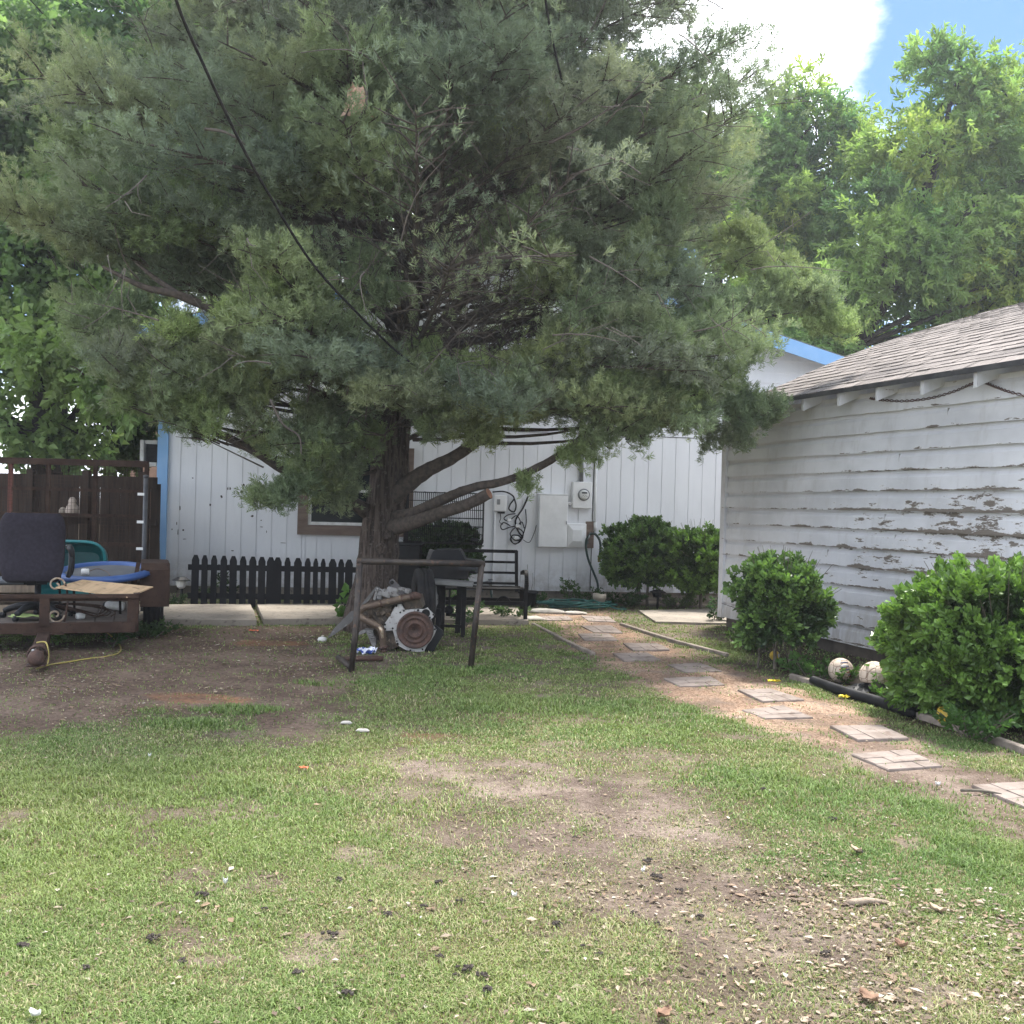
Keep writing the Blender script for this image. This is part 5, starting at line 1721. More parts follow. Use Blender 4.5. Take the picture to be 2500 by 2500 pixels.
# drain pipe
pts = [G(1985, 1662, .04), G(2060, 1688, .045), G(2140, 1711, .04), G(2236, 1742, .04)]
P = spline(pts, 40)
t = thing("drain_pipe", "black corrugated drain pipe lying along the bed edging", "pipe", pts[1])
MB().tube(P, [.036 + .006 * (k % 2) for k in range(len(P))], 14, cap=False).tube([P[-1] - (P[-1] - P[-2]) * 2, P[-1] - (P[-1] - P[-2]) * 1.5], .03, 12).build("corrugated_tube", M['black_plastic'], t, world=True)


def rock(px, py, sx, sy, sz, label, mat, seed, name="rock"):
    c = Vector(G(px, py)); rng = random.Random(seed)
    rows = []
    for i in range(9):
        a = -math.pi / 2 + math.pi * i / 8
        row = []
        for j in range(15):
            b2 = 2 * math.pi * (j % 14) / 14
            k = 1 + .28 * (float(fbm(np.array(math.cos(b2) * 1.3 + seed), np.array(math.sin(b2) * 1.3 + a * 1.2), seed, 3)) - .5) * 2
            row.append((math.cos(a) * math.cos(b2) * sx * k, math.cos(a) * math.sin(b2) * sy * k, sz * .6 + math.sin(a) * sz * k))
        rows.append(row)
    return tag(MB().sheet(rows, smooth=False).build(name, mat, loc=c), label, "rock")


M['rock'] = mat_simple("rock_tan", (.27, .215, .17), (.17, .135, .11), 9, .95, bmp=.6)
M['rock_pale'] = mat_simple("rock_pale", (.5, .47, .42), (.36, .33, .29), 9, .95, bmp=.6)
rock(2222, 1712, .17, .11, .075, "long tan rock behind the end of the drain pipe", M['rock'], 3)
rock(2285, 1738, .13, .1, .06, "brown rock between drain pipe end and colourful ball", M['rock'], 5)
rock(2095, 1668, .14, .09, .085, "grey brown rock between the two worn balls", M['rock'], 8)
rock(1335, 1497, .26, .1, .04, "flat pale edging rock below the coiled green hose", M['rock_pale'], 11)
rock(1300, 1514, .16, .09, .035, "flat pale rock beside the front foot of the bench", M['rock_pale'], 13)
rock(1402, 1500, .17, .08, .03, "low pale rock right under the hose coil", M['rock_pale'], 17)
rock(885, 1786, .045, .03, .012, "pale flat stone on the dirt edge of the lawn", M['rock_pale'], 19)
rock(846, 1767, .04, .022, .012, "small pale stone chip above the flat one at the lawn edge", M['rock_pale'], 23)
for (px, py, lab) in ((1890, 1666, "yellow plastic scrap on the gravel nearest the small shrub"), (2062, 1704, "yellow plastic scrap by the bed edging below the striped ball")):
    c = Vector(G(px, py, .012))
    rows = [[(x * .05 + random.uniform(-.006, .006), y * .018 + random.uniform(-.006, .006), .012 + random.uniform(-.012, .016)) for x in np.linspace(-1, 1, 7)] for y in np.linspace(-1, 1, 4)]
    tag(MB().sheet(rows, smooth=False, thick=(0, 0, .003)).build("plastic_scrap", M.setdefault('scrap', mat_simple("scrap_yellow", (.75, .6, .02), (.6, .5, .05), 20, .5)), loc=c), lab, "litter", "yellow scraps by the path")
for (px, py, L, ang, r_, lab, nm) in ((2395, 1934, .2, -.25, .009, "brown stick on bare soil left of the last paver", "stick"), (2120, 2205, .16, .1, .014, "short pale bark strip lying in the right lawn", "stick")):
    c = Vector(G(px, py, .012))
    t_ = MB().tube([(-L / 2 * math.cos(ang), -L / 2 * math.sin(ang), 0), (0, .01, .006), (L / 2 * math.cos(ang), L / 2 * math.sin(ang), 0)], [r_, r_, r_ * .5], 6, sub=2)
    tag(t_.build(nm, M['stem'] if px == 2395 else M['pale_wood'], loc=c), lab, "stick")
c = Vector(G(1133 * .7764 + 0, 2087, .01))
for (px, py, lab) in ((620, 1541, "scrap of orange plastic on the dirt in front of the pavement"), (742, 1878, "tiny orange scrap in the middle of the lawn")):
    c = Vector(G(px, py, .012))
    s = 1.0 if py < 1600 else .45
    rows = [[(x * .05 * s + random.uniform(-.006, .006) * s, y * .03 * s + random.uniform(-.006, .006) * s, .008 + random.uniform(-.006, .008)) for x in np.linspace(-1, 1, 6)] for y in np.linspace(-1, 1, 4)]
    tag(MB().sheet(rows, smooth=False, thick=(0, 0, .003)).build("orange_scrap", M.setdefault('oscrap', mat_simple("scrap_orange", (.7, .16, .07), (.6, .14, .06), 20, .5)), loc=c), lab, "litter")
# soil clods in the lawn
M['clod'] = mat_simple("clod", (.045, .037, .032), (.085, .070, .06), 40, 1.0, bmp=.6)
CL = [(1225, 1625), (1070, 1630), (1240, 1655), (1085, 1580), (1410, 1642), (1570, 1545), (1620, 1608), (1195, 1722), (1240, 1743), (1320, 1730), (800, 1712), (830, 1665), (870, 1700), (1130, 1800), (1100, 1785), (875, 1828), (830, 1805), (910, 1840), (860, 1840), (45, 1785), (380, 1690), (500, 1715), (620, 1765), (290, 1770), (920, 1868), (1385, 1830), (1050, 1745), (1440, 1490), (700, 1700), (730, 1725), (640, 1660), (980, 1720),
      (1490, 1850), (1560, 1800), (1280, 1680), (560, 1835), (160, 1825), (340, 1815), (655, 1875)]
for k, (px, py) in enumerate(CL):
    c = Vector(G(px * 1.294, py * 1.294, .006)); rng = random.Random(k)
    mb = MB()
    sz = rng.uniform(.007, .023)
    for i in range(rng.randint(12, 20)):
        s = sz * rng.uniform(.25, .75)
        rr = rng.random() ** .7
        aa = rng.uniform(0, 6.28)
        mb.box((math.cos(aa) * rr * sz * 1.25, math.sin(aa) * rr * sz * .85, s * .3 + (1 - rr) * sz * .35), (s, s * rng.uniform(.6, 1.3), s * .8), rot=Matrix.Rotation(rng.uniform(0, 3), 3, 'Z') @ Matrix.Rotation(rng.uniform(-.8, .8), 3, 'X'), ch=s * .3)
    tag(mb.build("soil_clod", M['clod'], loc=c), "small dark crumbly soil clod lying on the thin lawn", "soil clod", "soil clods on the lawn")

# ------------------------------------------------------------------ foliage builders
def frames(d, rng):
    """orthonormal frames (N,3,3) whose first axis is d"""
    d = unit(d)
    r = unit(rng.normal(size=d.shape))
    u = unit(np.cross(d, r))
    v = np.cross(d, u)
    return np.stack([d, u, v], -1)                         # columns


def scatter(proto, P, F, s):
    """copies of proto (n,3) at P with frames F and sizes s -> (N*n,3)"""
    return (np.einsum('nij,kj->nki', F, proto) * s[:, None, None] + P[:, None, :]).reshape(-1, 3)


def juniper_proto(rng):
    """feathery tuft: short scale-leaved shoots round an axis, as thin triangles (3 verts each)"""
    tr = []
    n = 13
    for k in range(n):
        t = (k + .5) / n
        a = k * 2.4 + rng.uniform(-.4, .4)
        L = (.060 * (1 - t) + .028) * rng.uniform(.7, 1.3)
        base = np.array([t * .10, 0, 0])
        rad = np.array([0, math.cos(a), math.sin(a)])
        dirv = unit(np.array([.75 + rng.uniform(-.2, .25), 0, 0]) + rad * rng.uniform(.5, .95))
        w = rng.uniform(.0060, .0095)
        side = unit(np.cross(dirv, rng.normal(size=3)))
        tip = base + dirv * L
        tr += [base - side * w * .5, base + dirv * L * .45 + side * w, tip]
        if k % 2 == 0:
            b2 = base + dirv * L * .4
            d2 = unit(dirv + rng.normal(size=3) * .6)
            tr += [b2 - side * w * .6, b2 + side * w * .7, b2 + d2 * L * .6]
    tr += [np.array([0, -.003, 0]), np.array([0, .003, 0]), np.array([.13, 0, 0])]
    return np.array(tr)


def tubes_np(segs, n=4):
    """segs: list of (pts(k,3), radii(k)) -> triangles soup vertices (M,3)"""
    out = []
    for P, r in segs:
        P = np.asarray(P, float); k = len(P)
        if k < 2: continue
        t = np.gradient(P, axis=0); t = unit(t)
        a = unit(np.cross(t, np.array([.31, .17, .93]) + 0 * t))
        b = np.cross(t, a)
        th = np.arange(n) * 2 * math.pi / n
        ring = P[:, None, :] + (a[:, None, :] * np.cos(th)[None, :, None] + b[:, None, :] * np.sin(th)[None, :, None]) * np.asarray(r)[:, None, None]
        A, B, C, D = ring[:-1], np.roll(ring[:-1], -1, 1), np.roll(ring[1:], -1, 1), ring[1:]
        q = np.stack([A, B, C, D], 2).reshape(-1, 3)
        out.append(q)
    return np.concatenate(out) if out else np.zeros((0, 3))


def leaf_protos(rng, L, w, n, length, droop=.3, up=.0, count=6, wide=.5):
    """twigs carrying n folded leaves; each leaf is 2 triangles (6 verts)"""
    res = []
    for _ in range(count):
        tr = []
        for k in range(n):
            t = (k + .6) / n
            a = k * 2.4 + rng.uniform(-.5, .5)
            base = np.array([t * length, 0, 0])
            rad = np.array([0, math.cos(a), math.sin(a)])
            d = unit(np.array([.55 + .5 * t, 0, 0]) + rad * rng.uniform(.5, .95))
            l_ = L * rng.uniform(.7, 1.2)
            s = unit(np.cross(d, rng.normal(size=3)))
            nrm = np.cross(d, s)
            mid = base + d * l_ * wide
            tip = base + d * l_ + nrm * l_ * -droop * rng.uniform(0, 1)
            lft, rgt = mid + s * w * .5 + nrm * w * .22, mid - s * w * .5 + nrm * w * .22
            tr += [base, lft, tip, base, tip, rgt]
        res.append(np.array(tr))
    return res


def foliage(name, P, D, S, T, protos, mat, parent, rng, offset):
    """P positions, D directions, S sizes, T tints -> one mesh"""
    which = rng.integers(0, len(protos), len(P))
    F = frames(D, rng)
    V, C = [], []
    for k, pr in enumerate(protos):
        m = which == k
        if not m.any(): continue
        V.append(scatter(pr, P[m], F[m], S[m]))
        tt = np.repeat(T[m], len(pr), 0)
        C.append(tt * (1 + rng.uniform(-.10, .10, (len(tt) // 3, 1)).repeat(3, 0)))
    return np_mesh(name, np.concatenate(V), 3, mat, parent, np.concatenate(C), offset=offset)


# ------------------------------------------------------------------ cedar
rng = np.random.default_rng(21)
CB = np.array([-1.525, 11.75, 0.0])
cedar = thing("cedar_tree", "huge grey-green cedar with shaggy trunk and drooping boughs in front of the white house", "tree", CB)
tk = MB()
tpath = [Vector(p) for p in [(-1.56, 11.72, -.1), (-1.57, 11.72, .25), W(918, 1400, 11.7), W(925, 1300, 11.7), W(945, 1180, 11.75), W(955, 1050, 11.8), W(968, 900, 11.85), W(1000, 740, 11.9), W(1030, 560, 12.0), W(1060, 380, 12.0), W(1090, 180, 12.0), W(1110, -50, 12.0), W(1120, -300, 12.0), W(1125, -520, 12)]]
trad = [.42, .31, .235, .22, .225, .20, .17, .135, .115, .10, .085, .07, .05, .02]
sp_ = spline(tpath, 8)
rads = np.interp(np.linspace(0, 1, len(sp_)), np.linspace(0, 1, len(trad)), trad)
vs, fs = [], []
NT = 84
sp_ = spline(tpath, 16)
rads = np.interp(np.linspace(0, 1, len(sp_)), np.linspace(0, 1, len(trad)), trad)
for i, p in enumerate(sp_):
    for j in range(NT):
        a = 2 * math.pi * j / NT
        ti_ = i * .5
        rdg = abs(float(fbm(np.array(a * 7.0 + .25 * math.sin(ti_ * .35)), np.array(ti_ * .17), 29, 3)) - .5) * 2
        flut = 1.02 - .16 * (1 - rdg) ** 6 + .09 * math.sin(a * 3 + i * .02) + .12 * (float(fbm(np.array(a * 3.2), np.array(ti_ * .16), 9, 3)) - .5) + .12 * (float(fbm(np.array(a * 12), np.array(ti_ * .06), 19, 2)) - .5)
        vs.append((p.x + math.cos(a) * rads[i] * flut, p.y + math.sin(a) * rads[i] * flut, p.z))
for i in range(len(sp_) - 1):
    for j in range(NT):
        j2 = (j + 1) % NT
        fs.append((i * NT + j, i * NT + j2, i * NT + NT + j2, i * NT + NT + j))
tk.add(vs, fs, True)
tk.build("trunk", M['bark'], cedar, world=True)
kn = MB()
for (px, py, r) in ((930, 1340, .055), (945, 1305, .05)):
    c = Vector(W(px, py, 11.46))
    kn.lathe([(r * 1.3, -.1), (r * 1.2, .0), (r * .8, .03), (r * .5, .015), (.001, .0)], 14, Matrix.Translation(c) @ Matrix.Rotation(math.pi / 2, 4, 'X'))
kn.build("knot", M['bark'], cedar, world=True)
st = MB()                                                  # stretch stripped of bark
st.tube([W(980, 790, 11.72), W(986, 720, 11.76), W(995, 690, 11.80)], [.05, .065, .04], 8, sub=3)
st.build("stripped_wood", M['pale_wood'], cedar, world=True)

LIMBS = [  # photo points with distances, radii
    ([(950, 1262, 11.7), (1000, 1255, 11.45), (1090, 1215, 11.2), (1150, 1192, 11.0), (1240, 1172, 10.9), (1330, 1132, 10.8), (1400, 1085, 10.7), (1440, 1045, 10.6), (1500, 985, 10.5)], [.085, .066, .055, .048, .044, .040, .036, .032, .018]),
    ([(935, 1240, 11.7), (985, 1190, 11.6), (1040, 1150, 11.5), (1100, 1120, 11.4), (1160, 1080, 11.3), (1230, 1020, 11.2), (1330, 960, 11.1)], [.11, .10, .085, .07, .06, .045, .02]),
    ([(905, 1255, 11.7), (840, 1215, 11.3), (760, 1180, 11.0), (705, 1155, 10.8), (640, 1112, 10.6), (580, 1080, 10.5), (535, 1060, 10.4), (470, 1040, 10.3)], [.09, .07, .06, .055, .05, .045, .04, .015]),
    ([(950, 1050, 11.8), (860, 960, 11.3), (690, 872, 10.6), (610, 810, 10.3), (540, 768, 10.0), (440, 722, 9.8), (350, 700, 9.7), (250, 650, 9.6)], [.09, .07, .055, .05, .045, .04, .03, .012]),
    ([(440, 722, 9.8), (380, 680, 9.9), (330, 640, 10.0)], [.03, .025, .01]),
    ([(965, 960, 11.8), (1040, 900, 11.7), (1120, 850, 11.6), (1250, 790, 11.4), (1340, 760, 11.2)], [.08, .065, .055, .04, .015]),
    ([(985, 860, 11.9), (1060, 820, 11.8), (1140, 720, 11.6), (1210, 640, 11.5), (1250, 560, 11.4)], [.08, .07, .055, .045, .02]),
    ([(1010, 900, 11.9), (1150, 780, 12.1), (1260, 740, 12.3), (1400, 715, 12.5)], [.07, .055, .045, .02]),
    ([(1000, 990, 11.8), (1100, 960, 11.5), (1230, 960, 11.3), (1330, 940, 11.0)], [.06, .05, .04, .015]),
    ([(960, 1050, 11.8), (880, 1010, 11.2), (800, 970, 10.6), (740, 940, 10.2)], [.07, .055, .04, .015]),
    ([(1060, 400, 12.0), (1000, 330, 11.4), (930, 260, 10.8), (900, 180, 10.5)], [.06, .045, .035, .015]),
    ([(1045, 480, 12.0), (900, 420, 11.2), (760, 350, 10.4), (600, 320, 9.8)], [.06, .05, .035, .012])]
dead = []
for pts, rr_ in LIMBS:
    P = [Vector(W(*p)) for p in pts]
    MB().tube(P, rr_, 10, sub=5, wob=.08).build("limb", M['limb_bark'], cedar, world=True)
P = [Vector(W(*p)) for p in [(945, 1290, 11.65), (1010, 1275, 11.3), (1080, 1250, 11.05), (1140, 1232, 10.9), (1194, 1205, 10.8)]]
cutl = MB().tube(P, [.10, .078, .068, .062, .060], 12, sub=5, wob=.06).build("sawn_limb", M['limb_bark'], cedar, world=True)
dd = (P[-1] - P[-2]).normalized()
MB().tube([P[-1], P[-1] + dd * .006], .057, 14, smooth=False).build("cut_face", M['cut_wood'], cutl, world=True)

RX = [(1.2, 1.2), (1.8, 2.6), (2.4, 4.2), (3.2, 5.0), (4.5, 5.3), (6, 5.1), (7.5, 4.6), (9, 3.7), (10.5, 2.7), (12, 1.5), (13.2, .3)]


def reach(h, az):
    R = np.interp(h, [a for a, b in RX], [b for a, b in RX])
    c = math.cos(az)
    s_ = min(max((h - 2.8) / 2.2, 0), 1)
    k = 1.0 - (.13 + .19 * s_) * max(c, 0) ** 1.5 - .16 * s_ * max(-c, 0)
    if math.sin(az) < -.2: k *= 1 - .20 * (-math.sin(az) - .2)
    return R * k


# bottom of the canopy along X (metres): what hangs lowest where
LOWX = [-9, -6, -5.0, -4.3, -3.9, -3.55, -3.2, -2.7, -2.35, -2.1, -1.85, -1.6, -1.35, -1.0, -.5, 0, .5, .9, 1.3, 1.7, 2.0, 2.25, 2.6, 3.0, 4.5, 6]
LOWZ = [4.4, 4.1, 3.6, 3.0, 2.45, 2.05, 2.0, 2.15, 1.95, 1.8, 1.8, 2.0, 2.2, 2.3, 2.3, 2.35, 2.35, 2.3, 2.25, 2.25, 2.35, 2.8, 3.2, 3.5, 3.8, 4]
spr_P, spr_D, spr_S, spr_T = [], [], [], []
branch_segs = []


def add_sprays(pts, dirs, n_each, jit, size, tint):
    k = len(pts) * n_each
    P = np.repeat(pts, n_each, 0) + rng.normal(size=(k, 3)) * jit
    D = unit(np.repeat(dirs, n_each, 0) + rng.normal(size=(k, 3)) * .55 + np.array([0, 0, .62]))
    spr_P.append(P); spr_D.append(D); spr_S.append(size * rng.uniform(.7, 1.35, k))
    spr_T.append(np.repeat(tint[None, :], k, 0) * rng.uniform(.82, 1.2, (k, 1)))


GREENS = np.array([(.232, .276, .186), (.206, .254, .178), (.258, .292, .172), (.226, .254, .186), (.246, .300, .164)])


def bough(start, az, el, L, tint, dens=1.0, fine=True):
    """one bough: a curved axis, side branches in its outer part, sprays on these"""
    n = 10
    t = np.linspace(0, 1, n)
    h = np.array([math.cos(az), math.sin(az), 0])
    wig = (rng.normal(size=2)) * .12
    side = np.array([-h[1], h[0], 0])
    P = start + h * (L * t)[:, None] + np.array([0, 0, 1]) * (L * (math.tan(el) * t - .42 * t ** 2 * (.6 + .5 * rng.random()) + .12 * t ** 3))[:, None] + side * (wig[0] * np.sin(t * 3) * L * .5)[:, None]
    branch_segs.append((P, np.interp(t, [0, 1], [.012 + .009 * L, .004])))
    nb = int(L / .17 * 1.5)
    hi_ = start[2] > 4.8
    ts = np.sort(rng.uniform(.10 if hi_ else .30, 1.0, nb))
    for i, tt in enumerate(ts):
        k = min(int(tt * (n - 1)), n - 2); f = tt * (n - 1) - k
        p = P[k] * (1 - f) + P[k + 1] * f
        ax = unit(P[k + 1] - P[k])
        s = unit(np.cross(ax, np.array([0, 0, 1]))) * (1 if i % 2 else -1)
        d = unit(ax * rng.uniform(.5, 1.0) + s * rng.uniform(.3, 1.0) + np.array([0, 0, 1]) * rng.uniform(-.15, .6))
        l_ = (rng.uniform(.4, .95)) * (1.15 - .55 * tt)
        q = np.linspace(0, 1, 5)[:, None]
        B = p + d * l_ * q + np.array([0, 0, rng.uniform(-.22, .12)]) * l_ * q ** 2
        branch_segs.append((B, np.linspace(.009, .0035, 5)))
        if tt < .42 and rng.random() < .5 and not hi_:                 # bare inside the crown
            for _ in range(3):
                o = B[rng.integers(1, 5)]
                dv = unit(d + rng.normal(size=3) * .8)
                branch_segs.append((np.array([o, o + dv * .16, o + dv * .3 + rng.normal(size=3) * .05]), np.array([.005, .004, .0025])))
            continue
        m = max(3, int(l_ / .062))
        u = rng.uniform(.15, 1.05, m)
        pts = p + d * l_ * u[:, None] + np.array([0, 0, -.06]) * u[:, None] ** 2
        add_sprays(pts, np.repeat(d[None, :], m, 0), max(1, int(round(4.6 * dens))), .075, .84, tint * rng.uniform(.88, 1.14))


def axis_at(h):
    return np.array([np.interp(h, [p.z for p in sp_], [p.x for p in sp_]), np.interp(h, [p.z for p in sp_], [p.y for p in sp_]), h])


ga = 2.399963
i = 0
hh = 2.1
while hh < 12.9:
    az = i * ga + rng.uniform(-.25, .25)
    front = -math.sin(az)
    R = reach(hh, az)
    keep = 1.0 if front > -.25 else .55
    if rng.random() < keep:
        el = math.radians(rng.uniform(14, 34) + max(0, hh - 6) * 3)
        st_ = axis_at(hh)
        st_[2] -= .35 * R * math.tan(el) * (.4 if hh > 2.6 else .0)
        st_[2] = max(st_[2], 1.55)
        L = R * rng.uniform(.72, 1.03)
        bough(st_, az, el, L, GREENS[rng.integers(0, 5)], 1.0 if front > -.3 else .7)
    i += 1
    hh += .036 if hh < 8 else .055
# boughs on the limbs and at places the photograph shows a mass of foliage
EXTRA = [((1330, 1130, 10.8), (1.0, -.35, .35), 1.3), ((1440, 1045, 10.6), (1, -.2, .4), 1.2), ((1400, 1085, 10.7), (.6, -.8, .05), .9), ((1500, 985, 10.5), (1, .1, .25), 1.3), 
         ((1600, 990, 10.8), (1, .2, .1), 1.0), ((1680, 990, 11.0), (1, .1, .05), .8), ((1650, 1000, 10.6), (1, -.4, -.1), .9), 
         ((705, 1155, 10.8), (-.5, -.8, .1), .7), ((640, 1112, 10.6), (-.9, -.4, .2), .9), ((535, 1060, 10.4), (-1, -.1, .2), .9), ((600, 1090, 10.5), (-.2, -1, .0), .7), ((560, 1070, 10.2), (-1, -.4, -.1), .8),
         ((840, 1215, 11.2), (-.6, -.8, .0), .7), ((800, 1190, 11.0), (-.2, -1, -.05), .7), ((880, 1230, 11.3), (-.1, -1, -.1), .7), ((860, 1160, 11.2), (-.5, -.8, .1), .9), ((780, 1120, 10.9), (-.8, -.6, .1), .9),
         ((690, 1190, 10.7), (-.8, -.5, -.35), .5), ((880, 1100, 11.2), (-.4, -.9, .1), .9), ((930, 1080, 11.3), (.2, -1, .1), .9), ((1000, 1060, 11.2), (.4, -.9, .15), .9), ((1100, 1040, 11.0), (.6, -.8, .1), .9),
         ((1180, 1010, 10.9), (.8, -.6, .1), .9), ((1250, 1000, 10.8), (.8, -.6, .0), .9), ((1350, 1010, 10.6), (.6, -.8, .1), .9), ((1550, 1040, 10.6), (.8, -.6, -.05), .8),
         ((1080, 990, 11.0), (.5, -.8, .2), .8), ((960, 1000, 11.2), (.0, -1, .2), .9), ((470, 1000, 10.2), (-1, .1, .1), .9), ((420, 960, 10.1), (-1, -.3, .15), .9), ((360, 930, 10.0), (-1, 0, .1), .9),
         ((1800, 740, 11.3), (1, .0, .1), .9), ((1650, 860, 10.8), (.9, -.4, .05), 1.0), ((1550, 900, 10.6), (.8, -.5, .1), 1.0)]
for (p, d, L) in EXTRA:
    d = np.array(d)
    bough(W(*p), math.atan2(d[1], d[0]), math.atan2(d[2], math.hypot(d[0], d[1])) + .18, L, GREENS[rng.integers(0, 5)] * np.array([1.05, 1.08, .95]), 1.35)
PUFF = [(453, 860, 10.0, .42), (550, 919, 10.0, .42), (420, 919, 10.1, .40), (647, 932, 10.2, .42), (492, 1000, 10.1, .30), (462, 1050, 10.2, .20), (400, 1000, 10.2, .24), (582, 1000, 10.3, .32), (744, 1010, 10.6, .34), (828, 1061, 10.8, .34),
        (795, 1120, 10.7, .25), (745, 1168, 10.5, .19), (675, 1212, 10.4, .17), (720, 1205, 10.5, .13), (640, 1210, 10.4, .10), (841, 1132, 10.8, .32), (790, 1178, 10.8, .26), (855, 1188, 11.0, .20), (835, 1225, 10.9, .14), (895, 1085, 11.0, .24), (350, 990, 10.3, .30), (300, 900, 10.2, .40), (213, 828, 10.2, .42),
        (919, 720, 10.4, .30), (915, 660, 10.4, .22), (647, 380, 9.6, .36), (712, 430, 9.6, .40), (809, 415, 9.8, .42), (906, 450, 10.0, .38), (950, 420, 10.1, .26), (323, 517, 9.6, .42), (401, 545, 9.6, .42), (1197, 275, 10.0, .42), (1269, 230, 10.0, .36), (1590, 520, 10.8, .34), (1638, 575, 10.8, .34), (1852, 600, 11.4, .40), (1950, 760, 11.4, .34), (2030, 775, 11.4, .26), (1990, 720, 11.5, .24),
        (1599, 660, 10.4, .36), (1509, 780, 10.3, .44), (1431, 838, 10.3, .42), (1496, 938, 10.4, .40), (1328, 951, 10.5, .40), (1573, 1009, 10.4, .36), (1560, 1062, 10.4, .26), (1480, 1030, 10.4, .28), (1620, 1030, 10.5, .24), (1767, 1009, 11.0, .32), (1832, 1035, 11.1, .30), (1850, 1030, 11.2, .18), (1770, 1070, 11.0, .22), (1810, 985, 11.2, .22), (1703, 841, 10.9, .36), (1780, 770, 11.1, .40), (1870, 740, 11.3, .34), (1263, 1009, 10.6, .34), (1150, 960, 10.7, .34), (1182, 920, 10.7, .34),
        (1168, 1046, 10.7, .30), (1322, 930, 10.5, .36), (1392, 883, 10.4, .38), (1462, 790, 10.3, .36), (1457, 948, 10.4, .34), (940, 906, 10.6, .34), (861, 1050, 10.8, .32), (996, 880, 10.7, .32), (1080, 1045, 10.8, .20), (1288, 1190, 10.7, .04), (1400, 1120, 10.5, .16), (1700, 950, 10.9, .30), (1660, 1000, 10.8, .26),
        (560, 800, 9.9, .38), (700, 850, 10.1, .40), (800, 900, 10.3, .40), (780, 780, 10.2, .40), (640, 720, 9.9, .42), (1350, 700, 10.6, .42), (1450, 640, 10.6, .42), (1300, 560, 10.5, .42)]
n_seg = len(branch_segs)
for (px, py, Y_, R_) in PUFF:
    c = W(px, py, Y_)
    tn = GREENS[rng.integers(0, 5)] * np.array([1.06, 1.10, .90]) * rng.uniform(.9, 1.15)
    back = unit(axis_at(max(1.8, c[2] - .3)) - c)
    Lb = min(2.2, np.linalg.norm(axis_at(max(1.8, c[2] - .3)) - c) * .8)
    branch_segs.append((np.array([c + back * Lb * (1 - q_) + np.array([0, 0, -.10 * math.sin(q_ * 3.14)]) for q_ in np.linspace(0, 1, 7)]), np.linspace(.026, .006, 7)))
    nt = int(26 * (R_ / .35) ** 2) + 5
    lobes = [c + unit(rng.normal(size=3) + np.array([0, -.2, .15])) * R_ * rng.uniform(.25, .85) for _ in range(4)]
    c_mid, R_all = c, R_
    for k in range(nt):
        c = lobes[k % 4]
        R_ = R_all * (.75, .55, .62, .48)[k % 4]
        u = unit(rng.normal(size=3) * np.array([1, 1, .8]) + np.array([0, 0, .25]))
        e = c + u * R_ * np.array([1.15, 1.1, .80]) * rng.random() ** .35
        a0 = c + (e - c) * .25 + back * R_ * .2
        branch_segs.append((np.array([a0, (a0 + e) / 2 + np.array([0, 0, -.02]), e]), np.array([.006, .004, .002])))
        m = 5
        f = rng.uniform(.45, 1.08, m)[:, None]
        add_sprays(a0 + (e - a0) * f, np.repeat(unit(u + np.array([0, 0, .5]))[None, :], m, 0), 4, .055, .82, tn)
n_puff = sum(20 * (int(26 * (R_ / .35) ** 2) + 5) for _, _, _, R_ in PUFF)
SP_, SD_, SS_, ST_ = np.concatenate(spr_P), np.concatenate(spr_D), np.concatenate(spr_S), np.concatenate(spr_T)
low = np.interp(SP_[:, 0], LOWX, LOWZ) + (vnoise(SP_[:, 0] * 2.3, SP_[:, 1] * 2.3, 3) - .5) * .45
# the heart of the crown and a hollow right of the trunk are bare wood
ax_x = np.interp(SP_[:, 2], [p.z for p in sp_], [p.x for p in sp_])
rad = np.hypot(SP_[:, 0] - ax_x, SP_[:, 1] - 11.8)
hol = np.hypot((SP_[:, 0] - (-.45)) / 1.1, (SP_[:, 2] - 3.8) / 1.0)
ok = (SP_[:, 2] > low) & ((rad > .45 + .3 * rng.random(len(rad))) | (SP_[:, 2] > 5.0)) & ~((hol < 1) & (rng.random(len(rad)) < .93) & (SP_[:, 1] < 12.6))
ok &= ~((SP_[:, 1] > 14.9) & (SP_[:, 2] < 6.2))
ok &= SP_[:, 1] > 7.2
ok[-n_puff:] = True                                        # the hand-placed tufts hang lower
SP_, SD_, SS_, ST_ = SP_[ok], SD_[ok], SS_[ok], ST_[ok]
cl = vnoise(SP_[:, 0] * 1.1 + SP_[:, 1] * .7, SP_[:, 2] * 1.4 + SP_[:, 1] * .5, 77)
ST_ = ST_ * (1 + (cl[:, None] - .5) * np.array([.5, .42, .25]))
print("cedar sprays", len(SP_))
foliage("crown", SP_, SD_, SS_, ST_, [juniper_proto(rng) for _ in range(10)], M['juniper'], cedar, rng, CB)
bs = [(P, r) for k_, (P, r) in enumerate(branch_segs) if P[:, 1].min() > 7.0 and ((k_ >= n_seg and r[0] < .0065) or P[-1][2] > np.interp(P[-1][0], LOWX, LOWZ) + (.02 if r[0] < .0095 else .06)) and P[-1][2] > 1.3]
np_mesh("branches", tubes_np(bs, 4), 4, M['limb_bark'], cedar, offset=CB)
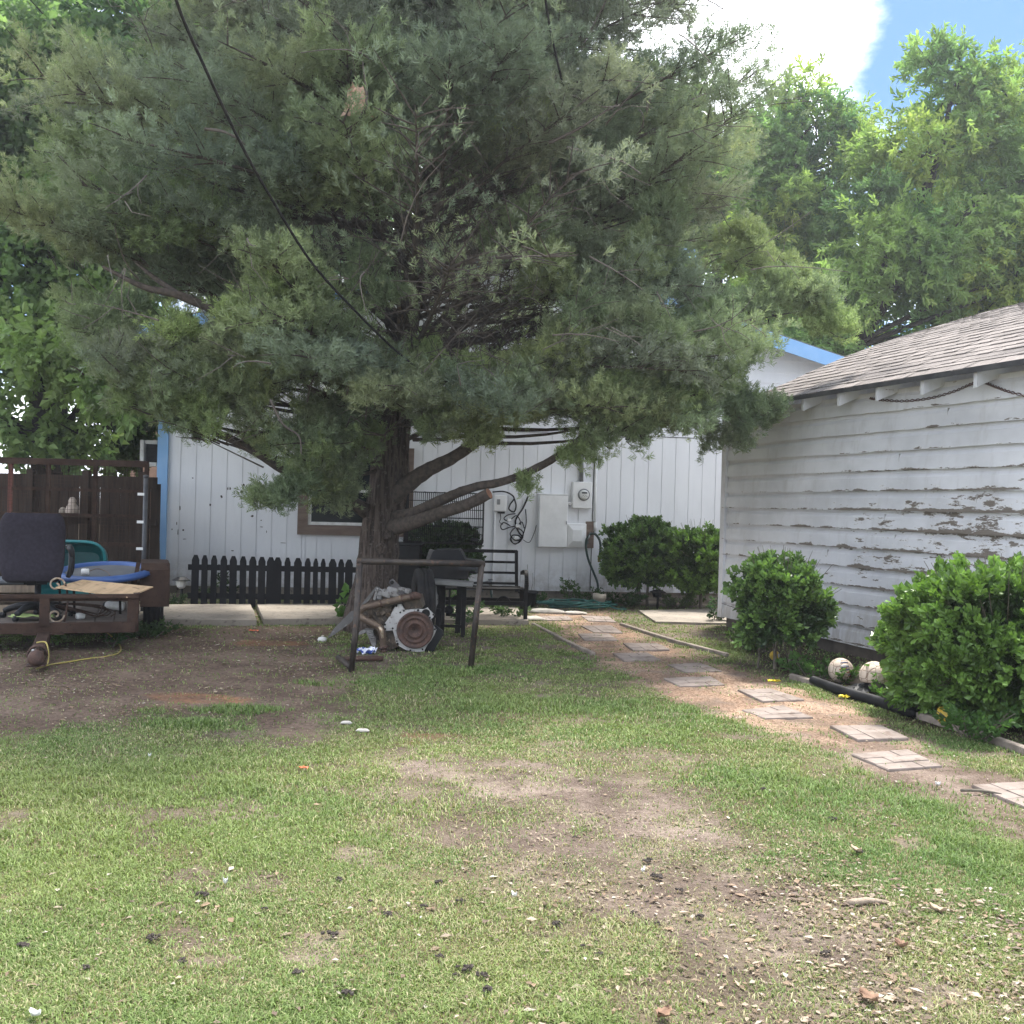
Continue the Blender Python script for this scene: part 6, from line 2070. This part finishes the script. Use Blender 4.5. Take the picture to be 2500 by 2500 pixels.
# grey dead twigs
dt = []
for k in range(640):
    if k < 430: o = np.array([-.45 + rng.normal() * .8, 11.4 + rng.normal() * .55, 3.75 + rng.normal() * .7])
    else:
        h = rng.uniform(2.2, 7.2); a = rng.uniform(math.pi, 2 * math.pi); rr_ = rng.uniform(.3, 3.9)
        o = axis_at(h) + np.array([math.cos(a) * rr_, math.sin(a) * rr_, 0])
    d = unit(unit(o - axis_at(max(o[2] - .8, 1))) + rng.normal(size=3) * .6)
    L = rng.uniform(.35, 1.0)
    q = np.linspace(0, 1, 5)[:, None]
    dt.append((o + d * L * q + rng.normal(size=3) * .16 * q ** 2, np.linspace(.008, .003, 5)))
    for _ in range(3):
        s = o + d * L * rng.uniform(.3, .9)
        d2 = unit(d + rng.normal(size=3) * .8)
        dt.append((np.array([s, s + d2 * .15, s + d2 * .3 + rng.normal(size=3) * .05]), np.array([.0045, .0035, .002])))
dt = [(P, r) for P, r in dt if P[:, 2].min() > np.interp(P[-1][0], LOWX, LOWZ) + .15]
np_mesh("dead_twigs", tubes_np(dt, 4), 4, M['twig'], cedar, offset=CB)
for pts in ([(1330, 215, 9.4), (1400, 235, 9.3), (1450, 255, 9.2), (1500, 265, 9.2)], [(1385, 360, 9.2), (1450, 375, 9.1), (1520, 395, 9.1), (1565, 425, 9.1)], [(1340, 350, 9.3), (1420, 310, 9.2), (1480, 270, 9.2), (1505, 255, 9.2)], [(660, 975, 9.6), (690, 1035, 9.6), (730, 1065, 9.6), (735, 1110, 9.6)], [(500, 315, 8.6), (540, 320, 8.6), (575, 335, 8.6), (600, 355, 8.7)]):
    MB().tube([W(*p) for p in pts], [.014, .012, .009, .005], 6, sub=4).build("bare_branch", M['twig'], cedar, world=True)
# torn scrap caught high up
MB().tube([W(850, 330, 8.9), W(885, 280, 8.62), W(896, 240, 8.6), W(885, 150, 8.8)], [.02, .018, .014, .006], 6, sub=4).build('bare_branch', M['limb_bark'], cedar, world=True)
c = Vector(W(872, 245, 8.75))
t = thing("caught_scrap", "tan crumpled scrap caught high among the cedar branches", "scrap", c)
rows = [[(x * .085 * (1.1 - .5 * z) + random.uniform(-.02, .02), random.uniform(-.045, .045), z * .13 + random.uniform(-.02, .02)) for x in np.linspace(-1, 1, 9)] for z in np.linspace(-1, 1, 9)]
MB().sheet(rows, smooth=False, thick=(0, .006, 0)).build("cloth", mat_simple("tan_cloth", (.52, .36, .27), (.40, .27, .2), 14, .9), t)
# overhead cables
for pts, r, lab in (([(400, -160, 5.2), (430, 0, 5.6), (500, 165, 6.0), (590, 355, 6.5), (660, 480, 7.0), (760, 640, 7.7), (870, 762, 8.6), (960, 850, 9.6), (1040, 915, 10.6)], .010, "long black overhead cable crossing in front of the cedar to the upper left"), ([(1318, -120, 8.0), (1332, 0, 8.4), (1345, 80, 8.7), (1368, 180, 9.0), (1390, 272, 9.4)], .011, "short black cable hanging down into the top of the cedar")):
    P = [Vector(W(*p)) for p in pts]
    t = thing("overhead_cable", lab, "cable", P[0])
    MB().tube(P, r, 6, sub=6).build("wire", M['rubber'], t, world=True)


# ------------------------------------------------------------------ broadleaf trees
def broadleaf(name, label, base, trunk_pts, trad_, blobs_, ntwigs, protos, tints, size, up=.1, group=None, seed=1, mat=None, limbs=(), droop=-.35, cat="tree", sub=.75):
    """blobs_: (centre, radii, weight) clumps of foliage grown on limbs that run from the trunk to each clump"""
    r = np.random.default_rng(seed)
    base = np.array(base, float)
    t = thing(name, label, cat, base, 0, group)
    tp_ = [Vector(p) for p in trunk_pts]
    MB().tube(tp_, trad_, 12, sub=6, wob=.06).build("trunk", M['dark_bark'], t, world=True)
    for pts, rr_ in limbs: MB().tube([Vector(p) for p in pts], rr_, 9, sub=5, wob=.06).build("limb", M['dark_bark'], t, world=True)
    segs, P, D, T = [], [], [], []
    tot = sum(b[2] for b in blobs_)
    tz = np.array([p.z for p in tp_])
    tpn = np.array([[p.x, p.y, p.z] for p in tp_])
    for (c, rad_, w) in blobs_:
        c, rad_ = np.array(c, float), np.array(rad_, float)
        n = int(ntwigs * w / tot)
        k = int(np.argmin(np.abs(tz - (c[2] - .5 * np.linalg.norm(c[:2] - tpn[-1][:2]) - .6))))
        a = tpn[k]
        mid = a * .45 + c * .55 + r.normal(size=3) * .25
        q = np.linspace(0, 1, 7)[:, None]
        segs.append(((1 - q) ** 2 * a + 2 * q * (1 - q) * mid + q ** 2 * c, np.linspace(.05 + .012 * rad_[0], .02, 7)))
        u = unit(r.normal(size=(n, 3)))
        rr_ = r.random(n) ** .42
        p = c + u * rad_ * rr_[:, None]
        # sub-clumps so that the outline breaks up
        kc = max(5, int(n / 60))
        cc = c + unit(r.normal(size=(kc, 3))) * rad_ * (r.random((kc, 1)) ** .35) * .95
        near = cc[r.integers(0, kc, n)]
        f = r.random((n, 1)) ** .5 * sub
        p = p * (1 - f) + (near + r.normal(size=(n, 3)) * rad_.mean() * .15) * f
        for j in range(kc):
            segs.append((np.array([c + (cc[j] - c) * .0, (c + cc[j]) / 2 + r.normal(size=3) * .1, cc[j]]), np.array([.022, .014, .006])))
        d = unit((p - c) / rad_ + r.normal(size=(n, 3)) * .6 + np.array([0, 0, droop]))
        P.append(p); D.append(d)
        ti = tints[r.integers(0, len(tints))]
        tc_ = np.repeat(np.array(ti)[None, :], n, 0) * r.uniform(.8, 1.2, (n, 1)) * (1 + (vnoise(p[:, 0] * .9 + 7, p[:, 2] * .9 + p[:, 1], seed)[:, None] - .5) * np.array([.7, .45, .3]))
        T.append(tc_)
    P, D, T = np.concatenate(P), np.concatenate(D), np.concatenate(T)
    S_ = size * r.uniform(.7, 1.3, len(P))
    np_mesh("branches", tubes_np(segs, 5), 4, M['dark_bark'], t, offset=base)
    foliage("crown", P, D, S_, T, protos, mat or M['leaf'], t, r, base)
    return t


def BL(px, py, y, rx, ry, rz, w=None):
    return (W(px, py, y), (rx, ry, rz), w or rx * rz + rx * ry)


rl = np.random.default_rng(5)
ASH = leaf_protos(rl, .145, .058, 11, .26, .45)
MUL = leaf_protos(rl, .15, .11, 6, .30, .35)
FAR = leaf_protos(rl, .26, .13, 7, .5, .3)
YG = [(.235, .345, .135), (.19, .295, .125), (.27, .375, .135), (.155, .25, .115), (.34, .42, .13)]
# right: tall pecan-like tree behind the shed
by = 23.0
base = W(2030, 1200, by); base[2] = 0
tr_ = [base, base + np.array([-.1, 0, 3]), W(2060, 860, by), W(2110, 720, by), W(2200, 560, by), W(2280, 420, by), W(2320, 250, by)]
broadleaf("ash_tree", "tall bright yellow-green leafy tree rising behind the shed roof", base, tr_, [.30, .26, .20, .17, .13, .09, .04],
          [BL(2150, 640, by, 2.0, 2.0, 1.5), BL(2330, 560, by, 2.2, 2.0, 1.6), BL(2260, 380, by, 1.7, 1.8, 1.4), BL(2400, 330, by, 1.8, 1.8, 1.5), BL(2330, 190, by, 1.2, 1.2, 1.1), BL(2440, 210, by, 1.2, 1.3, 1.2), BL(2060, 720, by - .5, 1.3, 1.4, 1.0), BL(2020, 850, by, 1.4, 1.4, 1.1),
           BL(2480, 680, by, 2.0, 2.0, 1.6), BL(2560, 420, by, 1.8, 1.8, 1.8), BL(2250, 780, by + 1, 1.8, 1.6, 1.2), BL(2420, 830, by + 1, 1.8, 1.6, 1.1), BL(2120, 500, by, 1.2, 1.2, .9), BL(2620, 650, by, 1.8, 1.8, 2), BL(2300, 130, by, .6, .6, .6), BL(2100, 920, by + 1, 1.3, 1.3, .9)],
          6800, ASH, YG, 1.1, seed=11, sub=.9,
          limbs=[([W(2080, 800, by), W(2180, 700, by), W(2290, 600, by - .3), W(2400, 480, by - .5)], [.15, .12, .09, .03]), ([W(2050, 900, by), W(2090, 850, by), W(2200, 690, by + .3), W(2280, 640, by)], [.17, .14, .1, .03]), ([W(2040, 880, by), W(1985, 760, by), W(1960, 640, by)], [.12, .09, .03])])
by = 25.0
base = W(1900, 1200, by); base[2] = 0
tr_ = [base, base + np.array([0, 0, 3.2]), W(1895, 820, by), W(1900, 640, by), W(1920, 430, by), W(1930, 260, by)]
broadleaf("ash_tree", "thinner leafy tree between the cedar top and the tall yellow-green tree", base, tr_, [.24, .2, .16, .12, .07, .03],
          [BL(1930, 330, by, 1.3, 1.3, 1.1), BL(1990, 300, by, 1.3, 1.3, 1.0), BL(1980, 480, by, 1.7, 1.6, 1.3), BL(1880, 470, by, 1.4, 1.4, 1.3), BL(2060, 380, by, 1.2, 1.2, 1.1), BL(1900, 660, by, 1.6, 1.6, 1.5), BL(2010, 620, by, 1.5, 1.5, 1.3), BL(1870, 820, by, 1.6, 1.6, 1.3), BL(1960, 260, by, .9, .9, .9), BL(2060, 300, by, .9, .9, .8), BL(1870, 330, by, 1.1, 1.1, 1.0), BL(1860, 560, by, 1.4, 1.3, 1.3), BL(2000, 780, by, 1.4, 1.4, 1.2)],
          4200, ASH, YG, 1.05, seed=12, sub=.92)
# left: broad-leaved tree behind the dog run
by = 16.6
base = W(128, 1250, by); base[2] = 0
tr_ = [base, W(125, 1080, by), W(110, 960, by), W(95, 840, by), W(120, 650, by), W(150, 450, by), W(160, 250, by)]
broadleaf("mulberry_tree", "broad-leaved tree with dark trunk behind the dog run", base, tr_, [.34, .30, .26, .2, .15, .1, .05],
          [BL(60, 840, by - 1.2, 1.1, 1.2, .7), BL(230, 890, by - 1.2, 1.1, 1.2, .55, 1.4), BL(30, 1040, by - .8, .9, 1.0, .35, .45), BL(190, 1040, by - .2, .8, .9, .35, .55), BL(120, 1095, by, 1.1, .9, .22, .6), BL(310, 960, by - 1, .8, 1.0, .55, .6), BL(90, 720, by, 1.5, 1.4, 1.0), BL(280, 760, by, 1.5, 1.4, 1.0), BL(-60, 900, by, 1.2, 1.2, 1.2), BL(100, 520, by, 1.7, 1.5, 1.2), BL(320, 540, by + .5, 1.7, 1.5, 1.2), BL(60, 300, by, 1.8, 1.6, 1.3), BL(300, 300, by, 1.8, 1.6, 1.3), BL(170, 120, by, 1.8, 1.6, 1.3), BL(-80, 500, by, 1.5, 1.5, 1.6), BL(-60, 200, by, 1.5, 1.5, 1.6), BL(400, 120, by, 1.6, 1.6, 1.4)],
          7600, MUL, [(.165, .25, .115), (.135, .215, .10), (.195, .285, .115), (.11, .18, .09)], 1.0, seed=13)
# thin scrub left of the blue corner
by = 18.5
base = W(345, 1200, by); base[2] = 0
broadleaf("scrub_tree", "thin sparse leafy tree in the gap beside the blue corner trim", base, [base, W(340, 1080, by), W(335, 980, by), W(300, 880, by)], [.07, .06, .05, .02],
          [BL(330, 1050, by, .6, .6, .5), BL(300, 1110, by, .6, .6, .3), BL(350, 980, by, .7, .7, .5), BL(270, 990, by, .7, .6, .4)], 650, MUL, [(.09, .12, .035), (.06, .09, .03)], .8, seed=14)
# taller trees behind the house
for k, (px, py, y, R_, lab) in enumerate(((560, 420, 31, 5.4, "dark leafy tree rising behind the left half of the house roof"), (980, 520, 33, 5.6, "dark leafy tree behind the roof ridge, seen through the cedar"), (1450, 560, 32, 5.2, "dark leafy tree behind the right half of the house roof"), (150, 260, 30, 6.0, "tall pale green tree at the upper left behind the mulberry"), (1750, 640, 34, 4.6, "dark leafy tree low behind the blue gable end"), (2650, 520, 34, 6.5, "dark leafy tree far behind the shed roof"))):
    c = W(px, py, y)
    base = np.array([c[0], y, 0.0])
    tr_ = [base, base + np.array([.1, 0, 3.5]), c + np.array([0, 0, -1.5]), c + np.array([.2, 0, 1.5])]
    bl = []
    rr_ = np.random.default_rng(40 + k)
    for _ in range(13):
        u = unit(rr_.normal(size=3)) * np.array([.68, .55, .68]) * R_
        bl.append((c + u, np.array([.42, .42, .36]) * R_ * rr_.uniform(.75, 1.1), 1.0))
    broadleaf("shade_tree", lab, base, tr_, [.35, .3, .22, .08], bl, 3600, FAR, [(.14, .215, .095), (.16, .24, .10), (.115, .185, .085)] if k != 3 else [(.19, .28, .11), (.16, .25, .10)], 1.25, seed=50 + k, group="shade trees behind the house")

# neighbour seen through the gap
p = W(333, 1100, 34)
t = thing("neighbour_house", "orange-brown brick house glimpsed through the gap left of the blue corner", "house", (p[0], 34, 0))
MB().box((1.2, 3, 1.9), (3.2, 6, 3.8)).build("wall", mat_simple("tan_brick", (.36, .22, .15), (.28, .17, .12), 8, .9), t)
MB().prism([(-.7, 3.8), (3.1, 3.8), (1.2, 5)], 6.4, Matrix.Translation((0, -.2, 0))).build("roof", M['grey_shingle'], t)


# ------------------------------------------------------------------ shrubs
ROS = leaf_protos(rl, .056, .036, 10, .070, .12, count=8, wide=.64)
ROS2 = leaf_protos(rl, .058, .030, 7, .10, .2, count=8)


def shrub(name, label, c, rad_, n, tints, size, stems, seed, box=3.0, bottom=0.0, group=None, twigz=.25, lump=.30, openness=.33):
    r = np.random.default_rng(seed)
    c, rad_ = np.array(c, float), np.array(rad_, float)
    base = np.array([c[0], c[1], 0.0])
    t = thing(name, label, "shrub", base, 0, group)
    st_ = MB()
    for (dx, dy, tx, ty, r0) in stems:
        st_ = MB()
        st_.tube([(dx, dy, -.03), (dx * .7 + tx * .2, dy * .7 + ty * .2, (c[2] - rad_[2]) * .6 + .1), (tx, ty, c[2])], [r0, r0 * .8, r0 * .5], 7, sub=4, wob=.08)
        st_.build("stem", M['stem'], t)
    u = unit(r.normal(size=(n, 3)))
    e = (np.abs(u) ** box).sum(1) ** (-1 / box)            # rounded-box surface
    s = u * e[:, None]
    depth = 1 - .42 * r.random(n) ** 1.7
    az, el = np.arctan2(u[:, 1], u[:, 0]), u[:, 2]
    bumpy = 1 + (vnoise(az * 2.2 + 20, el * 3.2 + 9, seed) - .5) * lump * 2 + (vnoise(az * 6 + 20, el * 8 + 9, seed + 1) - .5) * lump
    p = c + s * rad_ * (depth * bumpy)[:, None]
    d = unit(s * .8 + np.array([0, 0, .55]) + r.normal(size=(n, 3)) * .45)
    ok = p[:, 2] > bottom + .12 * (vnoise(p[:, 0] * 5, p[:, 1] * 5, seed + 3))
    gap = vnoise(az * 3.1 + 50, el * 4.3 + 31, seed + 7)
    ok &= ~((gap < openness) & (depth > .70))
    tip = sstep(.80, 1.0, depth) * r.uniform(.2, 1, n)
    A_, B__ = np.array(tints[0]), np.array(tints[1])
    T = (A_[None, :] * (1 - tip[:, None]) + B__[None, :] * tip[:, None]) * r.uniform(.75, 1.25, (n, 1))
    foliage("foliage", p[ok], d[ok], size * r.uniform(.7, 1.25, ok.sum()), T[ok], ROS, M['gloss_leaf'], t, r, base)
    # shoots that stick out
    k = max(12, n // 90)
    uu = unit(r.normal(size=(k, 3)) + np.array([0, 0, .7]))
    segs = []
    for q in uu:
        e1 = (np.abs(q) ** box).sum() ** (-1 / box)
        a = c + q * e1 * rad_ * .8
        segs.append((np.array([a, a + q * .12, a + q * .26 + np.array([0, 0, .05])]), np.array([.004, .0035, .002])))
    np_mesh("shoots", tubes_np(segs, 4), 4, M['stem'], t, offset=base)
    return t


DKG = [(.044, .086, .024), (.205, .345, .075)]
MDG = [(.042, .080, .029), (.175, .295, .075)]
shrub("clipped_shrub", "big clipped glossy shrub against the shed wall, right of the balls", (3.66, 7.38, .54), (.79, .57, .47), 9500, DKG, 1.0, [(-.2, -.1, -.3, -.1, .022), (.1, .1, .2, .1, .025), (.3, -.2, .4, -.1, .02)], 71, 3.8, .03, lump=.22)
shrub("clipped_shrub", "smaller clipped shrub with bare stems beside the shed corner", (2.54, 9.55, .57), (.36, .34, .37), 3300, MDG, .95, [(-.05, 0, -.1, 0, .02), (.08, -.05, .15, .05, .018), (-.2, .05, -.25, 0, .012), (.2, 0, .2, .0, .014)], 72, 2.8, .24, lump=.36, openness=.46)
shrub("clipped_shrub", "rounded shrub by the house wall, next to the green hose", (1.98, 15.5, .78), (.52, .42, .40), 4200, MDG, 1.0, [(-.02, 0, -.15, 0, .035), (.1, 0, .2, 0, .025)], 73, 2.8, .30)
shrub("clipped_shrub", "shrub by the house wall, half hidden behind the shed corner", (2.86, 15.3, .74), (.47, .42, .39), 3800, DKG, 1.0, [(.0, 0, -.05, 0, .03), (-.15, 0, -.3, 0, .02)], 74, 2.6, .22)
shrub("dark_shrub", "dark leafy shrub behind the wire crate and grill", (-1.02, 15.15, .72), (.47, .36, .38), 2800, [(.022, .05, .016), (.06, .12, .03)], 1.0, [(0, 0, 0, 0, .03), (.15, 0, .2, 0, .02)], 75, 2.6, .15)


# weeds
def weed(px, py, h, n, label, seed, spread=.14, tint=(.07, .14, .035), name="weed", proto=None, size=1.0, group=None, z=0.0):
    r = np.random.default_rng(seed)
    c = G(px, py)
    t = thing(name, label, "weed", c, 0, group)
    segs, P, D = [], [], []
    for k in range(max(3, n // 6)):
        a = r.uniform(0, 6.28); s = spread * r.random() ** .5
        tip = c + np.array([math.cos(a) * s, math.sin(a) * s, h * r.uniform(.5, 1)])
        b0 = c + np.array([math.cos(a) * s * .25, math.sin(a) * s * .25, -.01])
        segs.append((np.array([b0, (b0 + tip) / 2 + r.normal(size=3) * .02, tip]), np.array([.006, .005, .003])))
        for _ in range(6):
            f = r.uniform(.15, 1.05)
            P.append(b0 + (tip - b0) * f); D.append(np.array([math.cos(a + r.normal()), math.sin(a + r.normal()), .5]))
    P, D = np.array(P), np.array(D)
    T = np.repeat(np.array(tint)[None, :], len(P), 0) * r.uniform(.7, 1.3, (len(P), 1))
    foliage("leaves", P, D, size * r.uniform(.6, 1.2, len(P)), T, proto or ROS2, M['leaf'], t, r, c)
    np_mesh("stems", tubes_np(segs, 4), 4, M['stem'], t, offset=c)


BIGL = leaf_protos(rl, .13, .12, 3, .08, .3, count=5)
weed(852, 1520, .42, 14, "broad-leaved weed growing up beside the trunk behind the pipe frame", 1, .1, (.09, .17, .05), proto=BIGL)
weed(1390, 1470, .42, 40, "leafy weed against the house wall below the breaker panel", 2, .16, (.08, .14, .045))
weed(1520, 1482, .22, 110, "dark weed patch at the foot of the left house shrub", 3, .42, (.045, .085, .03))
weed(1435, 1474, .22, 40, "low weed between the hose coil and the pipe stub", 4, .18, (.06, .11, .035))
weed(1660, 1485, .26, 80, "pale weed clump around the black lantern", 5, .4, (.09, .13, .05))
weed(1130, 1530, .25, 30, "weed under the grill with grey-green leaves", 6, .16, (.06, .11, .05))
weed(1090, 1500, .36, 24, "weed between grill leg and tyre", 7, .1, (.06, .11, .04))
weed(510, 1480, .30, 20, "strappy weed at the left end of the picket fence", 8, .1, (.08, .13, .05))
weed(560, 1472, .62, 40, "tall thin weed standing between fence and house wall", 9, .12, (.035, .06, .025))
weed(425, 1485, .16, 40, "low weed around the solar light", 10, .2, (.055, .09, .035))
weed(270, 1580, .2, 26, "small leafy weed under the front of the trailer", 11, .12, (.06, .12, .04))
weed(1985, 1655, .18, 60, "leafy weed at the foot of the small shrub by the shed", 12, .25, (.07, .14, .04))
weed(2170, 1712, .2, 40, "ivy-like weed growing beside the punctured ball", 13, .16, (.09, .17, .045))
weed(2065, 1668, .12, 26, "tiny weed in front of the striped ball", 14, .1, (.09, .17, .045))
weed(2380, 1805, .2, 70, "leafy weed below the big clipped shrub", 15, .3, (.07, .14, .04))
weed(1750, 1520, .35, 50, "dark creeping weed at the shed corner post", 16, .15, (.035, .07, .03))
weed(1840, 1590, .22, 60, "mixed weed at the foot of the shed wall near the blue ball", 17, .3, (.07, .11, .04))
weed(365, 1555, .12, 60, "low weed in front of the trailer wheel", 18, .3, (.06, .10, .04))
weed(128, 1578, .24, 4, "bright young leafy sprout beside the trailer tongue", 19, .05, (.16, .28, .08), proto=BIGL, size=.7)
weed(1245, 1512, .16, 40, "low weed under the bench seat", 20, .4, (.06, .10, .04))
weed(1315, 1478, .14, 30, "low weed beside the plant pot", 21, .15, (.05, .10, .035))

# ------------------------------------------------------------------ grass and litter
rg = np.random.default_rng(99)


def sample_ground(n, ymin=2.3, ymax=15.5, power=1.0):
    """random ground points inside the view, thinned with distance"""
    y = ymin * (ymax / ymin) ** rg.random(n)
    y = np.where(rg.random(n) < 1.0, y, y)
    m = rg.random(n) < .74
    x = np.where(m, (rg.random(n) - .5) * 1.12 * y, np.sign(rg.random(n) - .5) * (.56 * y + rg.random(n) * np.clip(2.4 - .06 * y, .6, 9)))
    return x, y


def blades(n, lush_only=False):
    x, y = sample_ground(n)
    g, d, p, b, br, dr, lu, o = fields(x, y)
    patch = sstep(.30, .58, fbm(x * 4.5, y * 4.5, 202, 3)) * .75 + .25
    dens = g * patch
    dens = np.where(g > .75, np.maximum(dens, .35), dens)
    keep = rg.random(n) < np.clip(dens * 1.05 + .004, 0, 1)
    x, y, lu, dr, d, br, p = x[keep], y[keep], lu[keep], dr[keep], d[keep], br[keep], p[keep]
    n = len(x)
    clump = fbm(x * 5, y * 5, 212, 3)
    h = (.013 + .022 * rg.random(n) ** 1.5) * (.75 + .8 * lu) * (.55 + .9 * clump) * np.clip(.8 + (y - 3) * .05, .8, 1.4)
    w = (.0014 + .0010 * rg.random(n)) * np.clip(y / 4.0, 1.0, 2.6)
    az = rg.uniform(0, 2 * math.pi, n)
    lean = rg.uniform(.2, 1.25, n)
    dirv = np.stack([np.cos(az), np.sin(az), np.zeros(n)], 1)
    side = np.stack([-np.sin(az), np.cos(az), np.zeros(n)], 1)
    base = np.stack([x, y, ground_z(x, y) - .003], 1)
    up = np.array([0, 0, 1.0])
    mid = base + up * (h * .62)[:, None] + dirv * (h * lean * .35)[:, None]
    tip = base + up * (h * (1 - .22 * lean))[:, None] + dirv * (h * lean)[:, None]
    s = side * w[:, None]
    V = np.stack([base - s, base + s, mid + s * .8, mid - s * .8, tip], 1).reshape(-1, 3)
    i0 = np.arange(n)[:, None] * 5
    tri = np.concatenate([i0 + np.array([[0, 1, 2]]), i0 + np.array([[0, 2, 3]]), i0 + np.array([[3, 2, 4]])], 1).reshape(-1, 3)
    green = np.array([.172, .236, .078])[None, :] * rg.uniform(.6, 1.35, (n, 1)) * np.array([1, 1, 1])
    tone = fbm(x * 1.2, y * 1.2, 222, 3)[:, None]
    green = green * (1 + (tone - .5) * np.array([.7, .35, .5]))
    straw = np.array([.38, .35, .205])[None, :] * rg.uniform(.65, 1.25, (n, 1))
    far = np.clip((y - 9) / 4, 0, 1)
    isdry = rg.random(n) < np.clip(.08 + .30 * dr + .3 * br - .25 * lu, .04, .8)
    col = np.where(isdry[:, None], straw, green)
    return V, tri, np.repeat(col, 5, 0)


V, tri, C = blades(2000000)
print("grass blades", len(V) // 5)
go = np_mesh("grass", V, 3, M['grass'], color=C, tris=tri)
tag(go, "short patchy lawn grass, green with straw-coloured blades, over bare soil", "grass", kind="stuff")

# chips, dead leaves and crumbs on the soil
n = 120000
x, y = sample_ground(n, 2.4, 13.6)
g, d, p, b, br, dr, lu, o = fields(x, y)
near = np.clip(1.5 - (y - 2.5) / 2.0, 0, 1) * sstep(.4, 1.3, x) * .6
w_ = np.clip(.04 + .34 * d + .30 * br * .6 + .08 * b + .10 * p + near, 0, 1) * (.3 + 1.4 * sstep(.4, .65, fbm(x * 2.3, y * 2.3, 303, 3)))
k = rg.random(n) < w_
x, y, d, br, p = x[k], y[k], d[k], br[k], p[k]
n = len(x)
L = rg.uniform(.0035, .0115, n) * np.where(y < 4, 1.3, 1) * (1 + .7 * (rg.random(n) < .10)) * (1 + d * np.clip(y / 5 - 1, 0, 1.3)); wd = L * rg.uniform(.3, .7, n)
az = rg.uniform(0, 6.28, n)
dv = np.stack([np.cos(az), np.sin(az), rg.normal(size=n) * .12], 1)
sv = np.stack([-np.sin(az), np.cos(az), rg.normal(size=n) * .15], 1)
c = np.stack([x, y, ground_z(x, y) + rg.uniform(.003, .012, n)], 1)
V = np.stack([c - dv * L[:, None], c + sv * wd[:, None] + np.array([0, 0, .003]), c + dv * L[:, None], c - dv * L[:, None], c + dv * L[:, None], c - sv * wd[:, None] + np.array([0, 0, .002])], 1).reshape(-1, 3)
pal = np.array([(.36, .29, .22), (.27, .19, .13), (.15, .11, .085), (.46, .41, .35), (.20, .145, .10)])
pi = rg.choice(5, n, p=[.26, .2, .28, .1, .16])
col = pal[pi] * rg.uniform(.7, 1.2, (n, 1)) * (1 + .25 * d[:, None] * (rg.random((n, 1)) < .4))
print("litter", n)
lo = np_mesh("leaf_litter", V, 3, M['grass'], color=np.repeat(col, 6, 0))
tag(lo, "fine dead leaf and bark crumbs scattered over soil and lawn", "litter", kind="stuff")
# larger dry leaves and chips that can be told apart
for k, (px, py, L, lab, pale) in enumerate(((2120, 2440, .055, "brown curled oak leaf at the bottom edge of the lawn", 0), (2090, 2078, .045, "pale curled dry leaf on the right lawn", 1), (2290, 2225, .05, "wide pale bark chip on the right lawn below the path", 1), (1570, 2130, .02, "small white chip on the lower middle lawn", 2), (85, 2482, .035, "white scrap at the lower left edge of the lawn", 2),
                                          (550, 2157, .015, "tiny white fleck in the left middle lawn", 2), (365, 1848, .014, "tiny white fleck at the upper left of the lawn", 2), (1255, 2190, .02, "small white pebble beside the bare soil patch", 2), (2200, 2310, .04, "brown dead leaf near the litter in the lower right", 0), (1620, 2480, .05, "brown leaf at the bottom edge right of centre", 0), (2290, 1918, .025, "white pebble on the soil left of the last paver", 2))):
    c = Vector(G(px, py, .016)); r_ = random.Random(k)
    rows = []
    for i in range(7):
        s = i / 6 * 2 - 1
        wdt = max(.06, (1 - s * s)) ** .6 * (.5 + (.22 * (i % 2) if not pale else 0))
        rows.append([(s * L * .6, v * wdt * L * .6, .012 * v * v + .010 * s * s + r_.uniform(-.004, .004)) for v in (-1, -.5, 0, .5, 1)])
    mt = (mat_simple("dead_leaf", (.17, .10, .065), (.25, .16, .105), 30, .8), mat_simple("dry_leaf", (.38, .29, .2), (.30, .225, .155), 30, .8), M['white_plastic'])[pale]
    o = MB().sheet(rows, smooth=True, thick=(0, 0, .0025)).build("dry_leaf" if pale < 2 else "white_chip", mt, loc=c)
    o.rotation_euler = (0, 0, r_.uniform(-1, 1))
    tag(o, lab, "leaf" if pale < 2 else "litter")

# ------------------------------------------------------------------ thin volume added to imitate a veil of lens glare
hm = bpy.data.materials.new("glare_haze")
hm.use_nodes = True
hn = hm.node_tree.nodes
hn.clear()
h_out = hn.new("ShaderNodeOutputMaterial")
h_vol = hn.new("ShaderNodeVolumePrincipled")
h_vol.inputs["Color"].default_value = (.90, .94, 1.0, 1)
h_vol.inputs["Density"].default_value = 0.0015
h_vol.inputs["Anisotropy"].default_value = 0.5
hm.node_tree.links.new(h_vol.outputs[0], h_out.inputs["Volume"])
hz = MB().box((0, 320, 11.2), (1040, 860, 24.4)).build("glare_veil", hm)
tag(hz, kind="stuff")
